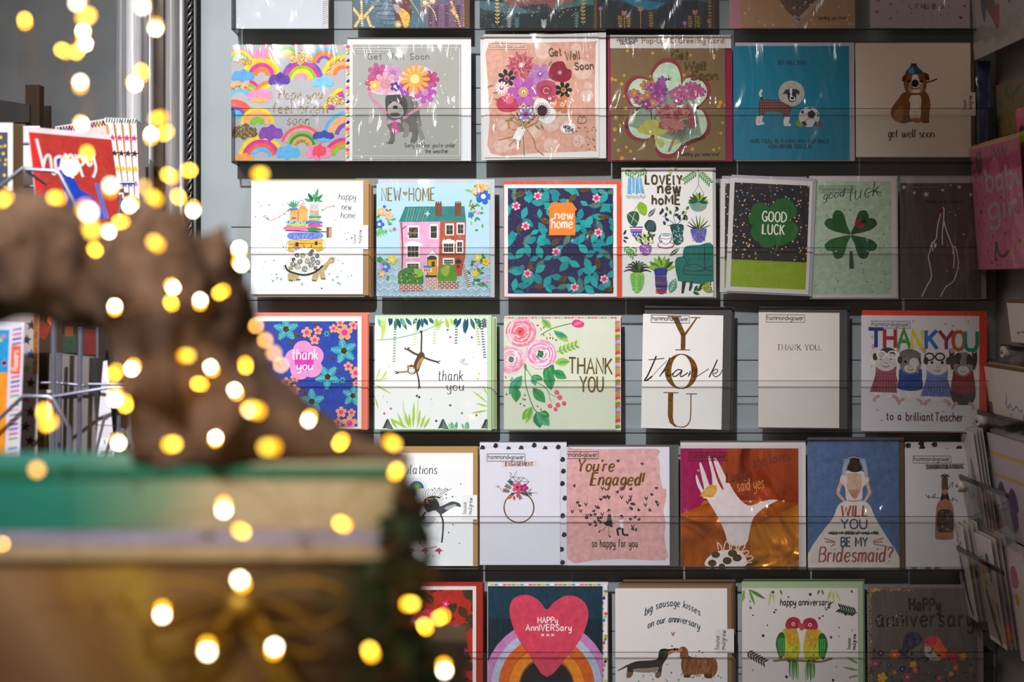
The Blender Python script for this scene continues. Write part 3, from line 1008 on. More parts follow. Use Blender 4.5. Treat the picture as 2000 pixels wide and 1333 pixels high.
# ribbon frame and flowers
a.rib([(1170, 690), (1180, 760), (1300, 890)], 26, '#c687a8', 'wash')
a.rib([(1640, 800), (1540, 850), (1430, 925)], 24, '#c687a8', 'wash')
a.blob([(1310, 930), (1355, 945), (1400, 930), (1410, 960), (1360, 950), (1310, 970)], '#d8a0cc', 'wash')
a.poly([(1350, 950), (1325, 1040), (1360, 1020), (1375, 1040), (1405, 1035), (1372, 945)], '#d0508a', 'wash')
a.blob([(1160, 700), (1140, 640), (1220, 530), (1330, 510), (1420, 560), (1520, 510), (1640, 540), (1690, 640), (1670, 760), (1600, 790), (1450, 740), (1250, 740)], '#d8c4da', 'wash')
a.flower(1230, 570, 80, 7, '#bc5a90', '#a84880', 'wash', pet=.45)
a.flower(1190, 650, 60, 6, '#c85a80', '#e8a8bc', 'wash')
a.flower(1350, 570, 70, 6, '#c890c0', '#b070b0', 'wash')
a.flower(1290, 650, 90, 8, '#dca6b4', '#d090a0', 'wash')
a.ell(1290, 655, 45, 38, '#d08c9c', 'wash')
a.flower(1640, 620, 70, 7, '#b84a7c', '#a0406c', 'wash')
a.flower(1600, 720, 85, 7, '#b45aa8', '#c884c4', 'wash')
a.flower(1440, 690, 60, 6, '#a24aac', '#c080c8', 'wash')
a.flower(1520, 615, 115, 13, '#e0a436', '#f4dc90', pet=.3)
a.flower(1365, 675, 38, 5, '#5c3a9c', '#e8e0d0')
a.flower(1205, 665, 42, 5, '#eab85c', '#f6e6b8')
a.done('printed_picture')
a = c.art(T, 1.2e-3)
a.text(1150, 460, 44, 'Get Well Soon', 5.5, '#6e7478', serif=1.0, sx=.85, sp=2.0, fit=480)
a.text(1440, 1150, 30, "Sorry to hear you're under", 3.6, '#55544e', serif=.8, sx=.78, sp=1.2, fit=395)
a.text(1600, 1195, 30, "the weather", 3.6, '#55544e', serif=.8, sx=.85, sp=1.2, fit=182)
a.done('lettering')
c.sleeve(684, 80, 904, 313, 8, 2.4)
a = c.art(T, .0042, clip=None); stamp(a, 1050, 370, 1345, 410, '#dcdedc'); a.done('shop_stamp', c.root)

T = (920, 0, .26)
c = Card('greeting_card', 'white get well card with a pink panel and a bouquet of painted flowers', 'card', (946, 70, 1170, 308))
c.front('#ebe7e4')
c.quad('envelope', [(938, 71), (1184, 62), (1184, 309), (940, 313)], '#e4dedb', -.0011, .0009, label='white envelope')
a = c.art(T)
a.blob([(130, 330), (400, 320), (900, 310), (935, 340), (930, 700), (940, 1100), (900, 1135), (500, 1150), (150, 1155), (140, 900), (125, 600)], '#d9a692', 'wash', 3)
for x, y, r in ((540, 380, 60), (840, 520, 75), (870, 720, 48), (240, 940, 40), (480, 990, 48), (600, 1090, 55), (810, 1060, 45), (790, 360, 40), (600, 930, 60), (230, 1090, 60), (700, 880, 50), (880, 640, 30)):
    a.ell(x, y, r, None, '#e3bfb0', 'wash', n=20)
ST = '#6e7c54'
for p in ([(300, 850), (380, 960), (400, 1170)], [(340, 840), (385, 960), (360, 1110)], [(480, 750), (400, 960), (280, 1100)], [(430, 700), (395, 950)], [(600, 760), (430, 930)], [(330, 1060), (340, 1090)]):
    a.rib(p, 7, ST)
for x, y, an in ((120, 655, 20), (160, 700, 10), (170, 740, -20), (420, 590, 80), (580, 500, 60), (620, 620, 40), (470, 610, 100), (480, 940, -40), (520, 930, -60), (330, 880, 200), (310, 900, 190)):
    a.leaf(x, y, an, 60, 22, '#b3a184', 'wash')
    a.leaf(x, y, an, 56, 12, ST, 'wash')
for k in range(30):
    an = 12 * k
    a.leaf(375, 495, an, 122 - (k % 3) * 14, 30, ['#b8566a', '#c8707c', '#a84858'][k % 3], 'wash')
a.dots(30, (300, 440, 440, 550), (5, 9), ['#d89c8c', '#a03c50'], 3)
a.star(378, 487, 30, '#e8d8d8', n=8, inner=.4)
a.flower(520, 560, 85, 6, '#b77cbc', '#a868b0', 'wash'); a.star(520, 555, 22, '#3a2c3c', n=8); a.ell(520, 552, 9, None, '#e8e8f0')
a.blob([(590, 520), (620, 470), (690, 460), (720, 510), (755, 530), (745, 590), (690, 615), (620, 600), (585, 570)], '#8c2038', 'wash')
a.star(668, 543, 26, '#d8a4a4', n=7, inner=.3)
a.flower(268, 585, 66, 7, '#232838', '#d07888', pet=.3); a.ell(268, 592, 11, None, '#8c2040')
a.flower(230, 660, 50, 12, '#ece8e8', '#b83a5c', pet=.3); a.ell(230, 655, 9, None, '#f0e8e8')
a.flower(393, 690, 115, 6, '#b45cb0', '#d6a062', 'wash', mr=.34); a.ell(396, 690, 14, None, '#eee'); a.ell(396, 694, 6, None, '#222')
a.blob([(490, 640), (540, 605), (610, 610), (650, 660), (640, 740), (580, 765), (510, 730)], '#b04a62', 'wash')
a.ell(565, 680, 50, 44, '#a23850', 'wash'); a.arc(565, 680, 22, 5, '#e0b0b0', 20, 320)
a.flower(695, 675, 62, 7, '#15161c', '#c88a3c', pet=.3); a.ell(695, 672, 8, None, '#7c2c5c')
a.blob([(190, 780), (220, 730), (300, 720), (350, 770), (350, 820), (290, 840), (220, 830)], '#c03a5a', 'wash')
a.blob([(250, 720), (300, 705), (320, 760), (270, 780)], '#d8647c', 'wash')
a.dots(12, (235, 700, 310, 760), (4, 6), ['#f0d0d0'], 8)
a.flower(685, 785, 66, 5, '#c87c50', '#d89868', 'wash'); a.ell(685, 785, 12, None, '#e8e0f0'); a.ell(685, 785, 6, None, '#5c3a8c')
a.blob([(480, 760), (520, 735), (570, 755), (600, 800), (640, 840), (620, 910), (560, 930), (500, 890), (470, 830)], '#ece9e6', 'wash')
for k in range(22):
    an = math.radians(k * 16.4)
    a.line(535, 832, 535 + 60 * math.cos(an), 832 - 62 * math.sin(an), 5, '#6c2c48')
a.ell(535, 832, 38, 42, '#33202c', 'wash')
a.flower(412, 858, 66, 10, '#2a2c40', None, pet=.3)
a.flower(412, 858, 58, 10, '#e4e2ea', None, pet=.3)
a.flower(412, 858, 44, 6, '#8a80c4', '#a82c70', mr=.42)
a.rib([(385, 960), (300, 900), (280, 930), (300, 970), (385, 962), (450, 890), (500, 870), (490, 920), (390, 965)], 9, '#b08440', 'foil')
a.rib([(380, 962), (320, 1020), (200, 1052)], 8, '#b08440', 'foil')
a.rib([(420, 970), (470, 1050), (490, 1120), (545, 1165)], 8, '#b08440', 'foil')
a.poly([(350, 960), (385, 950), (410, 975), (370, 1060), (310, 1040)], '#f0ecea')
a.ell(385, 964, 6, None, '#333')
a.blob([(672, 960), (700, 930), (760, 928), (785, 945), (775, 990), (730, 1005), (690, 995)], '#f0ecec')
a.dots(26, (780, 940, 940, 1140), (3, 5), [DGOLD, '#8c4830'], 4, 'foil', lambda x, y: x + y * .4 < 1170)
a.rib([(800, 915), (815, 870), (835, 885), (850, 868), (865, 905), (850, 925), (815, 925)], 3.5, '#4a3a34', closed=True)
a.done('printed_picture')
a = c.art(T, 6e-3)
a.text(588, 418, 56, 'Get', 6.5, '#6e5430', 'foil', serif=1.0, rot=5, sx=1.0, fit=92)
a.text(712, 445, 56, 'Well', 6.5, '#6e5430', 'foil', serif=1.0, rot=6, sp=1.8, fit=108)
a.text(778, 520, 50, 'Soon', 6.5, '#5a4a3a', 'foil', serif=1.0, rot=3, sp=1.8, fit=140)
a.text(690, 962, 26, 'WITH', 4, '#3a2c2c', sx=.6, rot=-12); a.text(712, 990, 24, 'LOVE', 4, '#3a2c2c', sx=.7, rot=0)
a.done('lettering')
c.sleeve(938, 64, 1172, 312, 9, 2.0)
a = c.art(T, .0042, clip=None); stamp(a, 130, 318, 415, 365, '#e8dcd4'); a.done('shop_stamp')
stack(2, 'card in a white envelope standing behind the pink bouquet get well card', 'cards behind the pink bouquet card', (950, 78, 1175, 308), (943, 66, 1182, 312), '#e6e2e0', dx=1.6, dz=-.5)

c = Card('greeting_card', 'brown dotted pop-up get well card with a mint flower-shaped window and a white header label', 'card', (1193, 68, 1417, 313))
c.front('#7d6a4e', (1193, 92, 1417, 313))
c.envelope(1187, 67, 1431, 315, '#8c1f48', label='dark pink envelope')
a = c.art(T, clip=(1193, 92, 1417, 313))
a.rect(1050, 355, 1912, 1202, '#80694a', 'kraft')
a.dots(60, (1055, 370, 1910, 1200), (9, 17), ['#cf9630'], 12)
FP = []
for k in range(6):
    an = 90 + 60 * k
    for d, r in ((-28, 245), (-14, 345), (0, 372), (14, 345), (28, 245), (30, 160)):
        rr = math.radians(an - d)
        FP.append((1478 + r * .92 * math.cos(rr), 812 - r * math.sin(rr) * .99))
a.blob([(1478 + (x - 1478) * 1.05, 812 + (y - 812) * 1.04) for x, y in FP], '#8c3438', 'wash', 4)
a.blob([(1478 + (x - 1478) * .955, 812 + (y - 812) * .94) for x, y in FP], '#bfd9bd', 'wash', 4)
def cluster(a, cx, cy, rx, ry, n, r, cols, mid, seed):
    R = random.Random(seed)
    for i in range(n):
        an, q = R.uniform(0, 6.283), math.sqrt(R.random())
        a.flower(cx + rx * q * math.cos(an), cy + ry * q * math.sin(an), r * R.uniform(.8, 1.15), 5, cols[i % len(cols)], mid, 'wash', R.uniform(0, 72), mr=.28)
a.rib([(1350, 800), (1358, 900), (1365, 1020)], 8, '#3c2c34')
a.line(1630, 780, 1622, 820, 8, '#3c2c34')
a.rib([(1380, 1110), (1400, 1000), (1470, 960)], 7, '#a8a048', 'wash')
for k in range(9):
    an = math.radians(20 + k * 17)
    a.line(1380, 1010, 1380 - 140 * math.cos(an), 1010 - 120 * math.sin(an), 5, '#a8a040', 'wash')
a.blob([(1250, 990), (1330, 900), (1420, 920), (1480, 980), (1400, 1015)], '#b4b054', 'wash')
a.blob([(1390, 1040), (1450, 1060), (1440, 1110), (1410, 1100)], '#bcb860', 'wash')
a.blob([(1500, 1060), (1560, 1050), (1560, 1080), (1500, 1100)], '#bcb860', 'wash')
cluster(a, 1325, 715, 125, 90, 30, 34, ['#93468c', '#a65a9c', '#7c3880', '#b07848'], '#c8a050', 1)
cluster(a, 1420, 650, 40, 60, 8, 32, ['#9c5098', '#8a3c84'], None, 4)
cluster(a, 1635, 710, 110, 75, 18, 38, ['#9c4a78', '#b0608c', '#a85484'], '#d8a070', 2)
cluster(a, 1540, 890, 150, 95, 46, 30, ['#b06a64', '#bc7a70', '#9c5058'], '#7c3444', 3)
a.blob([(1430, 900), (1500, 960), (1540, 990), (1480, 1125), (1500, 1120), (1552, 985), (1600, 950), (1560, 920), (1480, 890)], '#b07068', 'wash')
a.line(1485, 600, 1485, 560, 3, INK); a.line(1465, 598, 1505, 580, 3, INK); a.line(1462, 585, 1506, 600, 3, INK); a.ell(1485, 592, 5, 9, INK)
a.done('printed_picture')
a = c.art(T, 1.6e-3)
a.text(1505, 440, 62, 'Get', 17, '#66542c', 'foil', sx=1.2, slant=.15, fit=125)
a.text(1600, 520, 62, 'Well', 17, '#66542c', 'foil', sx=1.1, slant=.15, fit=165)
a.text(1650, 596, 62, 'Soon', 17, '#66542c', 'foil', sx=1.2, slant=.15, fit=200)
a.text(1565, 1170, 24, '"sending you some love"', 4, '#3c3038', serif=.8, sx=.76, fit=300)
a.done('lettering')
c.slab('header_label', 1192, 67.5, 1429, 93.5, '#d6d0cc', .0003, .0002, label='white header label')
a = c.art(T, .0014, clip=None)
a.text(1288, 320, 36, 'Pop-Up 3D Greeting Card', 6, '#8a6a3c', serif=1.0, sx=1.2, sp=2.4, word=4, fit=612)
a.text(1100, 308, 22, 'HAMMOND', 4.5, '#3a3634', sx=1.0, sp=1.6, fit=152); a.text(1122, 330, 20, 'GOWER', 4.5, '#3a3634', sx=1.1, sp=1.6, fit=108)
a.done('header_lettering', c.root)
c.sleeve(1189, 68, 1419, 314, 10, 2.0)

T = (1420, 0, .29)
c = Card('greeting_card', 'teal blue card with a dog in a cone collar beside a football', 'card', (1433, 89, 1659, 312))
c.front('#0d7f9c')
c.envelope(1437, 82, 1670, 314, '#b8b2be', label='white envelope')
a = c.art(T)
a.up()
DR, DW = '#6b3a36', '#e4dcd4'
a.ell(436, 628, 88, 87, '#b9b2aa', 'wash', n=28)
a.rib([(235, 655), (224, 630), (238, 603)], 15, DW)
a.line(234, 650, 236, 672, 14, '#202022')
a.blob([(228, 672), (300, 668), (360, 680), (440, 725), (425, 760), (410, 792), (378, 790), (372, 762), (270, 750), (245, 780), (218, 775), (215, 710)], DR)
a.up()
for i in range(14):
    for j in range(6):
        x, y = 228 + i * 15, 680 + j * 18
        if y < 760 and x < 400 - max(0, 700 - y) * 1.2 or 380 < x < 415 and 720 < y < 785:
            a.rect(x, y, x + 6, y + 6, '#8c8a84', hold=True)
for x, y in ((205, 790), (228, 785), (392, 795), (408, 795)):
    a.rib([(x + 8, y - 8), (x, y + 20), (x + 2, y + 50)], 20, DW)
    a.ell(x + 8, y + 46, 17, 9, DW)
a.blob([(375, 640), (395, 605), (430, 600), (470, 600), (490, 615), (485, 638), (470, 630), (465, 670), (440, 688), (415, 672), (405, 635), (385, 632)], '#34363a')
a.blob([(425, 602), (440, 600), (440, 640), (450, 665), (430, 668)], DW)
a.ell(442, 664, 20, 15, DW); a.ell(442, 660, 12, 9, '#111'); a.ell(424, 632, 6, None, '#0a0a0a'); a.ell(455, 630, 6, None, '#0a0a0a')
a.ell(490, 830, 28, 26, '#7da03a'); a.ell(620, 836, 22, 20, '#7a3c48')
a.ell(554, 787, 70, 69, '#d9d2ca', n=30)
a.star(570, 770, 30, '#26282c', n=5, inner=.8, rot=80)
for pts in ([(495, 755), (520, 735), (515, 770)], [(500, 820), (530, 815), (540, 848), (515, 845)], [(590, 825), (612, 815), (600, 843), (582, 850)], [(606, 750), (622, 780), (612, 790)], [(540, 722), (575, 722), (560, 732)]):
    a.poly(pts, '#26282c')
for p, q in (((515, 760), (545, 770)), ((545, 800), (525, 820)), ((585, 795), (600, 822)), ((595, 760), (612, 760)), ((565, 742), (558, 730)), ((545, 800), (585, 795))):
    a.line(*p, *q, 3, '#55524f', hold=True)
a.done('printed_picture')
a = c.art(T, 1.2e-3)
a.text(345, 430, 24, 'GET WELL SOON', 3.4, '#1f3c48', sx=.75, fit=190)
a.text(160, 962, 24, "HOPE YOU'LL BE PLAYING WITH YOUR BALLS", 3.4, '#24404a', sx=.68, sp=1.1, fit=525)
a.text(276, 998, 24, "AGAIN BEFORE TOO LONG", 3.4, '#24404a', sx=.68, sp=1.1, fit=290)
a.done('lettering')
c.sleeve(1430, 85, 1668, 314, 11, .7)

c = Card('greeting_card', 'cream get well soon card with a sitting brown bulldog wearing an ice bag', 'card', (1672, 83, 1897, 307))
c.front('#cfc0b0')
c.envelope(1674, 80, 1905, 309, '#5e4a38', 'kraft', label='kraft envelope')
a = c.art(T)
a.up()
BR, TN, WH = '#7a4a26', '#9c6a3c', '#d6c6b8'
a.blob([(1200, 620), (1330, 610), (1370, 680), (1365, 760), (1350, 810), (1240, 820), (1150, 820), (1108, 780), (1110, 730), (1160, 660)], BR, 'wash')
a.blob([(1120, 790), (1160, 720), (1210, 740), (1190, 810), (1150, 822)], TN, 'wash')
a.blob([(1245, 640), (1300, 640), (1312, 700), (1300, 800), (1240, 800), (1225, 700)], WH, 'wash')
a.blob([(1195, 690), (1235, 690), (1225, 800), (1215, 828), (1165, 826), (1185, 790)], BR, 'wash')
a.blob([(1312, 690), (1360, 690), (1362, 800), (1365, 825), (1315, 826), (1310, 780)], BR, 'wash')
a.blob([(1240, 800), (1290, 795), (1310, 820), (1270, 826)], TN, 'wash')
a.blob([(1190, 540), (1210, 495), (1280, 480), (1335, 490), (1350, 550), (1330, 620), (1270, 640), (1210, 620)], BR, 'wash')
a.blob([(1182, 545), (1190, 510), (1215, 495), (1205, 540)], '#4a2c18')
a.blob([(1330, 490), (1360, 500), (1365, 540), (1340, 530)], '#4a2c18')
a.blob([(1255, 500), (1285, 498), (1300, 540), (1320, 570), (1315, 615), (1270, 625), (1230, 615), (1228, 570), (1245, 545)], WH, 'wash')
a.blob([(1225, 575), (1250, 560), (1252, 610), (1235, 620)], '#a88468', 'wash'); a.blob([(1300, 560), (1320, 575), (1318, 615), (1300, 610)], '#a88468', 'wash')
a.ell(1270, 560, 24, 26, '#1c1614'); a.ell(1228, 545, 13, 11, '#2a1c14'); a.ell(1310, 545, 12, 10, '#2a1c14')
a.rib([(1240, 590), (1270, 598), (1300, 590)], 6, '#2a1c14')
a.blob([(1205, 492), (1230, 455), (1245, 440), (1280, 440), (1295, 455), (1325, 490), (1265, 500)], '#2c4c60', 'wash')
a.blob([(1230, 470), (1255, 450), (1265, 490), (1235, 492)], '#5c8ca0', 'wash')
a.rect(1242, 425, 1282, 440, '#26303c')
a.rib([(1345, 555), (1380, 545), (1418, 530)], 9, '#5c2a24')
for x in (1180, 1200, 1330, 1350):
    a.line(x, 815, x + 3, 826, 4, '#2a1a10')
a.done('printed_picture')
a = c.art(T, 1.4e-3)
a.text(1085, 925, 55, 'get', 6.5, '#1d1a1c', sx=.95, slant=.08, contrast=.35, fit=62)
a.text(1178, 925, 55, 'well', 6.5, '#1d1a1c', sx=.9, sp=1.1, slant=.05, contrast=.35, fit=92)
a.text(1296, 925, 50, 'soon', 6.5, '#1d1a1c', sx=.9, sp=1.1, contrast=.35, fit=98)
a.done('lettering')
c.slab('signature_tag', 1880, 180, 1906, 226, '#cabcae', .0002, .00015, label='small paper signature tag')
a = c.art(T, .0008, clip=None)
a.text(1612, 738, 24, 'louise', 3, INK, rot=90, sx=.8); a.text(1650, 738, 24, 'mulgrew', 3, INK, rot=90, sx=.8)
a.done('signature')

c = Card('greeting_card', 'dark navy blue envelope with a film edge, standing right of the cream bulldog card', 'envelope', (1909, 118, 1936, 300), .004)
c.front('#2a3360'); c.sleeve(1906, 118, 1940, 302, 12, 1.5)
# ================================================================== ROW 3
def tortoise_tag(c, x0, y0, x1, y1, tf, tx, ty, h=22, col='#3c3e48'):
    c.slab('signature_tag', x0, y0, x1, y1, '#f0f2f4', .0002, .00015, label='small white signature tag')
    a = c.art(tf, .0008, clip=None)
    a.text(tx, ty, h, 'louise', h * .12, col, rot=88, sx=.9); a.text(tx + h * 1.7, ty, h, 'mulgrew', h * .12, col, rot=88, sx=.9)
    a.done('signature')

T = (450, 320, .26)
c = Card('greeting_card', 'white happy new home card with a tortoise carrying suitcases, cushions and house plants', 'card', (490, 353, 709, 575))
c.front('#f6f7f9')
c.envelope(492, 350, 720, 577, '#b08a5e', 'kraft', label='kraft envelope')
a = c.art(T)
K = '#1e1f24'
# suitcase, rolled rug, cushions, boxes
a.blob([(438, 580), (560, 572), (685, 568), (692, 600), (685, 655), (560, 662), (440, 660), (434, 610)], '#dcae42', 'wash', 3)
a.rib([(440, 605), (560, 600), (690, 600)], 4, K)
a.rib([(438, 580), (560, 572), (686, 568), (690, 650), (440, 660)], 3, '#5a4420', closed=True)
a.arc(475, 662, 48, 12, '#c050a0', 0, 90); a.arc(468, 662, 34, 10, '#50a0c0', 0, 90); a.arc(462, 662, 22, 8, '#d8d0f0', 0, 95)
a.rect(488, 590, 510, 620, '#34322e'); a.rect(634, 584, 654, 612, '#34322e')
a.rib([(550, 610), (560, 632), (600, 632), (610, 606)], 6, '#4a3a20')
a.blob([(438, 520), (560, 515), (680, 518), (684, 558), (560, 566), (440, 566)], '#6c82d0', 'wash', 3)
a.rib([(450, 520), (470, 540), (450, 562)], 5, '#3a4aa0'); a.dots(60, (470, 522, 678, 560), (2, 4), ['#3a4aa0', '#b0bcf0'], 3)
a.rib([(410, 502), (560, 508), (722, 512)], 8, '#50283a'); a.rect(720, 475, 760, 556, '#7a5040', 'wash'); a.rect(738, 478, 760, 554, '#b89684', 'wash')
a.blob([(395, 485), (440, 462), (560, 468), (590, 485), (580, 500), (440, 500)], '#d8418e', 'wash'); a.blob([(585, 480), (640, 478), (682, 490), (678, 502), (590, 505)], '#388a40', 'wash')
for k in range(14):
    a.line(415 + 12 * k, 470, 410 + 12 * k, 498, 3, '#f4d0e0', hold=True)
a.blob([(420, 455), (500, 442), (580, 448), (582, 464), (500, 470), (430, 466)], '#a4d244', 'wash')
a.blob([(585, 455), (640, 450), (685, 458), (682, 474), (590, 476)], '#d84a92', 'wash')
a.blob([(402, 438), (450, 425), (510, 428), (590, 425), (590, 445), (500, 450), (430, 450)], '#9cc8e0', 'wash'); a.dots(26, (430, 428, 580, 448), (3, 5), ['#2a4a9c'], 5)
a.blob([(585, 428), (640, 426), (686, 434), (684, 450), (590, 452)], '#5878c8', 'wash')
a.rect(588, 404, 676, 426, '#cfae54', 'wash'); a.rect(586, 392, 680, 408, '#2f9c84', 'wash'); a.rect(592, 368, 666, 392, '#b4c4c0', 'wash')
for k in range(7): a.line(594 + 10 * k, 370, 600 + 10 * k, 391, 2.5, K, hold=True)
a.rect(594, 346, 662, 368, '#d0a060', 'wash')
a.poly([(445, 345), (510, 338), (582, 350), (580, 428), (510, 436), (445, 428)], '#d8a860', 'wash'); a.line(508, 345, 508, 432, 3, '#6a4a20')
a.poly([(445, 345), (430, 350), (480, 322), (505, 336)], '#e0b87c', 'wash'); a.poly([(510, 338), (530, 312), (558, 318), (582, 350)], '#c89448', 'wash')
a.rib([(480, 350), (500, 318), (560, 300)], 4, '#7a4a20'); a.ell(476, 408, 20, 6, '#3060b0')
a.rib([(500, 290), (520, 275), (548, 280), (540, 300)], 3, K)
for an in (50, 70, 90, 105, 120, 140):
    a.leaf(472, 335, an, 70, 12, '#4c9a68', 'wash')
a.blob([(440, 335), (500, 332), (495, 348), (445, 350)], '#6a70b0', 'wash')
a.blob([(596, 300), (660, 300), (668, 345), (592, 345)], '#d8dcdc', 'wash')
for k in range(6): a.rib([(600 + k * 12, 302), (606 + k * 10, 320), (600 + k * 12, 344)], 3, '#4a4c50')
for x, y, an, l, w in ((628, 290, 75, 115, 26), (620, 285, 120, 80, 26), (630, 290, 45, 90, 24), (625, 270, 20, 60, 22), (615, 285, 160, 70, 22), (630, 280, 100, 60, 20), (640, 270, -15, 55, 18)):
    a.leaf(x, y, an, l, w, ['#2f7f4e', '#45a068', '#1d5c40'][int(x + an) % 3], 'wash')
# bunting
a.rib([(245, 395), (300, 425), (370, 395), (430, 350)], 2.5, '#5a5a5e'); a.rib([(680, 350), (730, 325), (785, 315)], 2.5, '#5a5a5e')
for i, (x, y) in enumerate(((280, 412), (322, 415), (362, 398), (402, 372), (430, 350), (690, 345), (712, 338), (745, 322), (770, 318))):
    a.poly([(x - 8, y - 4), (x + 10, y - 6), (x + 3, y + 14)], ['#5a8cc0', '#e8c050', '#f09ab0', '#80b070', '#4a6cb0'][i % 5])
a.rib([(245, 400), (262, 388), (275, 402), (260, 408)], 2.5, K)
# tortoise
SK = '#c9b07e'
a.blob([(690, 770), (730, 730), (745, 705), (775, 702), (785, 722), (770, 742), (740, 760), (715, 800), (680, 800)], SK, 'wash')
a.ell(766, 714, 5, 5, K); a.rib([(755, 745), (770, 742), (780, 732)], 5, '#e0508c')
for pts in ([(440, 815), (490, 820), (480, 862), (490, 878), (440, 880), (430, 862)], [(480, 830), (515, 830), (512, 860), (530, 872), (490, 876)], [(630, 810), (665, 800), (660, 850), (650, 878), (615, 880), (612, 860)], [(665, 800), (700, 800), (712, 850), (722, 864), (680, 866)]):
    a.blob(pts, SK, 'wash')
for x, y in ((445, 876), (460, 880), (500, 872), (515, 872), (620, 876), (636, 880), (688, 864), (704, 866)):
    a.ell(x, y, 6, 5, K)
a.blob([(410, 760), (440, 720), (480, 660), (560, 630), (640, 650), (690, 720), (695, 765), (640, 810), (560, 835), (480, 820), (430, 800)], '#f0ede4', 'wash')
a.rib([(410, 762), (430, 800), (480, 822), (560, 836), (640, 812), (695, 765)], 13, '#2a2a34')
R = random.Random(2)
for i, (x, y, r) in enumerate(((505, 770, 26), (560, 790, 24), (610, 760, 24), (655, 745, 22), (575, 735, 22), (520, 735, 20), (470, 755, 22), (620, 715, 20), (545, 690, 20), (500, 690, 18), (600, 680, 18), (650, 695, 16), (450, 785, 16), (640, 785, 16), (475, 720, 14), (615, 658, 14))):
    pts = [(x + r * (1 - k / 16) * math.cos(k * .9 + i), y + r * (1 - k / 16) * math.sin(k * .9 + i)) for k in range(14)]
    a.rib(pts, 5.5, ['#20222c', '#2c2c36', '#8a7a3c'][0 if i % 4 else 2])
a.dots(26, (170, 250, 420, 900), (2, 5), ['#2e2e3a', '#5060b0', '#c05080'], 4); a.dots(16, (720, 420, 960, 930), (2, 5), ['#3a3a48', '#d04060', '#5a60b8'], 6)
for x, y in ((320, 880), (350, 858), (380, 866), (538, 905), (770, 872), (803, 850), (822, 902)):
    a.poly([(x - 12, y - 10), (x, y + 12), (x + 10, y - 12), (x + 1, y - 1)], '#6cb84c', 'wash')
a.ell(686, 936, 5, 5, K)
a.done('printed_picture')
a = c.art(T, 1.2e-3)
for y, s, x in ((268, 'happy', 812), (345, 'new', 835), (408, 'home', 828)):
    a.text(x, y, 48, s, 4.2, '#2c3036', slant=.12, sx=.95, contrast=.45, fit=126 if s == 'happy' else 72 if s == 'new' else 108)
a.done('lettering')
tortoise_tag(c, 690, 440, 719, 487, T, 940, 600, 24)
stack(3, 'white card in a kraft envelope standing behind the tortoise new home card', 'cards behind the tortoise card', (494, 358, 710, 580), (497, 358, 722, 582), '#a27c52', dx=2.2, dz=.8, kind='kraft')

c = Card('greeting_card', 'pale blue new home card with a pink and a red brick terraced house', 'card', (735, 359, 957, 579))
c.front('#b8dcee')
c.envelope(738, 350, 966, 581, '#c8ccd0', label='grey envelope')
a = c.art(T)
a.poly([(1090, 750), (1300, 700), (1960, 690), (1960, 1010), (1090, 1010)], '#a5c4d6', 'wash')
a.up()
for i in range(15):
    for j in range(5):
        x, y = 1100 + 60 * i, 770 + 52 * j
        if 1270 < x < 1760 and y < 900: continue
        a.rib([(x, y), (x + 26, y + 24), (x + 52, y)], 5, '#dceaf2', smooth=False, hold=True)
        a.rib([(x, y + 12), (x + 26, y + 36), (x + 52, y + 12)], 3, '#7f9cb0', smooth=False, hold=True)
PKH, RDH = '#f0aed0', '#b4583a'
a.poly([(1266, 430), (1580, 430), (1575, 850), (1300, 850), (1280, 830)], PKH, 'wash')
a.poly([(1575, 430), (1770, 430), (1765, 700), (1730, 845), (1560, 845)], RDH, 'wash')
a.poly([(1312, 322), (1758, 318), (1770, 432), (1264, 438)], '#2c8484', 'wash')
for k in range(8): a.rib([(1340 + 22 * k, 330), (1318 + 20 * k, 430)], 3, '#7cb0a4' if k % 2 else '#c8b880', smooth=False)
a.star(1480, 375, 24, '#cfd8d0', n=4)
for x in (1538, 1685):
    a.rect(x, 296, x + 50, 395, '#7c4a34', 'wash')
    for k in range(3): a.rect(x + 4 + 16 * k, 282, x + 13 + 16 * k, 300, '#6a3a28', hold=True)
def win(x, y, w, h, n=2, m=2):
    a.rect(x - 9, y - 14, x + w + 9, y + h + 8, '#f4f2f0')
    a.rect(x, y, x + w, y + h, '#3c3a38')
    for k in range(1, n): a.rect(x + w * k / n - 2, y, x + w * k / n + 2, y + h, '#ece8e4', hold=True)
    for k in range(1, m): a.rect(x, y + h * k / m - 4, x + w, y + h * k / m + 4, '#ece8e4', hold=True)
for q in ((1340, 478, 68, 80, 1), (1504, 468, 46, 90, 1), (1622, 462, 48, 68, 2), (1708, 456, 42, 68, 2), (1704, 588, 36, 76, 2), (1602, 588, 72, 76, 4), (1330, 616, 82, 84, 3), (1604, 722, 70, 28, 3), (1328, 752, 86, 34, 3)):
    win(*q)
a.blob([(1310, 600), (1370, 580), (1435, 600), (1430, 618), (1320, 618)], '#f8f6f4'); a.blob([(1590, 590), (1640, 565), (1690, 590), (1680, 600), (1600, 600)], '#f8f6f4')
a.dots(14, (1335, 482, 1405, 536), (5, 9), ['#8a6a40', '#a89060'], 3)
a.rib([(1282, 440), (1292, 600), (1290, 790)], 12, '#8c5a4c', 'wash'); a.rib([(1290, 490), (1320, 468)], 7, '#8c5a4c')
a.poly([(1474, 690), (1515, 640), (1562, 690), (1562, 770), (1474, 770)], '#f2f0f0'); a.line(1474, 690, 1515, 645, 4, '#8a8484'); a.line(1562, 690, 1515, 645, 4, '#8a8484')
a.ell(1515, 712, 36, 22, '#3c3c3a'); a.rect(1482, 722, 1552, 850, '#e0a222', 'wash'); a.rect(1510, 735, 1536, 775, '#4c3c28'); a.line(1480, 845, 1480, 700, 5, '#4a3a30')
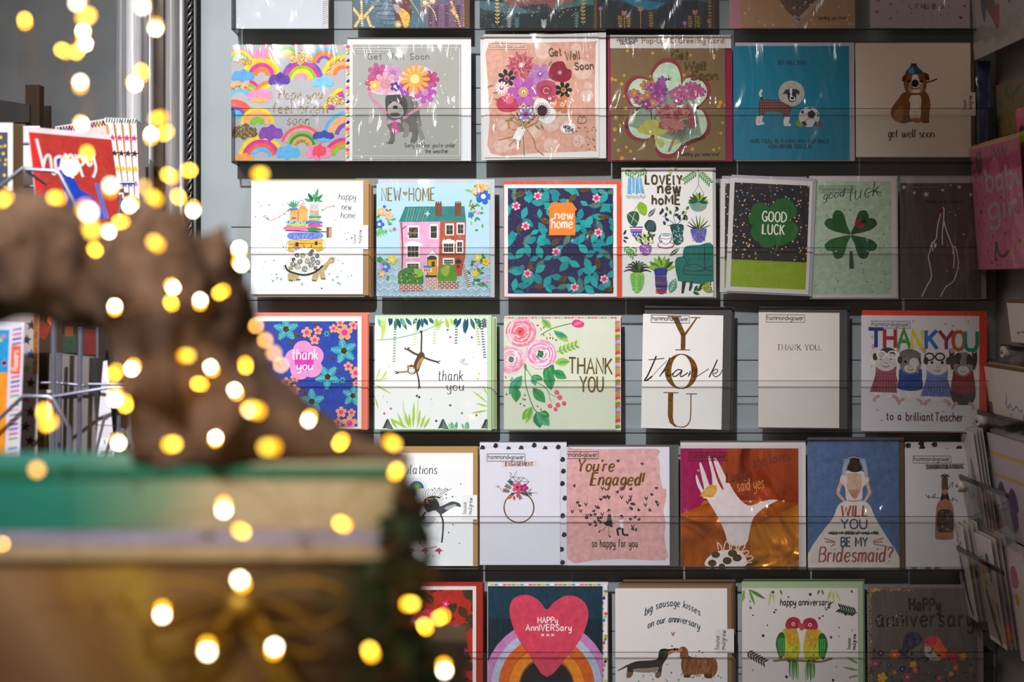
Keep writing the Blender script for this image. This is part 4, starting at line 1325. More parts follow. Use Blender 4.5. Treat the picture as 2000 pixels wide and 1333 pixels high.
a.rect(1450, 765, 1508, 788, '#3a8cb8'); a.rect(1446, 785, 1512, 815, '#f0e8e4'); a.text(1452, 808, 18, 'SOLD', 5, '#c03a30', sx=.8); a.line(1458, 815, 1458, 850, 4, '#d8d0c8')
a.rect(1465, 838, 1550, 858, '#3c342e', 'wash'); a.rect(1692, 728, 1740, 840, '#c0482c', 'wash'); a.blob([(1690, 730), (1712, 716), (1736, 730), (1730, 750), (1694, 750)], '#33302e'); a.rect(1700, 758, 1722, 785, '#5a2a24')
a.blob([(1258, 880), (1262, 820), (1310, 785), (1380, 782), (1440, 800), (1450, 860), (1440, 905), (1350, 915), (1270, 905)], '#3f7f36', 'wash')
a.blob([(1380, 790), (1440, 802), (1445, 840), (1400, 850)], '#8cc03c', 'wash'); a.dots(26, (1270, 820, 1440, 890), (5, 8), ['#c8b46c', '#2c5c2c'], 6)
a.blob([(1556, 870), (1570, 790), (1620, 752), (1670, 765), (1700, 820), (1690, 885), (1600, 890)], '#5c9434', 'wash'); a.blob([(1580, 800), (1620, 765), (1650, 780), (1620, 850)], '#98b83c', 'wash')
def bricks(x0, y0, x1, y1, col):
    a.rect(x0, y0, x1, y1, '#e8dcd8'); a.up(); j = 0; y = y0
    while y < y1 - 4:
        x = x0 - (18 if j % 2 else 0)
        while x < x1:
            a.rect(max(x, x0) + 2, y + 2, min(x + 34, x1) - 2, min(y + 12, y1), col, 'wash', hold=True); x += 36
        y += 14; j += 1
bricks(1266, 905, 1452, 958, '#9c4a3a'); bricks(1466, 855, 1556, 940, '#c08a80'); bricks(1556, 885, 1722, 945, '#8c4234')
a.poly([(1745, 760), (1760, 755), (1812, 930), (1780, 942)], '#e6dcd8')
for k in range(12): a.line(1740 + 3.4 * k, 765 + 15 * k, 1762 + 4.2 * k, 760 + 14.5 * k, 8, '#8c4636', hold=True)
def posy(x, y, r, col, mid, n=5): a.flower(x, y, r, n, col, mid, 'wash')
LG = ['#58b450', '#8cce54', '#3c9c58']
R = random.Random(9)
for bx in ((1800, 160, 1950, 500, 26), (1110, 380, 1240, 520, 14), (1800, 690, 1940, 920, 26), (1100, 700, 1230, 850, 12)):
    for i in range(bx[4]):
        a.leaf(R.uniform(bx[0], bx[2] - 20), R.uniform(bx[1] + 10, bx[3]), R.uniform(0, 360), R.uniform(26, 44), 16, LG[i % 3] if bx[1] != 690 else ['#2c7a3c', '#4c9c4c'][i % 2], 'wash')
posy(1900, 245, 58, '#3068d0', '#f4f4f4'); posy(1880, 175, 40, '#f2b070', '#e89a50'); posy(1838, 205, 28, '#f4c088', '#f0e0b0'); posy(1920, 180, 24, '#f0c060', '#f4e8c0')
posy(1130, 360, 30, '#f4b478', '#e8d8a0'); posy(1185, 385, 34, '#f0c4a0', '#e8a878'); posy(1118, 455, 36, '#3468c8', '#f0f0f0'); posy(1215, 722, 34, '#f2d23c', '#f4e890'); posy(1165, 775, 36, '#3a78d0', '#c8d8f0')
posy(1140, 828, 28, '#f2b488', '#f0d8b8'); posy(1120, 720, 24, '#2c9464', None); posy(1860, 705, 28, '#f4d440', '#f8f0a0'); posy(1920, 735, 30, '#f2c840', '#f08a3a'); posy(1840, 825, 28, '#f2d030', None); posy(1805, 385, 22, '#4078d0', None); posy(1155, 320, 12, '#3a70c8', None)
posy(1860, 362, 16, '#f2a8d0', None); posy(1230, 490, 14, '#c878d0', None); posy(1915, 880, 20, '#f0a0d0', None); posy(1135, 775, 18, '#e0a0e0', None); posy(1845, 755, 16, '#d8a0e0', None)
a.star(1820, 320, 34, '#8a7438', 'foil', inner=.3); a.arc(1185, 332, 20, 10, '#8a7438', 200, 340, 'foil')
for an in (240, 255, 275, 300, 320): a.leaf(1120, 480, an, 75, 12, '#6cc46c', 'wash')
a.done('printed_picture')
a = c.art(T, 1.4e-3)
a.text(1136, 276, 96, 'NEW', 8, '#8c7440', 'foil', sx=.72, sp=1.6, jitter=.2, fit=142); a.heart(1312, 222, 19, '#a08a50', 'foil'); a.text(1342, 276, 96, 'HOME', 8, '#8c7440', 'foil', sx=.62, sp=1.5, jitter=.2, fit=190)
a.done('lettering')['label'] = 'gold foil capitals'
c.sleeve(732, 350, 968, 582, 13, 1.2)

T = (960, 310, .23256)
c = Card('greeting_card', 'navy card of teal leaves and pink flowers around an orange new home house', 'card', (985, 360, 1205, 580))
c.front('#f1f1f2')
c.envelope(983, 353, 1213, 582, '#f4502a', label='bright orange envelope')
a = c.art(T, clip=(992, 367, 1198, 574))
a.rect(136, 246, 1022, 1134, '#2a2352')
TE = ['#169c9e', '#118a94', '#1aa8a6']
R = random.Random(4)
gr = []
for i in range(8):
    for j in range(8):
        gr.append((150 + i * 118 + R.uniform(-26, 26) + (50 if j % 2 else 0), 262 + j * 118 + R.uniform(-26, 26)))
for i, (x, y) in enumerate(gr):
    an = R.uniform(0, 360)
    q = i % 5
    a.rib([(x - 60 * math.cos(math.radians(an)), y + 60 * math.sin(math.radians(an))), (x, y), (x + 30, y + 20)], 4, '#14757e')
    if q in (0, 2, 4):
        a.leaf(x, y, an, 118, 64, TE[i % 3]); a.leaf(x, y, an + 105, 108, 58, TE[(i + 1) % 3])
        if q == 4: a.heart(x - 22, y - 26, 40, TE[(i + 2) % 3], rot=R.uniform(-30, 30))
    elif q == 1:
        a.leaf(x, y, an, 112, 54, '#17767c', vein=('#a89248', 'foil'), vw=4)
        a.leaf(x, y, an + 150, 80, 40, TE[i % 3])
    else:
        a.leaf(x, y, an, 100, 48, '#6e5a2e', 'foil', vein=('#4e3e1e', 'foil'), vw=4)
        a.leaf(x, y, an + 120, 84, 44, TE[i % 3])
for x, y in ((388, 313), (207, 398), (287, 566), (882, 332), (897, 620), (543, 782), (302, 966), (946, 1013), (697, 1080)):
    a.flower(x, y, 36, 6, '#f2b0cc', '#e02c68', rot=20, mr=.5)
a.poly([(468, 430), (512, 366), (630, 372), (636, 338), (648, 340), (650, 370), (676, 368), (720, 428), (702, 440), (704, 644), (482, 644), (488, 436)], '#f0862c')
a.done('printed_picture')
a = c.art(T, 3.5e-3)
a.text(534, 506, 72, 'new', 11, '#f6ece0', sx=1.25, sp=2.4, fit=150); a.text(505, 584, 84, 'home', 11, '#f6ece0', sx=1.05, sp=2.0, slant=.04, fit=172); a.line(492, 520, 530, 500, 8, '#f6ece0')
a.done('lettering')
c.sleeve(976, 352, 1208, 582, 14, 1.0, .0052)

c = Card('greeting_card', 'tall white lovely new home card with potted plants, a blue lampshade and a green sofa', 'card', (1216, 329, 1393, 580))
c.front('#edebe8')
c.envelope(1214, 327, 1399, 582, '#b9b6ae', label='grey envelope')
a = c.art(T)
K2, DG, MG2, LG2, TL = '#232a26', '#1f4a38', '#3f8a3c', '#9cbc34', '#1c5c60'
for x, y, an, l, n in ((1115, 95, -30, 90, 4), (1320, 95, 200, 90, 4), (1730, 110, 215, 130, 6), (1745, 110, -45, 130, 6), (1110, 735, -45, 120, 5), (1230, 740, 220, 90, 3)):
    sprig(a, x, y, an, l, n, 15, 44, '#5a9c50', sw=3)
a.line(1210, 85, 1210, 155, 3, K2)
a.poly([(1150, 160), (1262, 158), (1288, 300), (1240, 290), (1222, 306), (1200, 288), (1170, 300), (1142, 296)], '#7ab4dc', 'wash')
for x0, x1 in ((1178, 1182), (1212, 1206), (1240, 1252)): a.line(x0, 162, x1, 296, 5, '#f0f2f4')
for k in range(13): a.line(1140 + 12.5 * k, 300 + (k % 3) * 7, 1137 + 12.8 * k, 330 + (k % 3) * 5, 4, K2, hold=True)
a.rib([(1140, 300), (1170, 304), (1200, 292), (1222, 310), (1240, 292), (1290, 304)], 6, '#eef0f2')
# hanging pot
a.line(1740, 85, 1742, 220, 4, K2); a.line(1742, 220, 1700, 290, 3, K2); a.line(1742, 220, 1785, 290, 3, K2)
a.blob([(1662, 350), (1740, 340), (1815, 350), (1808, 400), (1770, 440), (1705, 440), (1670, 400)], '#62b0a0', 'wash')
for k in range(6): a.rib([(1690 + 20 * k, 398), (1702 + 20 * k, 412), (1690 + 20 * k, 424)], 6, '#e0603a')
for an in (10, 30, 55, 80, 100, 125, 150, 170, -5, 185): a.leaf(1738, 362, an, 88, 26, [DG, LG2, '#2c5a34'][an % 3 if an > 0 else 0])
# monstera pot
a.rib([(1205, 560), (1200, 450), (1230, 390)], 4, '#6a8a3c')
a.blob([(1225, 400), (1250, 362), (1300, 390), (1308, 440), (1290, 480), (1240, 450)], '#8cba34', 'wash')
a.blob([(1140, 470), (1180, 442), (1230, 450), (1242, 500), (1220, 560), (1190, 568), (1150, 530)], '#2c5c3c', 'wash')
for k in range(4): a.line(1190, 500, 1145 + 30 * k, 455 + (k % 2) * 90, 5, '#c8ccc0')
a.poly([(1160, 572), (1272, 570), (1258, 640), (1210, 670), (1178, 640)], '#3850a8', 'wash'); a.rect(1164, 582, 1268, 592, '#f0f0f0'); a.rect(1164, 598, 1266, 612, '#d060b8')
for k in range(4): a.star(1182 + 22 * k, 632, 10, '#e8e8f0', n=4)
a.leaf(1315, 492, 50, 100, 36, K2, vein=('#d8d8d0', 'paint'), vw=4); a.leaf(1495, 820, 40, 108, 34, K2, vein=('#d8d8d0', 'paint'), vw=4)
a.blob([(1285, 560), (1320, 515), (1370, 530), (1385, 580), (1370, 615), (1310, 605)], '#1f4448', 'wash')
for k in range(4): a.line(1300 + 18 * k, 600, 1330 + 14 * k, 530, 4, '#6a8c88')
# vase with branches
for pts in ([(1550, 550), (1530, 480), (1560, 430)], [(1550, 560), (1500, 520), (1440, 480)], [(1560, 550), (1610, 500), (1640, 440)], [(1540, 560), (1480, 560)]):
    a.rib(pts, 4, K2)
R = random.Random(3)
for x, y in ((1412, 470), (1440, 455), (1460, 490), (1480, 440), (1510, 470), (1540, 440), (1535, 480), (1575, 430), (1600, 470), (1636, 430), (1650, 490), (1620, 520), (1490, 525), (1580, 520), (1460, 560), (1560, 500), (1645, 520)):
    a.leaf(x, y, R.uniform(20, 160), 42, 24, ['#26302c', '#4c7438', '#1f3448'][int(x) % 3])
a.blob([(1502, 560), (1560, 548), (1614, 560), (1608, 640), (1612, 690), (1570, 726), (1530, 710), (1520, 640)], '#17504c', 'wash')
for i in range(26): a.leaf(R.uniform(1515, 1595), R.uniform(575, 700), R.uniform(0, 360), 20, 8, '#a8c4b8')
# cup
a.ell(1464, 722, 68, 26, '#eceeee'); a.rib([(1464 + 66 * math.cos(t * .628), 724 + 25 * math.sin(t * .628)) for t in range(10)], 6, '#c84848', closed=True); a.rib([(1464 + 70 * math.cos(t * .628), 726 + 27 * math.sin(t * .628)) for t in range(10)], 3, '#2a4a6c', closed=True)
a.blob([(1420, 640), (1465, 628), (1512, 640), (1505, 690), (1480, 716), (1450, 716), (1428, 690)], '#f2f2f2'); a.rib([(1420, 640), (1428, 690), (1450, 716), (1480, 716), (1505, 690), (1512, 640), (1465, 630)], 5, '#2c5c88', closed=True); a.rib([(1424, 645), (1408, 660), (1412, 690), (1432, 694)], 6, '#2c5c88'); a.ell(1466, 645, 36, 10, '#8cb8c0'); a.rib([(1428, 668), (1465, 676), (1506, 668)], 5, '#c84848')
# striped-leaf pot right
for an in (40, 60, 80, 100, 125, 145, 20, 160): a.rib([(1738, 600), (1738 + 60 * math.cos(math.radians(an)), 600 - 70 * math.sin(math.radians(an))), (1738 + 105 * math.cos(math.radians(an)), 600 - 125 * math.sin(math.radians(an)))], 15, [LG2, K2, '#5c7c30'][an % 3], taper=.8)
a.poly([(1670, 590), (1808, 588), (1806, 618), (1792, 680), (1760, 704), (1720, 702), (1690, 670), (1674, 618)], '#5a62b0', 'wash'); a.dots(50, (1690, 615, 1790, 690), (3, 6), ['#b86070', '#303878', '#7a84c8'], 5)
# purple pot
for i in range(36): a.leaf(R.uniform(1220, 1355), R.uniform(640, 725), R.uniform(30, 150), 38, 18, ['#a8c860', '#3c5430', '#c4d880', '#26342a'][i % 4])
a.blob([(1244, 735), (1295, 718), (1342, 732), (1340, 780), (1310, 812), (1275, 810), (1248, 780)], '#9c60b0', 'wash'); a.dots(12, (1255, 740, 1335, 800), (5, 7), ['#e4d0e8'], 6)
# spiky plant in a green pot
for an in (10, 28, 45, 62, 80, 97, 115, 133, 150, 168): a.rib([(1225, 960), (1225 + 65 * math.cos(math.radians(an)), 950 - 80 * math.sin(math.radians(an))), (1225 + 118 * math.cos(math.radians(an)), 970 - 105 * math.sin(math.radians(an)))], 24, ['#2c4a30', '#1d2c28', '#4a7434'][an % 3], taper=.85)
a.blob([(1166, 970), (1225, 958), (1280, 968), (1276, 1060), (1240, 1122), (1200, 1122), (1172, 1050)], '#8cc43c', 'wash', 3)
for i in range(4):
    for j in range(5): a.leaf(1180 + 26 * i, 1000 + 26 * j, 45 + 90 * (i % 2), 26, 12, '#4cb090')
# striped vase
for an in (15, 35, 55, 75, 100, 120, 145, 165): a.leaf(1425, 935, an, 125, 40, [LG2, '#4a8c34', '#244834'][an % 3], 'wash')
a.blob([(1366, 930), (1420, 918), (1476, 928), (1468, 985), (1476, 1070), (1455, 1128), (1400, 1132), (1376, 1070), (1372, 985)], '#28388c', 'wash', 3)
for k, col in enumerate(('#f0f0f0', '#e0703a', '#88a8d8', '#f0f0f0', '#e0502e', '#30388c', '#f0e8e0', '#e8502e', '#e8502e')): a.rect(1377 - (k in (2, 3, 4)) * 3, 985 + 17 * k, 1470, 994 + 17 * k, col, hold=True)
a.leaf(1496, 1130, 68, 135, 70, '#4c9478', 'wash', vein=('#d8e4d8', 'paint'), vw=4)
# sofa
a.blob([(1860, 728), (1860, 1028), (1600, 1030), (1560, 1000), (1540, 880), (1560, 830), (1605, 820), (1610, 770), (1640, 735), (1740, 726)], '#0f7468', 'wash', 4)
for pts in ([(1606, 825), (1630, 840), (1640, 890), (1616, 910), (1612, 960), (1660, 975), (1860, 980)], [(1640, 900), (1720, 890), (1790, 930), (1720, 945), (1620, 940)], [(1860, 895), (1790, 928), (1860, 945)], [(1790, 730), (1792, 930)]):
    a.rib(pts, 7, '#0c3c3c')
for i in range(5):
    a.ell(1660 + 42 * i, 785, 6, 5, '#0c4a46', hold=True); a.ell(1660 + 42 * i, 845, 6, 5, '#0c4a46', hold=True)
a.poly([(1600, 1030), (1634, 1030), (1612, 1130), (1594, 1130)], '#2c2826'); a.poly([(1668, 1030), (1692, 1030), (1672, 1108), (1656, 1108)], '#2c2826')
for x, y, an in ((1700, 1115, 60), (1720, 1110, 30), (1740, 1090, 50), (1680, 1090, 100), (1690, 1120, -20)): a.leaf(x, y, an, 60, 24, '#24522c')
a.leaf(1760, 1090, 30, 100, 40, '#b4b830', 'wash'); a.leaf(1775, 1100, -10, 90, 34, '#98a828', 'wash'); a.dots(16, (1770, 1050, 1850, 1110), (4, 6), ['#4a6020'], 4)
a.leaf(1500, 130, 80, 46, 26, '#a8b834'); a.leaf(1540, 92, 40, 30, 16, '#5a8c3c'); a.leaf(1108, 640, 60, 50, 18, '#24304c'); a.leaf(1108, 660, -10, 44, 18, '#34425c'); a.leaf(1105, 680, -40, 40, 16, '#24304c')
a.done('printed_picture')
a = c.art(T, 2.4e-3)
a.text(1296, 212, 74, 'LOVElY', 15, '#5c4a2a', 'foil', sx=.9, sp=2.6, jitter=.4, fit=304); a.text(1400, 288, 92, 'new', 17, '#5c4a2a', 'foil', sx=1.05, sp=2.6, fit=186); a.text(1352, 382, 76, 'hoME', 15, '#5c4a2a', 'foil', sx=1.0, sp=2.6, fit=232)
a.done('lettering')
c.sleeve(1212, 326, 1396, 582, 15, .6)

T = (1390, 320, .305)
def good_luck(label, dx, y, back):
    c = Card('greeting_card', label, 'card', (1417 + dx, 350, 1579 + dx, 572), y, rot=2.6 if not back else 0.6, group='black clover good luck cards')
    c.front('#d5d0cd')
    c.envelope(1420 + dx, 344, 1586 + dx, 575, '#a9a7b2')
    a = c.art((T[0] + dx, T[1], T[2]), clip=(1426 + dx, 359, 1573 + dx, 563))
    a.rect(100, 110, 620, 640, '#15161e', 'speck'); a.rect(100, 622, 620, 830, '#8aa01a', 'paint')
    for k in range(13): a.rib([(115, 640 + 15 * k), (300, 644 + 15 * k), (420, 638 + 15 * k), (612, 642 + 15 * k)], 2.5, '#9cb42c')
    if not back:
        for x, y, r in ((300, 330, 70), (440, 290, 75), (290, 310, 60), (410, 300, 65), (265, 355, 48), (480, 300, 45), (300, 440, 65), (345, 480, 62), (465, 425, 72), (430, 460, 60), (385, 380, 90)):
            a.ell(x, y, r, None, '#235f2a', n=24)
        a.rib([(405, 480), (408, 520), (392, 580)], 16, '#2c6a30', taper=.5)
        a.text(305, 368, 62, 'GOOD', 8, '#efe8dc', sx=.62, sp=1.4, fit=152); a.text(310, 450, 62, 'LUCK', 8, '#efe8dc', sx=.62, sp=1.5, fit=138)
    a.done('printed_picture')
    c.sleeve(1413 + dx, 344, 1584 + dx, 576, 16 + back, .7)
good_luck('black and lime good luck card with a green clover, tilted in front of its twin', 0, -.004, 0)
good_luck('black and lime card mostly hidden behind the tilted clover good luck card', -11, .006, 1)

c = Card('greeting_card', 'mint green good luck card with a dark green four-leaf clover and a ladybird', 'card', (1584, 346, 1752, 582))
c.front('#c9c3c0')
c.envelope(1582, 343, 1755, 584, '#b5b0ae')
a = c.art(T, clip=(1584, 353, 1742, 575))
a.rect(636, 110, 1155, 838, '#a9bda5', 'wash'); a.dots(90, (640, 120, 1150, 830), (4, 8), ['#8fa890', '#7d9c84'], 4)
CG = ['#24552c', '#1d4a2a', '#2a5c2c', '#1f5030']
for (sx, sy), col in zip(((-1, -1), (1, -1), (-1, 1), (1, 1)), CG):
    k = .92 if sy < 0 else .9
    q = [(0, 6), (22, 60), (40, 130), (60, 165), (95, 170), (115, 140), (118, 118), (150, 112), (168, 85), (160, 60), (120, 30), (40, 8)]
    a.blob([(893 + sx * x, 455 + sy * y * k) for x, y in q], col, 'wash')
a.poly([(884, 560), (904, 560), (914, 672), (882, 674)], '#24502c')
a.done('printed_picture')
a = c.art(T, 1e-3)
a.ell(950, 384, 32, 29, '#9c1f28'); a.ell(975, 370, 16, 15, '#1c1416'); a.line(930, 372, 968, 396, 4, '#2c1014'); a.ell(940, 392, 6, 6, '#2c1014', hold=True); a.ell(955, 376, 5, 5, '#2c1014', hold=True)
for x, y in ((797, 560), (1000, 560), (770, 345)): a.ell(x, y, 6, 5, '#e8ece8', 'foil')
a.done('ladybird')
a = c.art(T, 1.2e-3)
a.text(716, 232, 52, 'good', 5, '#1c2420', slant=.45, rot=11, sx=1.2, sp=2.2, contrast=.4, fit=135); a.text(888, 236, 92, 'luck', 5, '#1c2420', slant=.35, rot=11, sx=.75, sp=1.8, contrast=.4, fit=185); a.rib([(1000, 190), (1040, 172), (1085, 185)], 4, '#1c2420')
a.done('lettering')
c.sleeve(1581, 344, 1756, 583, 18, 1.8)
a = c.art(T, .0044, clip=None); stamp(a, 690, 140, 922, 180, '#7c8c80'); a.done('shop_stamp')

c = Card('greeting_card', 'brown fingers crossed card with a white outline of a hand and red nails', 'card', (1760, 346, 1918, 582))
c.front('#a49b94')
c.envelope(1762, 343, 1927, 584, '#8f8880')
a = c.art(T, clip=(1760, 357, 1917, 582))
a.rect(1200, 122, 1760, 900, '#4c413a')
WL = '#cfc6be'
for pts in ([(1345, 852), (1380, 780), (1408, 720), (1390, 600), (1400, 560), (1412, 510), (1440, 480), (1450, 400), (1478, 290)], [(1492, 285), (1488, 370), (1480, 440), (1480, 520)], [(1490, 370), (1510, 440), (1545, 530), (1562, 535), (1578, 600), (1580, 660), (1550, 750), (1500, 790), (1465, 852)], [(1412, 510), (1418, 560)], [(1425, 495), (1432, 540), (1440, 510)], [(1545, 535), (1555, 600), (1550, 670)], [(1478, 290), (1485, 280), (1492, 290)]):
    a.rib(pts, 7, WL)
a.leaf(1470, 320, 80, 46, 22, '#6c1c24'); a.leaf(1446, 360, 80, 36, 18, '#6c1c24')
for x, y, r in ((1236, 150, 18), (1302, 184, 15), (1378, 195, 22), (1484, 168, 14), (1536, 136, 10), (1590, 148, 16), (1665, 196, 18)):
    a.star(x, y, r, '#b5aca6', rot=100)
a.dots(9, (1500, 250, 1700, 760), (3, 5), [WL], 7)
a.done('printed_picture')
a = c.art(T, 1e-3); a.text(1370, 250, 20, 'fingers crossed', 4, '#241e1c', serif=.8, sx=1.25, sp=2.2, fit=242); a.done('lettering')
c.sleeve(1757, 344, 1926, 583, 19, .8)
a = c.art(T, .0044, clip=None); stamp(a, 1265, 130, 1452, 172, '#6a605a'); a.done('shop_stamp')
# ================================================================== ROW 4
T = (470, 590, .255)
c = Card('greeting_card', 'royal blue thank you card with orange and turquoise flowers, in a coral envelope', 'card', (488, 618, 706, 838))
c.front('#f2f2f2')
c.envelope(489, 611, 718, 840, '#f5806a', label='coral envelope')
a = c.art(T, clip=(492, 628, 698, 834))
a.rect(60, 140, 900, 960, '#2a4ab0', 'wash')
R = random.Random(8)
for i in range(46):
    x, y = R.uniform(90, 880), R.uniform(160, 940)
    if i % 3: a.leaf(x, y, R.uniform(0, 360), R.uniform(30, 62), 20, '#6e5434', 'foil')
    else: a.flower(x, y, 18, 8, '#6e5434', None, 'foil', pet=.3)
a.dots(70, (90, 150, 890, 950), (3, 6), ['#20347c', '#3a66c4', '#7c6440'], 5)
for x, y, r, rot in ((345, 210, 96, 20), (790, 375, 100, 30), (665, 575, 96, 50), (545, 765, 98, 20), (860, 720, 85, 10), (240, 740, 60, 0), (110, 290, 80, 40)):
    for k in range(5):
        an = rot + 72 * k
        a.leaf(x, y, an, r * 1.05, r * .62, '#2fa4b4', 'wash', vein=('#9adce0', 'paint'), vw=3)
    a.ell(x, y, r * .24, None, '#5c4426', 'foil')
for x, y, r in ((505, 235, 42), (590, 220, 34), (566, 292, 38), (710, 205, 34), (795, 235, 60), (862, 180, 36), (760, 160, 32), (824, 495, 36), (880, 545, 46), (415, 585, 34), (348, 620, 42), (330, 690, 36), (412, 675, 42), (108, 608, 38), (770, 845, 42), (850, 850, 32), (835, 930, 58), (748, 922, 34), (884, 625, 26)):
    a.flower(x, y, r, 5, '#f0a878', '#e038b0', rot=18, pet=.52, mr=.4)
for x, y in ((658, 245), (780, 600), (172, 625)): a.flower(x, y, 24, 6, '#3ab0b4', '#20347c', pet=.35)
for k in range(5): a.ell(490 + 76 * math.cos(math.radians(100 + 72 * k)), 450 - 76 * math.sin(math.radians(100 + 72 * k)), 78, None, '#ec9ad4', n=24)
a.ell(486, 455, 74, None, '#e03cb4', n=24)
a.done('printed_picture')
a = c.art(T, 3.6e-3)
a.text(392, 442, 82, 'thank', 9.5, '#f8f2f4', sx=.82, sp=1.6, slant=.06, fit=198); a.text(432, 522, 62, 'you', 9.5, '#f8f2f4', sx=1.05, sp=1.8, fit=122)
a.done('lettering')
c.sleeve(486, 612, 712, 840, 20, .6, .005)
stack(1, 'card in a coral envelope standing behind the royal blue thank you card', 'card behind the royal blue floral card', (490, 620, 708, 838), (492, 612, 720, 840), '#f09080', dx=.5)

c = Card('greeting_card', 'white jungle thank you card with a monkey hanging by its tail from a vine', 'card', (732, 622, 952, 839))
c.front('#f7f9f7')
c.envelope(732, 616, 960, 841, '#bfdcae', label='pale green envelope')
a = c.art(T)
GRN = ['#9cc83c', '#b8d860', '#5ca054', '#2c6c6c', '#1d5068', '#74b8a0']
R = random.Random(6)
for x, an0, l, col in ((1050, -70, 90, 5), (1080, -85, 120, 1), (1110, -100, 190, 1), (1130, -60, 60, 4), (1160, -110, 70, 4), (1190, -95, 100, 3), (1200, -75, 90, 4), (1220, -60, 110, 3), (1240, -80, 70, 5), (1260, -50, 80, 3),
                       (1350, -120, 60, 3), (1370, -100, 110, 4), (1385, -85, 80, 3), (1400, -60, 70, 4), (1440, -50, 60, 3), (1500, -90, 80, 0), (1540, -110, 110, 1), (1570, -75, 90, 0), (1600, -60, 80, 1),
                       (1650, -100, 60, 4), (1690, -120, 90, 4), (1720, -95, 120, 3), (1740, -100, 130, 4), (1760, -70, 100, 3), (1790, -55, 80, 4), (1820, -80, 90, 3)):
    a.leaf(x, 122, an0, l, 30, GRN[col], 'wash')
for x, l, col in ((1185, 330, '#5c9c54'), (1340, 200, '#c8e08c'), (1490, 190, '#b4d470'), (1655, 190, '#2c6c6c'), (1805, 200, '#8cc05c'), (1840, 300, '#2c5c68')):
    sprig(a, x, 130, -90 + (6 if x > 1700 else -2), l, int(l / 20), 8, 17, col, 'wash', sw=1.5)
for k in range(7): a.line(1850, 130 + 10 * k, 1885, 140 + 9 * k, 5, INK, hold=True); a.line(1850, 135 + 12 * k, 1880, 125 + 10 * k, 4, INK, hold=True)
a.rib([(1035, 292), (1150, 285), (1300, 255), (1420, 215), (1560, 150)], 6, '#6ab48c', 'wash')
MB1, MB2 = '#5c4436', '#b88c54'
a.rib([(1392, 235), (1378, 225), (1385, 250), (1384, 320), (1382, 400)], 13, MB1, 'wash')
a.blob([(1360, 400), (1385, 380), (1410, 410), (1395, 450), (1375, 500), (1360, 535), (1335, 530), (1325, 480), (1345, 430)], MB1, 'wash')
a.blob([(1380, 430), (1405, 430), (1385, 470), (1355, 520), (1350, 480)], MB2, 'wash')
a.rib([(1365, 410), (1320, 390), (1275, 360)], 16, MB1, 'wash'); a.rib([(1285, 368), (1262, 362), (1256, 350)], 9, INK); a.rib([(1275, 355), (1300, 350)], 6, INK)
a.rib([(1400, 425), (1450, 445), (1510, 462)], 14, MB1, 'wash'); a.rib([(1505, 462), (1530, 452)], 7, INK); a.rib([(1505, 464), (1525, 474)], 6, INK)
a.rib([(1345, 525), (1362, 590), (1368, 650)], 13, MB1, 'wash'); a.rib([(1366, 645), (1362, 668)], 8, INK); a.rib([(1368, 645), (1380, 662)], 6, INK)
a.rib([(1325, 530), (1270, 535), (1205, 540)], 14, MB2, 'wash'); a.rib([(1210, 540), (1184, 552)], 8, INK); a.rib([(1205, 538), (1180, 535)], 6, INK)
a.blob([(1278, 510), (1295, 485), (1325, 488), (1342, 520), (1335, 550), (1300, 555), (1282, 540)], MB1, 'wash'); a.ell(1310, 525, 24, 26, '#f0e4dc'); a.ell(1302, 512, 4, None, INK); a.ell(1322, 514, 4, None, INK); a.rib([(1300, 535), (1312, 542), (1324, 536)], 4, INK); a.ell(1284, 498, 12, 14, MB2, 'wash')
for x, an, l, w in ((1080, 58, 90, 14), (1030, 8, 105, 13), (1030, -30, 150, 13), (1035, -75, 100, 12), (1040, 70, 110, 12)): a.leaf(x - 5, 600 if an > -20 else 630 if an > -50 else 730, an, l, w, '#b4d860', 'wash')
for x, an, l in ((1200, 125, 90), (1250, 112, 130), (1290, 105, 150), (1320, 88, 210), (1350, 80, 150), (1375, 70, 110), (1400, 60, 100), (1280, 150, 160), (1300, 95, 120)): a.leaf(x, 970, an, l, 20, '#b0d84c', 'wash')
a.leaf(1260, 960, 95, 230, 16, '#e4f2c4', 'wash'); a.leaf(1350, 960, 88, 260, 16, '#e4f2c4', 'wash')
for x, y, an, l in ((1890, 770, 142, 150), (1890, 710, 118, 80), (1890, 830, 190, 130), (1890, 800, 165, 90)): a.leaf(x, y, an, l, 14, '#b8dc54', 'wash')
for cx, col in ((1125, INK), (1550, '#1d4c50'), (1880, INK)):
    for k in range(8): a.line(cx - 10 - 4 * k, 910 + 8 * k, cx, 900 + 9 * k, 6, col, hold=True); a.line(cx + 8 + 5 * k, 908 + 9 * k, cx, 898 + 10 * k, 6, col, hold=True)
for x in (1620, 1650, 1720, 1745): a.leaf(x, 975, 75 + (x % 40), 60, 22, '#5cb090', 'wash'); a.leaf(x - 10, 975, 110, 50, 20, '#9cd08c', 'wash')
for x, y, col in ((1605, 270, '#c83c78'), (1770, 272, '#5a3c98'), (1585, 215, '#3a6c88'), (1825, 550, '#f0d83c'), (1815, 590, '#f0b080'), (1605, 792, '#4a3c68'), (1100, 855, '#d84878'), (1805, 868, '#d03a50'), (1695, 852, '#8a8a8a'), (1498, 912, '#2c2c34'), (1350, 720, INK), (1368, 730, INK), (1150, 818, '#888')): a.star(x, y, 11, col, n=4, inner=.6)
a.rib([(1680, 450), (1700, 470), (1740, 480)], 5, '#8cacb8'); a.leaf(1705, 460, 70, 34, 14, '#a8c4d0', 'wash'); a.leaf(1705, 460, 120, 30, 12, '#a8c4d0', 'wash')
a.dots(24, (1040, 340, 1880, 960), (2, 4), ['#6a6a70', '#b0c070'], 8)
a.done('printed_picture')
a = c.art(T, 1.6e-3)
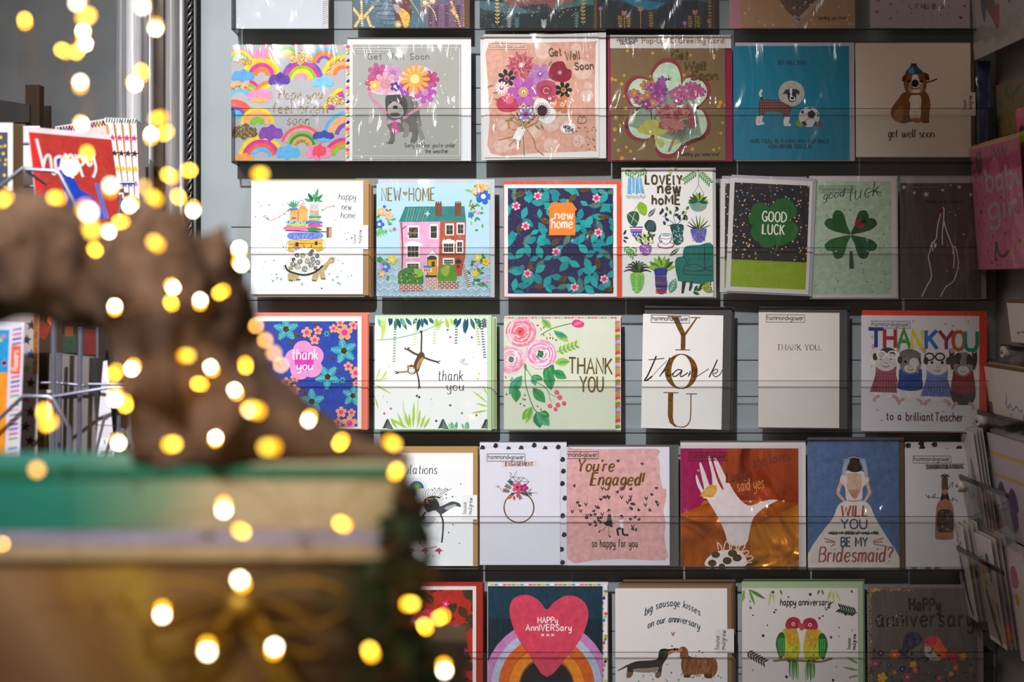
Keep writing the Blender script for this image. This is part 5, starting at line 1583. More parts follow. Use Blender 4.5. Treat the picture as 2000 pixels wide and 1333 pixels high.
a.text(1510, 602, 78, 'thank', 6, '#20242a', sx=.9, sp=2.2, slant=.08, contrast=.4, fit=190); a.text(1580, 680, 66, 'you', 6, '#20242a', sx=1.1, sp=2.4, contrast=.4, fit=130)
a.done('lettering')
stack(3, 'white card in a pale green envelope standing behind the monkey thank you card', 'cards behind the monkey card', (734, 622, 954, 839), (735, 619, 962, 841), '#c4d8a4', dx=2.6, dz=.4)

T = (960, 590, .24)
c = Card('greeting_card', 'pale cream thank you card with pink ranunculus flowers and green leaves', 'card', (984, 623, 1202, 839))
c.front('#dfe4cf')
c.envelope(985, 618, 1213, 841, '#d8d4cc', label='floral patterned envelope')
a = c.art(T, -.0010, clip=(985, 618, 1213, 841))
R = random.Random(2)
for i in range(38):
    a.blob([(1008, 160 + 23 * i), (1040, 150 + 23 * i + R.uniform(-4, 4)), (1050, 172 + 23 * i), (1015, 180 + 23 * i)], ['#e06090', '#7cb83c', '#f07a3c', '#c83a8c', '#f2c050', '#4c9c5c', '#e85a4c', '#8ac0d0'][i % 8], 'wash')
for i in range(34): a.ell(120 + 27 * i, 130, 13, 6, ['#f2b03c', '#e0508c', '#7cb83c', '#f4a0b8', '#3a9a84', '#e85a3c', '#c060b0'][i % 7], hold=True)
a.done('envelope_print')
a = c.art(T)
GS = ['#3f9c54', '#2c8458', '#6cb43c', '#a4c83c', '#4ca88c']
for x, y, an, l, w, g in ((410, 140, -45, 110, 60, 3), (505, 230, -38, 160, 60, 3), (510, 250, -20, 120, 50, 4), (640, 485, 185, 130, 70, 3), (430, 640, 60, 150, 95, 1), (500, 560, -30, 130, 75, 0), (455, 545, -80, 180, 95, 0), (250, 600, 235, 190, 90, 4), (200, 690, 270, 130, 80, 0),
                         (330, 600, -20, 100, 44, 1), (330, 600, -70, 90, 50, 4), (335, 700, -50, 160, 85, 0), (330, 850, 250, 150, 60, 3), (310, 860, 240, 120, 50, 2), (370, 890, 280, 140, 90, 1), (375, 895, -50, 150, 95, 4), (390, 900, -20, 90, 60, 1), (280, 560, 100, 70, 24, 1)):
    a.leaf(x, y, an, l, w, GS[g], 'wash'); a.leaf(x, y, an + 3, l * .85, w * .3, GS[(g + 1) % 5], 'wash')
for pts, w in (([(275, 540), (275, 650), (300, 750), (340, 860), (375, 905)], 9), ([(285, 545), (350, 640), (430, 690), (470, 740)], 7), ([(400, 270), (500, 215), (650, 175)], 7), ([(460, 740), (520, 770), (560, 780)], 4), ([(465, 745), (485, 820)], 4)):
    a.rib(pts, w, '#4f9c54', 'wash')
sprig(a, 530, 408, 20, 170, 5, 22, 48, '#8cc040', 'wash', '#3c8454', 4)
a.blob([(652, 180), (680, 145), (730, 155), (755, 175), (740, 205), (690, 208)], '#e2407c', 'wash'); a.leaf(665, 190, 20, 85, 24, '#f47ca0', 'wash')
def ranunculus(x, y, r, cols, eye):
    a.ell(x, y, r, r * .96, cols[0], 'wash', n=26)
    R = random.Random(int(x))
    for k in range(8):
        for j in range(7):
            rr = r * (.96 - .09 * k); an = R.uniform(0, 360)
            a.arc(x, y, rr, r * .10, cols[(k + j) % len(cols)], an, an + R.uniform(40, 95), 'wash', .96)
    a.ell(x, y, r * .3, None, cols[-1], 'wash', n=18); a.ell(x, y, r * .2, r * .22, eye, 'wash')
a.cl = tuple((v - o) / .24 for v, o in zip((984, 623, 1202, 839), (960, 590, 960, 590)))
ranunculus(160, 470, 118, ['#f2b4c4', '#f8d4dc', '#ec8ca8', '#f4a4b4', '#fbe8ea'], '#5c7c74')
ranunculus(240, 245, 122, ['#f4bccc', '#f090ac', '#f8d8e0', '#ec7c9c', '#f06a74'], '#e8604c')
a.dots(7, (225, 228, 250, 250), (3, 5), ['#3a3a8c'], 3)
ranunculus(400, 425, 124, ['#f4b8d0', '#f09cc0', '#fae0ea', '#e884b4', '#fbf0f0'], '#3a7c5c')
a.dots(16, (370, 400, 425, 455), (5, 9), ['#1f5c4c', '#4ca070'], 3)
for x, y, r in ((530, 735, 20), (555, 775, 20), (590, 825, 18), (475, 845, 19), (540, 838, 19), (520, 872, 17)): a.ell(x, y, r, r * .9, '#ee6474', 'wash')
for x, y in ((385, 190), (400, 210), (420, 215), (430, 275), (450, 285), (480, 270), (500, 285), (515, 310), (470, 300), (120, 620), (150, 630), (175, 625), (250, 780), (262, 800), (240, 820), (255, 840), (380, 855), (400, 865), (265, 765), (130, 750)): a.leaf(x, y, (x * 7) % 360, 20, 9, '#a87c34', 'foil')
a.done('printed_picture')
a = c.art(T, 3.2e-3)
a.text(628, 580, 122, 'THANK', 12, '#8c6c2c', 'foil', sx=.72, sp=1.3, jitter=.3, serif=.4, rot=-.6, fit=350); a.text(722, 728, 118, 'YOU', 12, '#8c6c2c', 'foil', sx=.72, sp=1.4, jitter=.2, serif=.4, fit=185)
a.done('lettering')['label'] = 'gold foil capitals'
c.sleeve(978, 618, 1206, 841, 21, .5, .0046)
stack(2, 'card in a floral envelope standing behind the pink ranunculus thank you card', 'cards behind the ranunculus card', (985, 624, 1204, 839), (987, 619, 1213, 841), '#b8b4a4', dx=.9)

c = Card('greeting_card', 'tall white card reading thank you with large bronze serif letters, in a charcoal envelope', 'card', (1252, 615, 1409, 838), rot=1.2)
c.front('#eae6e3')
c.envelope(1255, 599, 1426, 839, '#4a484a', label='charcoal envelope')
a = c.art(T)
BZ = '#8c5f24'
a.rect(1415, 118, 1530, 127, BZ, 'foil'); a.poly([(1450, 124), (1502, 124), (1566, 262), (1566, 392), (1528, 392), (1528, 275)], BZ, 'foil'); a.poly([(1650, 124), (1664, 124), (1568, 272), (1556, 258)], BZ, 'foil'); a.rect(1602, 122, 1684, 130, BZ, 'foil'); a.rect(1484, 388, 1606, 396, BZ, 'foil')
def ring(cx, cy, rx, ry, ix, iy, col):
    a.up(); n = 40; m = mat(col, 'foil')
    for k in range(n):
        t0, t1 = 2 * math.pi * k / n, 2 * math.pi * (k + 1) / n
        a.put([(cx + rx * math.cos(t0), cy + ry * math.sin(t0)), (cx + rx * math.cos(t1), cy + ry * math.sin(t1)), (cx + ix * math.cos(t1), cy + iy * math.sin(t1)), (cx + ix * math.cos(t0), cy + iy * math.sin(t0))], m)
ring(1536, 567, 134, 144, 82, 136, BZ)
a.rect(1394, 738, 1516, 746, BZ, 'foil'); a.rect(1578, 744, 1668, 752, BZ, 'foil')
a.poly([(1432, 742), (1474, 742), (1474, 940), (1484, 990), (1510, 1012), (1545, 1016), (1545, 1022), (1490, 1018), (1448, 985), (1432, 930)], BZ, 'foil')
a.rib([(1618, 748), (1618, 930), (1604, 985), (1575, 1014), (1540, 1019)], 9, BZ, 'foil')
a.done('bronze_letters')
a = c.art(T, 1e-3)
for pts, w in (([(1330, 445), (1300, 520), (1260, 610), (1240, 640), (1255, 645), (1300, 610)], 11), ([(1268, 478), (1340, 470), (1395, 462)], 6), ([(1440, 455), (1410, 530), (1360, 612)], 8), ([(1375, 590), (1410, 555), (1430, 560), (1418, 600), (1440, 606), (1470, 580)], 6),
               ([(1545, 560), (1510, 552), (1475, 580), (1468, 605), (1495, 604), (1540, 565), (1526, 600), (1545, 606), (1590, 575)], 8), ([(1610, 560), (1592, 608)], 7), ([(1595, 600), (1640, 555), (1660, 560), (1640, 600), (1660, 606), (1700, 580), (1760, 540)], 5),
               ([(1828, 465), (1800, 530), (1762, 610)], 9), ([(1775, 580), (1810, 545), (1832, 550), (1822, 572), (1790, 580), (1815, 604), (1850, 585), (1870, 545)], 6), ([(1300, 610), (1360, 540), (1420, 480)], 3)):
    a.rib(pts, w, '#16181c')
a.done('lettering')
a = c.art(T, 1.4e-3, clip=None); stamp(a, 1282, 112, 1594, 172, '#3a3634'); a.done('shop_stamp')
stack(2, 'card in a charcoal envelope standing behind the bronze lettered thank you card', 'cards behind the bronze lettered card', (1258, 619, 1414, 838), (1260, 601, 1430, 840), '#3c3a3c', dx=1.6, rot=.8)

T = (1420, 590, .29)
c = Card('greeting_card', 'plain white card with small black capitals thank you, in a charcoal envelope', 'card', (1481, 611, 1639, 836), rot=.5)
c.front('#e2dad4')
c.envelope(1482, 600, 1655, 838, '#4c4a4c', label='charcoal envelope')
a = c.art(T, clip=None)
a.text(335, 325, 36, 'THANK YOU.', 5, '#2c2828', serif=.9, sx=.72, sp=1.6, contrast=.4, fit=292)
a.done('lettering')
a = c.art(T, 4e-4, clip=None); stamp(a, 260, 88, 520, 138, '#3a3634'); a.done('shop_stamp')
c.sleeve(1478, 604, 1643, 838, 22, .5)
stack(2, 'card in a charcoal envelope standing behind the plain white thank you card', 'cards behind the plain white thank you card', (1484, 614, 1641, 837), (1486, 602, 1657, 838), '#403e40', dx=1.2, rot=.5)

c = Card('greeting_card', 'white teacher thank you card with four dressed guinea pigs holding up rainbow letters', 'card', (1682, 617, 1913, 843), rot=.4)
c.front('#d6d2d8')
c.envelope(1684, 607, 1928, 845, '#d8402c', label='red envelope')
a = c.art(T)
GF = {'d': '#3a3838', 'm': '#807a78', 'l': '#c9c2c0', 'w': '#dcd6d4', 'p': '#c09a98'}
def pig(x, y, w, h, dress, skirt, face, dark):
    for sx in (-1, 1):
        a.rib([(x + sx * w * .42, y - h * .02), (x + sx * w * .52, y - h * .22), (x + sx * w * .50, y - h * .42)], w * .22, GF['w'] if not dark else GF['d'], 'wash')
        a.ell(x + sx * w * .5, y - h * .43, w * .08, h * .06, GF['p'], 'wash')
    a.blob([(x - w * .42, y + h * .05), (x, y - h * .02), (x + w * .42, y + h * .05), (x + w * .56, y + h * .5), (x + w * .38, y + h * .72), (x, y + h * .75), (x - w * .38, y + h * .72), (x - w * .56, y + h * .5)], GF[dark or 'w'], 'wash')
    for sx in (-1, 1): a.rib([(x + sx * w * .25, y + h * .7), (x + sx * w * .42, y + h * .76), (x + sx * w * .48, y + h * .84)], w * .12, GF['p'], 'wash')
    if skirt:
        a.poly([(x - w * .40, y + h * .02), (x + w * .42, y + h * .02), (x + w * .40, y + h * .22), (x + w * .62, y + h * .64), (x - w * .64, y + h * .62), (x - w * .42, y + h * .22)], dress, 'wash')
        for k in range(9): a.line(x - w * .36 + k * w * .09, y + h * .24, x - w * .54 + k * w * .135, y + h * .61, 4, skirt, hold=True)
        a.line(x - w * .42, y + h * .2, x + w * .41, y + h * .2, 5, skirt)
    else:
        a.blob([(x - w * .42, y - h * .0), (x, y + h * .10), (x + w * .42, y - h * .0), (x + w * .48, y + h * .25), (x + w * .52, y + h * .46), (x, y + h * .52), (x - w * .52, y + h * .46), (x - w * .48, y + h * .25)], dress, 'wash')
    a.blob([(x - w * .42, y - h * .22), (x - w * .2, y - h * .38), (x + w * .2, y - h * .38), (x + w * .42, y - h * .22), (x + w * .40, y + h * .0), (x + w * .15, y + h * .12), (x - w * .15, y + h * .12), (x - w * .40, y + h * .0)], GF[face], 'wash')
    a.ell(x, y + h * .0, w * .26, h * .1, GF['l'], 'wash')
    for sx in (-1, 1):
        a.ell(x + sx * w * .43, y - h * .2, w * .1, h * .09, GF['d'], 'wash'); a.ell(x + sx * w * .2, y - h * .16, w * .055, w * .055, '#0c0c0c')
    a.ell(x, y - h * .05, w * .06, h * .025, GF['p']); a.rib([(x - w * .14, y + h * .01), (x, y + h * .04), (x + w * .14, y + h * .01)], 4, '#2a2424')
pig(1070, 430, 170, 290, '#9c5460', '#7c3c48', 'l', None)
a.blob([(1030, 330), (1070, 310), (1120, 320), (1140, 360), (1110, 350), (1060, 345)], GF['d'], 'wash')
pig(1235, 450, 165, 290, '#2c4690', None, 'm', None)
a.blob([(1165, 340), (1230, 318), (1300, 345), (1290, 375), (1180, 375)], '#6c6664', 'wash'); a.ell(1260, 410, 34, 32, GF['l'], 'wash')
pig(1415, 455, 175, 290, '#6878b4', '#485890', 'l', None)
pig(1590, 460, 150, 310, '#842430', None, 'm', 'd')
a.blob([(1525, 370), (1560, 340), (1580, 370), (1550, 420)], GF['d'], 'wash'); a.blob([(1625, 350), (1650, 370), (1640, 420), (1610, 390)], GF['d'], 'wash')
def specs(x, y, r, col, w):
    for s in (-1, 1): a.rib([(x + s * r * 1.2 + r * math.cos(t * .7), y + r * .8 * math.sin(t * .7)) for t in range(9)], w, col, closed=True)
    a.line(x - r * .3, y, x + r * .3, y, w, col)
specs(1075, 358, 30, '#e8e2de', 9); specs(1398, 370, 30, '#1a1816', 9)
a.ell(1282, 472, 8, 9, '#d8803c')
for x, y in ((1255, 128), (1470, 145), (1522, 160), (1625, 130), (975, 240), (972, 436), (1040, 800), (1455, 735), (1660, 812), (1012, 730)): a.star(x, y, 10, '#c8b428', inner=.5)
a.done('printed_picture')
a = c.art(T, 1.4e-3)
for i, (ch, x, col) in enumerate((('T', 952, '#2c3484'), ('H', 1060, '#a43034'), ('A', 1148, '#3c9038'), ('N', 1244, '#d8c420'), ('K', 1340, '#2a6ab0'), ('Y', 1428, '#8c2a4c'), ('O', 1522, '#b0562c'), ('U', 1604, '#1f8a64'))):
    a.text(x, 308 + i * 2, 124, ch, 24, col, sx=[1.15, .86, .9, .82, .92, 1.1, .8, .95][i], rot=0)
a.text(1072, 795, 50, 'to a', 6.5, '#5a2430', sx=.95, sp=2.4, fit=100); a.text(1206, 800, 56, 'brilliant', 6.5, '#5a2430', sx=.86, sp=2.0, fit=180); a.text(1402, 802, 56, 'Teacher', 6.5, '#5a2430', sx=.72, sp=1.5, fit=184)
a.done('lettering')
c.sleeve(1680, 608, 1920, 845, 23, .6)
a = c.art(T, .0044, clip=None); stamp(a, 968, 130, 1230, 176, '#8a8486'); a.done('shop_stamp')

# ================================================================== ROW 5
T = (760, 850, .285)
c = Card('greeting_card', 'white congratulations card with a black and white penguin and a small rainbow, behind the box', 'card', (706, 886, 924, 1106))
c.front('#f0f3f6')
c.envelope(712, 873, 933, 1107, '#b08a58', 'kraft', label='kraft envelope')
a = c.art(T)
PW = '#3c4148'
a.blob([(205, 600), (230, 560), (340, 545), (370, 600), (365, 690), (320, 760), (250, 775), (210, 720)], '#eef1f4', 'wash')
a.blob([(220, 590), (280, 560), (320, 580), (260, 640)], '#b8bec8', 'wash')
for pts, w in (([(200, 610), (195, 680), (215, 750)], 10), ([(350, 540), (370, 600), (365, 700), (360, 740)], 12), ([(215, 750), (260, 780), (330, 765)], 4), ([(250, 530), (215, 580), (200, 640)], 12)): a.rib(pts, w, PW, 'wash')
a.blob([(235, 470), (260, 430), (310, 430), (340, 470), (345, 515), (300, 520), (260, 530)], '#44484e', 'wash')
a.poly([(200, 470), (238, 452), (242, 482), (215, 486)], '#d8982c', 'wash'); a.ell(262, 468, 12, 10, '#d84890'); a.ell(258, 456, 6, 5, '#f4f4f4')
for k in range(9): a.rib([(240 + k * 12, 445), (230 + k * 18, 400), (250 + k * 22, 370)], 3, '#a0a83c' if k % 3 == 0 else PW)
a.rib([(240, 450), (290, 425), (350, 432)], 9, '#2a2c30'); a.rib([(255, 440), (300, 440)], 6, '#d8a83c')
a.dots(26, (290, 360, 400, 450), (2, 5), ['#3a3c40', '#8c9438'], 4)
a.blob([(320, 510), (380, 480), (430, 458), (480, 470), (490, 495), (450, 490), (400, 520), (355, 545)], '#4c5058', 'wash'); a.blob([(380, 500), (440, 478), (460, 485), (400, 515)], '#a8aeb8', 'wash')
a.blob([(100, 500), (150, 560), (210, 600), (250, 560), (200, 560), (140, 520)], '#4c5058', 'wash')
for x in (245, 340, 150): a.poly([(x - 30, 800), (x - 10, 780), (x + 8, 775), (x + 18, 790), (x + 35, 795), (x + 12, 800), (x + 5, 825), (x - 6, 802)], '#c23a60', 'wash')
rainbow(a, 188, 368, 44, ['#2c4a90', '#3a9ad0', '#5cb86c', '#c8d44c', '#f0d83c'], 9)
for x, y, col in ((490, 338, '#5ca8c0'), (184, 412, '#c0506c'), (433, 425, '#2a2a50'), (438, 615, '#c0506c'), (408, 670, '#8c2450'), (482, 744, '#88b030'), (300, 830, '#888')): a.ell(x, y, 5, None, col)
a.done('printed_picture')
a = c.art(T, 1.4e-3)
a.text(-130, 268, 62, 'Congratulations', 5, '#1f3040', slant=.1, sx=.72, sp=1.4, contrast=.45, fit=455)
a.done('lettering')
c.slab('signature_tag', 902, 968, 932, 1016, '#e8ebee', .0002, .00015, label='small white signature tag')
a = c.art(T, .0008, clip=None); a.text(528, 540, 26, 'louise', 3, '#3c3e48', rot=88, sx=.9); a.text(566, 545, 26, 'mulgrew', 3, '#3c3e48', rot=88, sx=.9); a.done('signature')
stack(2, 'card in a kraft envelope standing behind the penguin card', 'cards behind the penguin card', (708, 888, 925, 1106), (712, 876, 934, 1107), '#a07c50', dx=1.0, kind='kraft')

c = Card('greeting_card', 'white engagement card with a gold ring topped by flowers and a diamond', 'card', (937, 879, 1094, 1104))
c.front('#e2e2ee')
c.envelope(937, 864, 1107, 1105, '#d8d8e2', label='white envelope with black dabs')
a = c.art(T, -.0010, clip=(937, 864, 1107, 1105))
R = random.Random(3)
for x, y in ((640, 90), (730, 75), (818, 98), (905, 92), (995, 72), (1070, 95), (1160, 85), (1190, 170), (1195, 250), (1188, 335), (1205, 435), (1190, 555), (1200, 685), (1182, 785), (1188, 875)):
    a.poly([(x - 18, y + 6), (x - 6, y - 18), (x + 14, y - 12), (x + 18, y + 8), (x, y + 20), (x - 12, y + 14)], '#2a2a30')
a.done('envelope_print')
a = c.art(T)
a.rib([(890 + 102 * math.cos(t * .2094), 500 + 102 * math.sin(t * .2094)) for t in range(30)], 9, '#8c6a2a', 'foil', closed=True)
a.poly([(765, 185), (1018, 180), (1005, 200), (1015, 215), (770, 222), (785, 203)], '#e4ccc8')
for pts in ([(815, 320), (850, 292), (925, 296), (960, 322), (900, 380), (815, 320)], [(815, 320), (960, 322)], [(850, 292), (868, 320), (900, 375)], [(925, 296), (900, 320), (890, 370)], [(868, 320), (890, 298), (905, 320)], [(835, 320), (880, 372)]): a.rib(pts, 4, '#6c7078', smooth=False)
for pts in ([(730, 355), (750, 360), (745, 345), (770, 380), (800, 385), (805, 355), (790, 360)], [(820, 265), (840, 265), (830, 290), (855, 285), (875, 250)], [(950, 390), (975, 372), (965, 395), (1015, 400)]): a.rib(pts, 3, '#3a3c44')
for x, y, an in ((840, 370, 150), (830, 390, 170), (850, 350, 130), (900, 395, -20), (930, 400, -10), (880, 400, -60), (855, 395, 230)): sprig(a, x, y, an, 44, 4, 7, 18, '#2c4038', sw=3)
a.leaf(850, 345, 120, 40, 20, '#1f5c54'); a.leaf(815, 380, 160, 30, 16, '#d8643c'); a.leaf(835, 415, 240, 34, 18, '#d8643c')
a.flower(880, 362, 38, 5, '#d8507c', '#c03c68', 'wash'); a.flower(925, 366, 30, 5, '#a82468', '#c84c88', 'wash'); a.ell(880, 362, 7, None, '#2a3444')
for x, y in ((858, 438), (880, 420)): a.leaf(x, y + 14, 92, 36, 18, '#d83c50')
a.dots(5, (740, 590, 990, 740), (3, 6), ['#f4ecd8'], 3)
a.done('printed_picture')
a = c.art(T, 8e-4)
a.text(798, 214, 25, 'ENGAGEMENT', 4, '#2c2a30', sx=.62, sp=2.0, fit=188)
a.done('lettering')
a = c.art(T, 1.1e-3, clip=None); stamp(a, 670, 132, 932, 182, '#4a4650'); a.done('shop_stamp')
c.sleeve(936, 870, 1108, 1105, 24, .4)

c = Card('greeting_card', "blush pink card with gold you're engaged, black hearts and a proposing couple", 'card', (1107, 874, 1308, 1105))
c.front('#dcdae6')
c.envelope(1110, 870, 1326, 1107, '#565454', label='charcoal envelope')
a = c.art(T)
a.blob([(1225, 110), (1260, 96), (1500, 100), (1838, 98), (1840, 150), (1856, 190), (1858, 280), (1878, 370), (1900, 372), (1898, 450), (1880, 520), (1895, 600), (1888, 700), (1898, 780), (1890, 858), (1600, 852), (1400, 860), (1225, 852), (1218, 480)], '#d9a6a4', 'wash', 3)
R = random.Random(12)
for i in range(56):
    an, q = R.uniform(0, 6.28), R.uniform(.35, 1)
    x, y = 1545 + 300 * q * math.cos(an), 500 + 190 * q * math.sin(an)
    if abs(x - 1545) < 70 and y > 500: continue
    b = R.uniform(-60, 60)
    if i % 3: a.heart(x, y, 13, '#3a3a3c', rot=b)
    else: a.rib([(x - 11, y - 12), (x, y + 8), (x + 9, y - 12)], 7, '#1c1c20', smooth=False)
for x, y, b in ((1570, 180, 0), (1735, 200, 20), (1270, 350, 90), (1833, 366, 0)): a.heart(x, y, 13, '#4a4444', rot=b)
for x, y in ((1300, 305), (1815, 268), (1440, 850)): a.ell(x, y, 7, None, '#f4f0f4', 'foil')
BK = '#1d1c20'
a.ell(1508, 522, 12, 13, BK); a.ell(1512, 530, 9, 10, '#c89c94'); a.poly([(1500, 545), (1522, 545), (1530, 600), (1490, 600)], '#4a484c'); a.poly([(1498, 588), (1528, 590), (1532, 635), (1480, 620), (1462, 590), (1480, 600)], BK); a.rib([(1525, 540), (1532, 560), (1526, 580)], 7, '#e8e4ea')
a.rib([(1505, 625), (1505, 660), (1512, 700)], 9, '#b08880'); a.rib([(1490, 625), (1470, 650), (1440, 662)], 9, '#b08880'); a.rib([(1506, 690), (1518, 702)], 8, BK); a.rib([(1445, 655), (1436, 672)], 7, BK); a.rib([(1522, 565), (1540, 590), (1560, 588)], 6, '#c89c94')
a.ell(1592, 562, 12, 14, BK); a.ell(1588, 570, 8, 9, '#c89c94'); a.poly([(1578, 585), (1604, 582), (1606, 640), (1582, 640)], '#e8e6ea'); a.rib([(1582, 592), (1565, 610), (1545, 600)], 9, '#e8e6ea'); a.rib([(1590, 640), (1565, 650), (1572, 690)], 14, BK); a.rib([(1600, 640), (1605, 682), (1640, 686)], 13, BK)
a.done('printed_picture')
a = c.art(T, 1.6e-3)
a.text(1288, 250, 80, "You're", 13, '#87641e', 'foil', slant=.2, sx=.82, sp=1.6, contrast=.55, fit=248); a.text(1382, 345, 84, 'Engaged!', 13, '#87641e', 'foil', slant=.2, sx=.78, sp=1.6, contrast=.55, fit=352)
a.text(1390, 768, 52, 'so happy for you', 5, '#2a2426', sx=.72, sp=1.8, fit=312)
a.done('lettering')
a = c.art(T, 1.9e-3, clip=(1108, 874, 1308, 1105)); stamp(a, 1160, 116, 1434, 164, '#54484c'); a.done('shop_stamp')
c.sleeve(1105, 871, 1316, 1107, 25, .5)

T = (1310, 840, .345)
c = Card('greeting_card', 'glowing orange and magenta card with a white hand wearing a yellow gem ring', 'card', (1330, 877, 1560, 1107))
c.front('#b4562a')
c.envelope(1330, 862, 1575, 1108, '#c8c2c4', label='pale grey envelope')
a = c.art(T)
a.rect(50, 100, 730, 400, '#a8482c', 'crinkle'); a.poly([(50, 100), (330, 100), (250, 300), (140, 480), (50, 520)], '#981450', 'wash'); a.poly([(50, 480), (200, 420), (730, 400), (730, 780), (50, 780)], '#d06a20', 'crinkle'); a.poly([(330, 100), (730, 100), (730, 420), (420, 380), (240, 330)], '#bc5028', 'crinkle'); a.poly([(450, 560), (730, 420), (730, 780), (450, 780)], '#e08a28', 'crinkle')
HW = '#ded0d4'
a.blob([(200, 385), (175, 360), (150, 310), (143, 265), (150, 258), (165, 300), (185, 340), (190, 330), (175, 260), (165, 200), (172, 188), (195, 240), (222, 320), (235, 330), (235, 260), (215, 170), (222, 150), (245, 220), (270, 300), (295, 340), (300, 330), (270, 260), (245, 180), (250, 158), (270, 180), (320, 280), (380, 380), (440, 430), (500, 415), (560, 398), (610, 400), (580, 415), (520, 450), (470, 500), (450, 560), (425, 650), (330, 650), (310, 590), (270, 500)], HW, 'paint', 3)
a.blob([(200, 772), (240, 700), (330, 680), (400, 690), (420, 772)], '#e6dcd8', 'wash')
for pts in ([(270, 680), (265, 640), (285, 660), (295, 690), (310, 640), (330, 630), (335, 685)], [(340, 690), (350, 640), (370, 630), (375, 690), (400, 640), (420, 660), (395, 700)], [(390, 700), (430, 685), (440, 700), (405, 725), (450, 715), (465, 730), (415, 755), (460, 750)]): a.rib(pts, 6, '#e6d0c0')
for x, y, r in ((255, 708, 24), (350, 700, 26), (235, 755, 24), (320, 742, 26), (376, 726, 26), (290, 772, 18)): a.ell(x, y, r, r * .8, '#4a3a24')
a.poly([(168, 376), (190, 340), (225, 312), (262, 318), (262, 350), (240, 384), (200, 388)], '#d89a1c', 'wash'); 
for p, q in (((190, 340), (240, 384)), ((168, 376), (262, 350)), ((225, 312), (220, 388)), ((190, 340), (262, 350))): a.line(*p, *q, 4, '#f0d8b0', hold=True)
a.rib([(185, 385), (250, 392)], 7, '#f0e8e0')
for x, y in ((158, 232), (452, 408), (640, 405), (225, 340)): a.ell(x, y, 7, 6, '#f0e0d0', 'foil')
a.done('printed_picture')
a = c.art(T, 1e-3)
a.text(320, 300, 56, 'Luckily', 9, '#6c2a1c', sx=.75, sp=1.6, rot=10, slant=.15, fit=140); a.text(470, 215, 56, 'she loves', 7, '#6c3420', sx=.7, rot=12, slant=.15, fit=215); a.text(380, 352, 66, 'said yes', 5, '#d08a4c', sx=.75, rot=8, slant=.1, fit=150)
a.done('lettering')
c.sleeve(1328, 870, 1566, 1108, 26, 2.6)
a = c.art(T, .0044, clip=None); stamp(a, 102, 128, 322, 172, '#6a2c24'); a.done('shop_stamp')

c = Card('greeting_card', 'slate blue bridesmaid card with a bride seen from behind in a white gown', 'card', (1578, 858, 1757, 1109))
c.front('#5a6f92')
c.envelope(1580, 855, 1768, 1110, '#5c4a38', 'kraft', label='brown envelope')
a = c.art(T)
a.rect(770, 40, 1400, 800, '#526a92', 'wash')
DRS, SKN, SKD = '#d6cbc4', '#c8a692', '#b08474'
a.blob([(1000, 402), (1085, 402), (1130, 430), (1160, 500), (1220, 600), (1294, 720), (1292, 782), (778, 782), (785, 690), (850, 590), (920, 500), (950, 430)], DRS, 'paint', 3)
a.blob([(985, 240), (1035, 232), (1095, 240), (1128, 290), (1090, 330), (1080, 400), (1000, 402), (990, 330), (960, 290)], DRS, 'paint', 4)
a.blob([(992, 255), (1080, 255), (1082, 330), (1060, 380), (1042, 392), (1020, 370), (998, 320)], SKN, 'wash', 4)
a.poly([(1004, 342), (1076, 342), (1058, 382), (1042, 392), (1026, 378)], SKD, 'wash')
a.rib([(972, 290), (950, 350), (955, 370), (985, 405)], 22, SKN, 'wash', taper=.35); a.rib([(1108, 290), (1128, 350), (1122, 370), (1100, 405)], 22, SKN, 'wash', taper=.35)
a.blob([(962, 296), (975, 262), (1000, 262), (1000, 310)], DRS); a.blob([(1125, 290), (1108, 262), (1085, 262), (1088, 310)], DRS)
for k in range(6): a.rib([(1020 - 6 * k, 165), (1000 - 4 * k, 210), (988 - 3 * k, 260)], 4, '#9fa8b8'); a.rib([(1070 + 6 * k, 165), (1092 + 4 * k, 210), (1104 + 3 * k, 270)], 4, '#9fa8b8')
a.blob([(1015, 190), (1020, 158), (1045, 150), (1072, 160), (1072, 190), (1085, 215), (1075, 236), (1040, 242), (1008, 230), (1004, 210)], '#2c211c', 'paint', 4)
a.rib([(1012, 162), (1042, 156), (1074, 164)], 5, '#c0b8b0'); a.rib([(1005, 402), (1040, 406), (1082, 400)], 4, '#6a6a74')
a.done('printed_picture')
a = c.art(T, 1.2e-3)
RD, BL2 = '#9c4a3e', '#3f4c66'
a.text(965, 490, 60, 'WILL', 10, RD, sx=.95, sp=2.2, slant=.08, fit=150); a.text(965, 560, 52, 'YOU', 8, BL2, sx=1.15, sp=2.0, fit=145); a.text(900, 592, 15, 'HOLD MY DRESS UP WHILE I PEE', 4, '#2c2a30', sx=1.05, sp=1.5, fit=275); a.line(890, 586, 1182, 586, 4, '#2c2a30'); a.text(965, 660, 50, 'BE MY', 8, BL2, sx=.88, sp=1.6, fit=148); a.text(838, 746, 82, 'Bridesmaid?', 9, RD, sx=.86, sp=1.6, slant=.12, contrast=.6, fit=410)
for x0, y0, x1, y1 in ((868, 615, 930, 632), (876, 634, 930, 637), (905, 660, 932, 645), (1145, 632, 1205, 612), (1145, 637, 1200, 634), (1145, 645, 1228, 660)): a.line(x0, y0, x1, y1, 5, '#b07a6c', hold=True)
a.done('lettering')
c.sleeve(1575, 857, 1766, 1109, 27, 2.0)

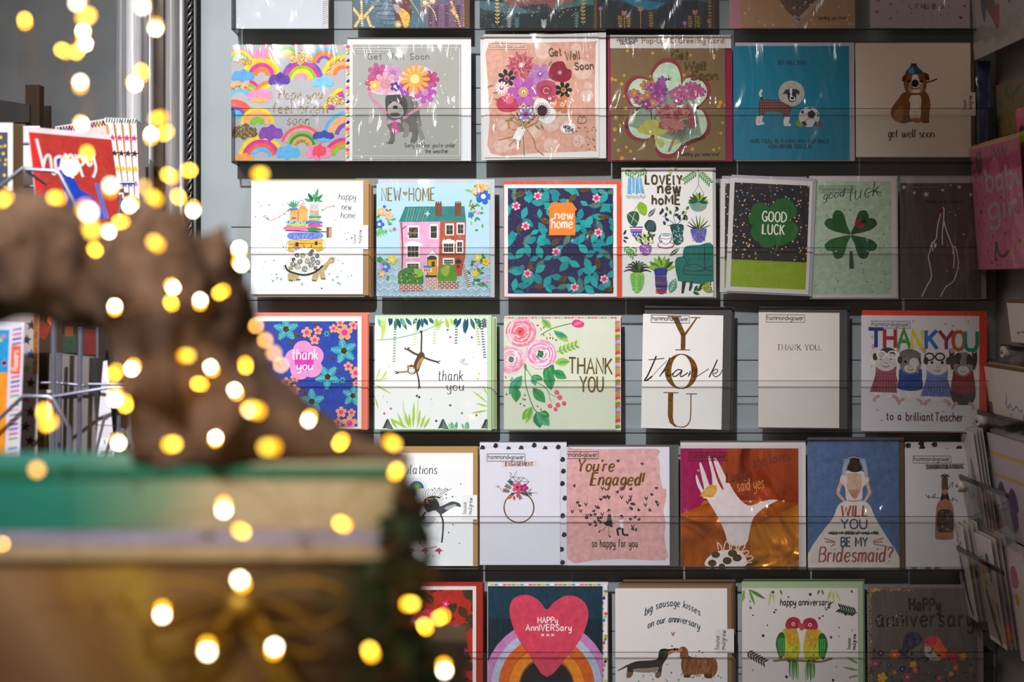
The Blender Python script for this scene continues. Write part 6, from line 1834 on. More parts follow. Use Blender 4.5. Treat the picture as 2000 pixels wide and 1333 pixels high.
c = Card('greeting_card', 'white congratulations card with a rose champagne bottle, by a black dabbed envelope', 'card', (1769, 878, 1893, 1108))
c.front('#cfcbd0')
c.envelope(1770, 864, 1905, 1112, '#c4c0c4', label='white envelope with black dabs')
a = c.art(T, -.0010, clip=(1770, 864, 1905, 1112))
for x, y in ((1350, 90), (1430, 105), (1500, 85), (1570, 120), (1640, 105), (1380, 778), (1460, 784), (1510, 786), (1425, 80)): a.poly([(x - 20, y), (x - 4, y - 14), (x + 16, y - 10), (x + 14, y + 12), (x - 6, y + 16)], '#232226')
a.done('envelope_print')
a = c.art(T)
a.poly([(1440, 198), (1672, 192), (1660, 208), (1672, 222), (1445, 226), (1455, 212)], '#9c9490')
a.blob([(1540, 262), (1570, 262), (1572, 380), (1596, 420), (1606, 480), (1604, 600), (1590, 622), (1512, 622), (1498, 600), (1502, 480), (1512, 420), (1536, 380)], '#a0705c', 'wash', 3)
a.poly([(1538, 268), (1572, 268), (1574, 340), (1536, 340)], '#5c4a40', 'wash'); a.rib([(1532, 268), (1545, 258), (1556, 270), (1568, 258), (1580, 268)], 7, '#2a2422'); a.blob([(1530, 400), (1540, 360), (1555, 372), (1570, 360), (1580, 400), (1556, 392)], '#332a28')
a.blob([(1514, 470), (1555, 452), (1598, 470), (1600, 570), (1560, 582), (1510, 570)], '#4a3830', 'wash'); a.dots(34, (1515, 465, 1595, 575), (4, 8), ['#8a6a58', '#2c2220'], 3)
for pts in ([(1445, 370), (1465, 390), (1462, 375), (1490, 388), (1500, 365), (1485, 380), (1530, 390)], [(1580, 395), (1600, 405), (1598, 388), (1628, 408)], [(1572, 340), (1590, 310), (1602, 300), (1596, 330)]): a.rib(pts, 3.5, '#2a2626')
a.done('printed_picture')
a = c.art(T, 8e-4); a.text(1452, 221, 20, 'CONGRATULATIONS', 4, '#2a2628', sx=.7, sp=1.9, fit=202); a.done('lettering')
a = c.art(T, 1.1e-3, clip=None); stamp(a, 1376, 150, 1590, 190, '#4a4446'); a.done('shop_stamp')
c.sleeve(1767, 868, 1904, 1110, 28, .5)

# ================================================================== ROW 6 (cut by the bottom of the frame)
T = (770, 1100, .335)
c = Card('greeting_card', 'red leafy happy anniversary card with a pink heart, partly hidden by the box', 'card', (706, 1147, 930, 1372))
c.front('#d8d0d0')
c.envelope(708, 1139, 943, 1373, '#9c2c20', label='dark red envelope')
a = c.art(T, clip=(712, 1154, 923, 1366))
a.rect(-180, 150, 470, 800, '#a82c20', 'wash')
R = random.Random(7)
for i in range(10):
    for j in range(9):
        x, y = -150 + 70 * i + R.uniform(-16, 16) + (34 if j % 2 else 0), 175 + 72 * j + R.uniform(-14, 14)
        a.leaf(x, y, R.uniform(0, 360), 86, 50, ['#43281e', '#4c2c20', '#3f3420'][(i + j) % 3], 'wash', vein=('#8a6a30', 'foil') if (i * j) % 4 == 1 else None, vw=3)
a.blob([(70, 395), (65, 350), (100, 320), (150, 290), (185, 275), (225, 280), (245, 320), (235, 390), (200, 455), (155, 510), (110, 470)], '#e0285c', 'wash')
a.blob([(20, 395), (30, 340), (70, 320), (110, 350), (120, 440), (90, 470)], '#e0285c', 'wash'); a.dots(50, (60, 320, 235, 470), (6, 10), ['#f0506c', '#c81c54'], 5)
for x, y in ((300, 243), (362, 378), (280, 405), (202, 500), (408, 517), (80, 632)): a.flower(x, y, 20, 5, '#e02c8c', '#f4a0b8')
a.done('printed_picture')
a = c.art(T, 3.2e-3); a.text(98, 360, 30, 'Happy', 4.5, '#f4dce0', sx=.9, fit=88); a.text(62, 396, 28, 'anniversary', 4.5, '#f4dce0', sx=.85, sp=1.6, fit=176); a.done('lettering')
stack(2, 'card in a red envelope standing behind the red leafy anniversary card', 'cards behind the red leafy card', (708, 1148, 931, 1372), (712, 1141, 944, 1373), '#8c281c', dx=1.0, dz=-1.2)

c = Card('greeting_card', 'dark teal anniversary card with a big coral heart over a rainbow', 'card', (953, 1147, 1177, 1372))
c.front('#16303c')
c.envelope(952, 1142, 1187, 1373, '#dcd8d8', label='white envelope with confetti print')
a = c.art(T, -.0010, clip=(952, 1142, 1187, 1373))
for i in range(26): a.ell(570 + 25 * i, 132, 12, 5, ['#f0b03c', '#3aa0c0', '#f4f0f0', '#e85a8c', '#f0803c', '#68b04c'][i % 6], hold=True)
for i in range(22): a.leaf(1222, 170 + 26 * i, 40 * (i % 5), 26, 18, ['#3a8ac0', '#e8c03c', '#2c3a8c', '#f0803c', '#3c9a5c', '#d83c8c', '#a8c83c'][i % 7])
a.done('envelope_print')
a = c.art(T)
a.rect(540, 140, 1220, 800, '#152a36', 'wash'); a.rect(540, 150, 1220, 330, '#16384a', 'wash')
for r, w, col in ((345, 50, '#c480b8'), (300, 48, '#b4bcd8'), (252, 60, '#d8621c'), (192, 58, '#ee8a1c'), (140, 44, '#7c5c2c'), (100, 110, '#1c1c20')):
    a.arc(888, 725, r, w, col, 0, 180, 'wash', 1.05)
a.rect(782, 620, 994, 800, '#1c1c20'); a.blob([(780, 700), (890, 686), (1000, 700), (1000, 760), (780, 760)], '#16223c', 'wash')
a.blob([(890, 668), (800, 560), (720, 440), (676, 320), (676, 250), (700, 208), (750, 190), (800, 196), (850, 230), (888, 275), (930, 235), (985, 200), (1030, 194), (1085, 212), (1125, 260), (1130, 330), (1090, 440), (1000, 560)], '#d2435c', 'wash', 3)
a.done('printed_picture')
a = c.art(T, 1e-3); a.text(838, 354, 34, 'HAPPy', 6, '#f4e6e4', sx=.85, sp=1.8, fit=114); a.text(768, 398, 36, 'AnnIVERSary', 6, '#f4e6e4', sx=.78, sp=1.7, fit=264); a.text(858, 430, 22, 'xxx', 5, '#f4e6e4', sx=1.2, sp=3.5, fit=74); a.done('lettering')
c.sleeve(950, 1141, 1180, 1372, 29, .5)
stack(2, 'card in a confetti print envelope standing behind the coral heart anniversary card', 'cards behind the coral heart card', (953, 1146, 1178, 1372), (953, 1140, 1188, 1373), '#c8c4c0', dx=.6, dz=-1)

c = Card('greeting_card', 'white anniversary card with a black dachshund and a shaggy brown spaniel nose to nose', 'card', (1202, 1151, 1421, 1372))
c.front('#d6d0cf')
c.envelope(1210, 1146, 1430, 1373, '#7c6248', 'kraft', label='kraft envelope')
a = c.art(T)
a.up()
a.blob([(1365, 595), (1420, 575), (1500, 570), (1535, 560), (1545, 520), (1570, 502), (1600, 505), (1640, 502), (1640, 518), (1605, 535), (1590, 560), (1565, 600), (1555, 660), (1530, 672), (1535, 630), (1480, 640), (1400, 635), (1390, 655), (1362, 658), (1358, 620)], '#2c2826', 'wash', 4)
a.blob([(1400, 620), (1480, 615), (1540, 610), (1530, 635), (1470, 642), (1400, 636)], '#8a7a6c', 'wash'); a.blob([(1545, 520), (1560, 505), (1575, 530), (1565, 575), (1545, 570)], '#181614'); a.blob([(1600, 520), (1635, 508), (1635, 520), (1600, 540)], '#9c6a3c', 'wash'); a.ell(1636, 506, 7, 8, '#111')
a.rib([(1362, 600), (1335, 615), (1304, 630)], 12, '#2c2826', taper=.6)
for x in (1372, 1540): a.blob([(x - 14, 640), (x + 14, 640), (x + 10, 668), (x - 16, 668)], '#7c4a2c', 'wash')
a.blob([(1660, 505), (1690, 490), (1712, 510), (1720, 545), (1780, 555), (1860, 560), (1885, 590), (1880, 640), (1850, 668), (1800, 650), (1740, 655), (1700, 662), (1680, 640), (1672, 590), (1680, 545)], '#84502c', 'wash', 4)
R = random.Random(4)
for i in range(70):
    x = R.uniform(1676, 1880); y = R.uniform(545, 640)
    a.rib([(x, y), (x + R.uniform(-5, 5), y + 16), (x + R.uniform(-8, 8), y + 34)], 4, ['#6c3c1c', '#a46a3c', '#5a3018', '#94602f'][i % 4])
for i in range(16): a.rib([(1672 + i * 2.6, 510), (1668 + i * 3, 535), (1670 + i * 3, 560)], 4, ['#6c3c1c', '#8c5630'][i % 2])
a.blob([(1645, 508), (1672, 500), (1680, 515), (1650, 522)], '#a87448', 'wash'); a.ell(1650, 505, 7, 6, '#1c1412'); a.ell(1690, 508, 4, 4, '#1c1412')
a.blob([(1690, 655), (1720, 650), (1724, 668), (1690, 668)], '#5a3018', 'wash'); a.blob([(1810, 650), (1850, 650), (1850, 672), (1812, 670)], '#5a3018', 'wash')
a.rib([(1617, 405), (1626, 424), (1634, 404)], 6, '#a43c4c')
a.dots(26, (1490, 480, 1920, 690), (2, 5), ['#4a342c', '#6a4c40'], 3)
for x, y in ((1360, 668), (1452, 660), (1508, 680), (1658, 682), (1425, 692), (1600, 700)): a.poly([(x - 8, y - 8), (x, y + 10), (x + 8, y - 10), (x + 1, y)], '#5c8438', 'wash')
a.done('printed_picture')
a = c.art(T, 1.4e-3)
a.text(1462, 310, 42, 'big sausage kisses', 5, '#1f4450', sx=.72, sp=1.5, slant=.15, arc=(160, 55), contrast=.5, fit=320); a.text(1478, 385, 40, 'on our anniversary', 5, '#1f4450', sx=.72, sp=1.4, slant=.15, arc=(160, 45), rot=-3, contrast=.5, fit=300)
a.done('lettering')
c.slab('signature_tag', 1398, 1230, 1434, 1277, '#cac4c2', .0002, .00015, label='small paper signature tag')
a = c.art(T, .0008, clip=None); a.text(1895, 505, 26, 'louise', 3, '#3c3a3e', rot=88, sx=.9); a.text(1930, 508, 26, 'mulgrew', 3, '#3c3a3e', rot=88, sx=.9); a.done('signature')
stack(4, 'card in a kraft envelope standing behind the dachshund anniversary card', 'cards behind the dachshund card', (1205, 1150, 1424, 1372), (1213, 1144, 1432, 1373), '#70583e', dx=1.6, dz=-2.6, kind='kraft', face='#8c7456')

T = (1420, 1100, .29)
c = Card('greeting_card', 'white anniversary card with two green and red lovebirds on a branch', 'card', (1450, 1151, 1677, 1372))
c.front('#c9c1bf')
c.envelope(1450, 1138, 1687, 1373, '#94a884', label='sage green envelope')
a = c.art(T)
a.up()
def bird(x, y, s, m):
    f = lambda pts: [(x + m * s * u, y + s * v) for u, v in pts]
    for k in range(6): a.rib(f([(-10 + 10 * k, 120), (-14 + 12 * k, 190), (-8 + 10 * k, 230 + 12 * (k % 3))]), 13 * s, ['#2c6a3c', '#8c9c3a', '#1f5450', '#4c8c3c'][k % 4], 'wash', taper=.7)
    a.blob(f([(-60, -80), (-20, -100), (30, -90), (55, -20), (58, 60), (30, 125), (-30, 125), (-65, 60), (-75, -10)]), '#a8a830', 'wash')
    a.blob(f([(-95, -40), (-70, -70), (-45, -50), (-40, 20), (-50, 80), (-75, 110), (-95, 60), (-105, 10)]), '#265c34', 'wash')
    for k in range(12): a.rib(f([(-90 + 4 * k, -30), (-92 + 4.5 * k, 20), (-80 + 3 * k, 90)]), 5 * s, ['#3c8c44', '#1c4428', '#5ca04c'][k % 3], 'wash')
    a.blob(f([(-40, -90), (0, -110), (35, -90), (48, -30), (20, 20), (-20, 10), (-38, -40)]), '#b88a30', 'wash')
    a.blob(f([(-40, -120), (-20, -160), (20, -172), (55, -155), (62, -120), (40, -95), (0, -95), (-30, -95)]), '#9c2c3c', 'wash')
    a.blob(f([(50, -135), (75, -125), (84, -98), (70, -88), (52, -100)]), '#b0443c', 'wash')
    a.ell(x + m * s * 14, y - s * 125, 12 * s, None, '#d8c8c0'); a.ell(x + m * s * 14, y - s * 125, 6 * s, None, '#161616')
    R = random.Random(int(x))
    for k in range(26):
        u, v = R.uniform(-35, 45), R.uniform(-60, 110)
        a.rib(f([(u, v), (u + R.uniform(-5, 5), v + 18)]), 5 * s, ['#7c8c28', '#c8c050', '#5c7c2c', '#d8a84c'][k % 4], 'wash')
bird(435, 540, 1.0, 1); bird(575, 545, 1.0, -1)
a.rib([(310, 662), (400, 655), (500, 660), (620, 668), (710, 645)], 12, '#7a5a40', 'wash')
for x in (420, 450, 555, 585): a.ell(x, 662, 14, 9, '#4a3c34', 'wash')
for x, y, an, l, w, col in ((150, 180, -70, 115, 18, '#5c8c2c'), (150, 182, -30, 130, 22, '#4a7c2c'), (120, 180, -100, 90, 16, '#6c9c34'), (110, 190, -80, 60, 14, '#6c9c34'), (300, 185, -100, 110, 14, '#a8b460'), (310, 185, -85, 90, 14, '#a8b460'), (360, 182, -70, 40, 14, '#4c7c2c'), (640, 182, -70, 40, 14, '#4c7c2c'), (625, 182, -110, 36, 14, '#4c7c2c'),
                       (720, 185, -90, 100, 16, '#b0b868'), (735, 185, -70, 90, 14, '#a8b460'), (705, 185, -110, 80, 14, '#a8b460'), (885, 680, 150, 90, 16, '#6c9434'), (885, 725, 168, 110, 14, '#6c9434'), (885, 760, 190, 60, 14, '#7ca03c')): a.leaf(x, y, an, l, w, col, 'wash')
sprig(a, 880, 340, 165, 120, 7, 12, 44, '#23322c', sw=4); sprig(a, 130, 600, -30, 140, 7, 12, 40, '#23322c', sw=4)
for x, y, r, col in ((244, 492, 10, '#6c1f2c'), (702, 503, 9, '#7c2c34'), (563, 215, 10, '#26303c'), (415, 233, 6, '#444'), (273, 422, 5, '#444'), (320, 335, 7, '#333'), (330, 318, 6, '#333'), (648, 360, 6, '#333'), (625, 375, 7, '#3a2c34'), (802, 348, 9, '#2c2c38'), (756, 495, 4, '#6c2c34'), (755, 438, 5, '#555'), (845, 455, 6, '#c0a040'), (160, 305, 9, '#2c7c7c'), (157, 262, 6, '#5c7c2c'), (175, 355, 5, '#333'), (172, 722, 7, '#b89c50'), (400, 768, 10, '#2c2c2c'), (714, 790, 9, '#2c2c34'), (843, 195, 8, '#8c3c3c'), (312, 200, 9, '#2c2c44'), (736, 700, 6, '#888'), (826, 772, 6, '#777')): a.ell(x, y, r, None, col, n=8)
a.done('printed_picture')
a = c.art(T, 1.8e-3)
a.text(360, 288, 44, 'happy', 5, '#1d1c1e', sx=.86, sp=1.5, slant=.1, fit=104); a.text(484, 288, 44, 'anniversary', 5, '#1d1c1e', sx=.76, sp=1.5, slant=.1, fit=212); a.rib([(660, 300), (672, 320), (690, 285), (716, 266)], 4, '#1d1c1e')
a.done('lettering')
a = c.art(T, 1.8e-3)
a.text(832, 580, 24, 'louise', 3, '#3c3a3e', rot=88, sx=.9); a.text(866, 585, 24, 'mulgrew', 3, '#3c3a3e', rot=88, sx=.9)
a.done('signature')
stack(2, 'card in a sage green envelope standing behind the lovebirds anniversary card', 'cards behind the lovebirds card', (1450, 1152, 1679, 1372), (1452, 1136, 1689, 1373), '#8a9c7c', dx=.8, dz=-1.2)

c = Card('greeting_card', 'dark grey anniversary card with two small birds and gold glitter edges', 'card', (1698, 1151, 1909, 1372))
c.front('#5c534e')
c.envelope(1698, 1144, 1922, 1373, '#7c6a70', label='pink patterned envelope')
a = c.art(T)
a.dots(150, (958, 175, 974, 800), (3, 7), ['#e0a850', '#a8763c'], 4, 'glitter'); a.dots(90, (960, 176, 1260, 192), (3, 6), ['#e0a850', '#c88c40'], 9, 'glitter')
a.poly([(958, 176), (1060, 176), (1000, 196), (970, 214)], '#c89448', 'glitter')
a.blob([(1130, 600), (1180, 580), (1190, 520), (1220, 475), (1270, 468), (1310, 490), (1318, 530), (1300, 590), (1240, 640), (1180, 630)], '#3c3a46', 'wash'); a.blob([(1220, 600), (1290, 560), (1312, 540), (1300, 600), (1240, 640)], '#6c6658', 'wash'); a.dots(40, (1190, 490, 1300, 630), (3, 6), ['#1f1e26', '#5c5a68'], 3)
a.blob([(1330, 590), (1340, 530), (1380, 500), (1430, 510), (1460, 560), (1500, 610), (1480, 640), (1400, 660), (1345, 640)], '#c8622c', 'wash'); a.blob([(1338, 545), (1345, 510), (1390, 497), (1425, 512), (1410, 545), (1370, 560)], '#c03450', 'wash'); a.blob([(1332, 575), (1370, 570), (1420, 630), (1440, 655), (1380, 660), (1340, 630)], '#a49c98', 'wash'); a.blob([(1470, 620), (1530, 590), (1560, 620), (1540, 680), (1500, 670)], '#a83444', 'wash')
a.ell(1312, 515, 5, None, '#111'); a.ell(1352, 535, 5, None, '#111')
R = random.Random(5)
for i in range(70): a.leaf(R.uniform(980, 1680), R.uniform(600, 800), R.uniform(0, 360), 34, 14, ['#34402c', '#4c5434', '#2c3438', '#6c6c3c'][i % 4], 'wash')
for x, y, r, col, k in ((1130, 620, 36, '#c4523c', 6), (1000, 680, 26, '#a8386c', 5), (1045, 775, 34, '#c8a034', 5), (1180, 718, 22, '#2c3468', 6), (1255, 685, 24, '#d09034', 5), (1268, 725, 20, '#c85a4c', 5), (1215, 770, 30, '#a83c58', 6), (1590, 635, 28, '#c0803c', 5), (1540, 708, 20, '#c8603c', 5), (1035, 610, 22, '#2c2c48', 4), (1090, 690, 16, '#2c3c68', 5), (1510, 750, 18, '#c08a3c', 5), (1640, 640, 20, '#5c6434', 4), (1130, 740, 16, '#b85a34', 5), (1360, 740, 16, '#4c4c5c', 5), (1430, 780, 22, '#a8446c', 5)): a.flower(x, y, r, k, col, '#c8a850', 'wash', mr=.25)
a.done('printed_picture')
a = c.art(T, 2.4e-3); a.text(1232, 320, 78, 'HaPPy', 14, '#4c443a', 'foil', sx=.8, sp=2, fit=205); a.text(1005, 428, 112, 'anniversary', 13, '#4c443a', 'foil', sx=1.0, sp=2.2, fit=655); a.dots(26, (1010, 350, 1240, 430), (3, 5), ['#d8a04c'], 6, 'glitter'); a.done('lettering')
c.sleeve(1694, 1144, 1914, 1372, 30, 1.4)
# ------------------------------------------------------------------ wire card rack at the left, before the mirror
def frame3(bl, br, tl, W, H):
    """Card frame from three corners given as (pixel x, pixel y, depth)."""
    B, R_, T_ = P(*bl), P(*br), P(*tl)
    U, V = (R_ - B) / W, (B - T_) / H
    N = V.cross(U).normalized()
    if N.y > 0:
        N = -N
    return ((B + R_) / 2, U, V, N)

WIRE = mat('#a7abc0', 'metal')
rack = empty('wire_card_rack', P(120, 1000, -.2), 'grey wire card rack with bent loops, holding cards in front of the mirror', 'rack')
def wire(pts, r=4.0, name='wire'):
    mb = MB()
    q = [P(*p) for p in pts]
    mb.tube(q, r * KY(pts[0][2]), WIRE, 8)
    return mb.build(name, rack)
wire([(-20, 380, -.25), (46, 328, -.25), (52, 331, -.25), (108, 334, -.25), (116, 339, -.25), (150, 405, -.25), (152, 520, -.25)], 4.2, 'loop_wire')
wire([(50, 333, -.25), (90, 360, -.225)], 3.2)
wire([(30, 281, -.14), (66, 281, -.14)], 3)
wire([(30, 364, -.14), (80, 364, -.14)], 3)
wire([(190, 357, -.13), (264, 357, -.13)], 3.2)
wire([(236, 380, -.13), (232, 420, -.13), (238, 440, -.13)], 3)
wire([(-20, 836, -.25), (40, 779, -.25), (48, 774, -.25), (96, 775, -.25), (104, 781, -.25), (136, 838, -.25), (139, 1100, -.25)], 4.0, 'loop_wire')
wire([(105, 602, -.22), (105, 775, -.22), (104, 1150, -.22)], 5.2, 'upright')
wire([(157, 640, -.2), (156, 760, -.2), (153, 1150, -.2)], 4.8, 'upright')
wire([(117, 690, -.178), (115, 1150, -.178)], 4, 'upright')
wire([(190, 640, -.1), (190, 700, -.1)], 3)
wire([(232, 812, -.16), (232, 1150, -.16)], 3.8, 'upright')
wire([(44, 749, -.178), (110, 748, -.178), (170, 754, -.178)], 3)
wire([(100, 776, -.225), (215, 757, -.195), (252, 758, -.195)], 3.6)
wire([(172, 751, -.178), (252, 751, -.178)], 3)
wire([(176, 930, -.19), (205, 812, -.19)], 3)
mb = MB()
a, b = P(128, 1080, -.19), P(150, 1080, -.17)
mb.tube([(a.x, -.185, 0.012), (a.x, -.185, P(0, 900, -.185).z)], .011, WIRE, 12)
mb.build('post', rack)
mb = MB(); mb.tube([(a.x, -.185, 0), (a.x, -.185, .012)], .11, WIRE, 24); mb.build('base', rack)

# deep boxed card, navy with yellow dots
c = Card('boxed_card', 'deep boxed card, navy with yellow dots and kraft sides, on the wire rack', 'card', (0, 0, 160, 130),
         frame=frame3((-130, 372, -.20), (25, 372, -.20), (-130, 240, -.20), 160, 130))
c.slab('box_sides', 0, 0, 160, 130, '#c9a878', 0, .034, 'kraft')
a = c.art(clip=False)
a.rect(0, 0, 160, 130, '#eceaee'); a.rect(8, 18, 150, 130, '#434c62', 'paint')
a.dots(46, (60, 24, 148, 128), (2.2, 3.4), ['#e8bc30'], 5)
a.done('printed_picture')

# red happy card and its white envelope
c = Card('greeting_card', 'red card with white handwritten happy and blue letters, leaning on the wire rack', 'card', (0, 0, 160, 170),
         frame=frame3((76, 432, -.21), (236, 438, -.13), (57, 258, -.20), 160, 170))
c.front('#cc3a30', th=.0008)
c.slab('envelope', 0, -11, 162, 170, '#e9e6ea', -.0014, .0012, 'paper', 'white envelope')
a = c.art()
a.rect(0, 4, 160, 170, '#c03a34', 'wash'); a.rect(0, 0, 12, 170, '#e8322c')
a.poly([(46, 42), (57, 44), (112, 160), (60, 170)], '#1c46c0', 'wash'); a.poly([(88, 106), (112, 120), (128, 160), (88, 164)], '#2448c4', 'wash'); a.poly([(116, 90), (124, 90), (138, 160), (126, 160)], '#6c74d0', 'wash')
a.rib([(132, 100), (138, 120), (136, 100), (144, 118)], 4, '#5c4458')
a.done('printed_picture')
a = c.art(lv=.0008)
for pts in ([(12, 12), (20, 70)], [(20, 62), (26, 46), (34, 44), (36, 76), (44, 74)], [(56, 42), (44, 48), (44, 68), (54, 62), (58, 42), (60, 72)], [(64, 36), (74, 84)], [(66, 44), (76, 38), (80, 52), (72, 62)], [(84, 36), (94, 80)], [(86, 42), (96, 38), (99, 50), (92, 58)], [(104, 38), (108, 56), (116, 50)], [(118, 34), (122, 60), (114, 80)]):
    a.rib(pts, 5.5, '#f3eeee')
a.done('lettering')

# four star patterned gift bags, spines to the front
SC = ['#c02878', '#2c1c24', '#f0b820', '#2464c0', '#3c2c34']
LB = ['star patterned gift bag with an orange edge, first of four, its chevron top showing', 'second star patterned gift bag from the left, orange edge, between two others',
      'third star patterned gift bag from the left, orange edge, on the wire rack', 'fourth star patterned gift bag, closest to the mirror frame, orange edge']
for i in range(4):
    x = 205 + 15.5 * i
    d = -.118 + .006 * i
    c = Card('gift_bag', LB[i], 'gift bag', (0, 0, 15, 180), group='star patterned gift bags on the wire rack',
             frame=frame3((x + 26 - 8 * i * .8, 408, d), (x + 40 - 8 * i * .8, 408, d), (x, 232 + i * .5, d), 13.6, 180))
    mb = MB()
    p = [c.w(0, 180), c.w(15, 180), c.w(15, 0), c.w(0, 0)]
    off = Vector((-.085, .075, 0)) if i == 0 else Vector((-.004, .05, 0))
    mb.hexa(p + [q + off for q in p], mat('#f2e4e2', 'paper'))
    mb.build('bag_body', c.root)
    a = c.art(lv=.0003, clip=None)
    a.rect(0, 10, 15, 180, '#f0d8d4'); a.rect(0, 10, 5, 180, '#f08a28')
    for k in range(5): a.star(9.5, 38 + 31 * k, 8, SC[k], rot=80)
    a.rect(0, -2, 15, 11, '#d8d8d8')
    for k in range(3): a.poly([(1 + 5 * k, 8), (4 + 5 * k, -1), (6 + 5 * k, -1), (3 + 5 * k, 8)], ['#a8b830', '#3c78b8', '#d8a83c'][k], hold=True)
    a.done('printed_spine')
    if i == 0:
        # side face of the first bag, stars and chevrons along its top
        W = 120
        f = frame3((0, 0, 0), (1, 0, 0), (0, 1, 0), 1, 1)
        O_ = c.w(0, 180); 
        side = Card.__new__(Card)
        side.x0, side.y0, side.x1, side.y1, side.cx = 0, 0, W, 180, W
        side.O, side.U, side.V = O_, -off / W, c.V
        side.N = Vector((-off.y, off.x, 0)).normalized(); side.N = side.N if side.N.y < 0 else -side.N
        side.root = c.root
        a = Art(side, .0004)
        a.up()
        for k in range(16):
            x0 = 1 + 7.3 * k
            col = ['#f08a28', '#2c2c34', '#3c78b8', '#d03c8c', '#2c3484', '#c03838', '#78a83c'][k % 7]
            a.poly([(x0, 14), (x0 + 4, 3), (x0 + 7, 3), (x0 + 3, 14)], col, hold=True); a.poly([(x0 + 4, 3), (x0 + 7, 3), (x0 + 10, 14), (x0 + 7, 14)], col, hold=True)
        for k in range(7): a.star(10 + 16.5 * k, 34, 8, ['#4c9c6c', '#d8508c', '#6c3c84', '#e85a3c', '#c8b83c', '#4cb06c', '#7c3c6c'][k], rot=84); a.star(10 + 16.5 * k, 66, 8, ['#7c2c4c', '#3c78b8', '#c03838', '#e8b83c'][k % 4], rot=84)
        a.done('printed_side', c.root)

# white paper packets behind the boxed card, and film packets under the bags
c = Card('white_packet', 'plain white card packet standing between the boxed card and the red happy card', 'packet', (0, 0, 26, 200), frame=frame3((44, 430, -.10), (78, 430, -.10), (44, 246, -.10), 26, 200))
c.front('#e4e6ee')
for i, (x, l) in enumerate(((226, 'left film packet hanging under the star patterned gift bags'), (243, 'right film packet hanging under the star patterned gift bags'))):
    c = Card('film_packet', l, 'packet', (0, 0, 14, 70), frame=frame3((x + 2, 462 - i * 4, -.11 + .02 * i), (x + 14, 460 - i * 4, -.11 + .02 * i), (x - 1, 388, -.11 + .02 * i), 14, 70))
    c.front('#c9c6c6')
    a = c.art(clip=None); a.rib([(4, 20), (8, 35), (5, 50)], 2.5, '#3c3c44'); a.ell(8, 22, 3, 3, '#a8b83c'); a.rect(2, 60, 12, 68, '#e0a0ac'); a.done('printed_picture'); c.sleeve(-1, -1, 15, 71, 40 + i, .3, .002)

# lower tier
c = Card('greeting_card', 'sky blue and orange card with a striped edge on the wire rack lower tier', 'card', (0, 0, 160, 320), frame=frame3((-130, 960, -.235), (36, 960, -.235), (-118, 630, -.235), 160, 320))
c.front('#e6e4f0')
a = c.art()
a.rect(0, 14, 132, 320, '#1f9ad8', 'wash'); a.rect(0, 104, 132, 320, '#f59a20', 'wash'); a.blob([(0, 110), (40, 92), (90, 104), (132, 96), (132, 150), (0, 150)], '#f59a20', 'wash')
a.dots(10, (60, 20, 130, 90), (3, 5), ['#b8d030', '#f4f4f4', '#f06a8c'], 4)
a.rect(132, 0, 160, 320, '#e0d8ec')
a.up()
R = random.Random(3)
for k in range(34):
    if 4 < k < 10: continue
    y = 10 + 9 * k
    a.poly([(138, y + 3), (155, y), (155, y + 3.6), (138, y + 6.6)], ['#3c9c8c', '#d8389c', '#2c2c54', '#7c3c9c', '#d8488c', '#4cb05c', '#e8e090', '#3c9cd0', '#f0a07c'][k % 9], hold=True)
a.rect(137, 44, 155, 98, '#f0622c')
a.done('printed_picture')
a = c.art(lv=.0008); a.text(150, 92, 11, 'flowers', 1.8, '#f6ece8', rot=90, sx=.75); a.done('lettering')
c.sleeve(0, -4, 164, 320, 44, .5, .002)

c = Card('greeting_card', 'grey star patterned card with a copper edge, behind the sky blue card', 'card', (0, 0, 100, 320), frame=frame3((-30, 960, -.19), (72, 960, -.19), (-26, 612, -.19), 100, 320))
c.front('#a79a94')
a = c.art()
for k in range(12): a.star(86 - (k % 2) * 9, 22 + 26 * k, 11, ['#332c34', '#2c2830', '#34507c', '#7c8c3c', '#2c2c34', '#c0443c', '#3c343c'][k % 7], rot=84)
a.rect(90, 2, 99, 110, '#b06a34', 'foil')
a.done('printed_picture')
c = Card('greeting_card', 'dark brown card with an orange corner, behind the wire uprights on the lower tier', 'card', (0, 0, 110, 200), frame=frame3((30, 800, -.13), (122, 800, -.13), (30, 606, -.13), 110, 200))
c.front('#3f2a20')
a = c.art(); a.poly([(78, 4), (96, 2), (96, 20), (84, 34), (74, 24)], '#e86a20'); a.poly([(60, 20), (84, 34), (70, 60), (40, 50)], '#7c2c18', 'wash'); a.done('printed_picture')
c = Card('greeting_card', 'small white card with tiny stars and a red square, low between the wire uprights', 'card', (0, 0, 40, 60), frame=frame3((66, 822, -.16), (104, 822, -.16), (66, 762, -.16), 40, 60))
c.front('#d9d6d2')
a = c.art()
for x, y in ((8, 8), (16, 12), (24, 8), (14, 22), (28, 20), (6, 18)): a.star(x, y, 3.4, '#4a4444')
a.rect(30, 14, 39, 26, '#d84a30'); a.rect(10, 26, 24, 30, '#e88a40'); a.done('printed_picture')
c = Card('greeting_card', 'dark card with red and green patches, at the back of the lower tier', 'card', (0, 0, 110, 130), frame=frame3((108, 760, -.06), (222, 760, -.06), (108, 634, -.06), 110, 130))
c.front('#2e2522')
a = c.art(); a.rect(54, 10, 78, 60, '#6c241c', 'wash'); a.rect(8, 20, 40, 70, '#2c4434', 'wash'); a.rect(18, 4, 34, 24, '#7c3c20', 'wash'); a.done('printed_picture')

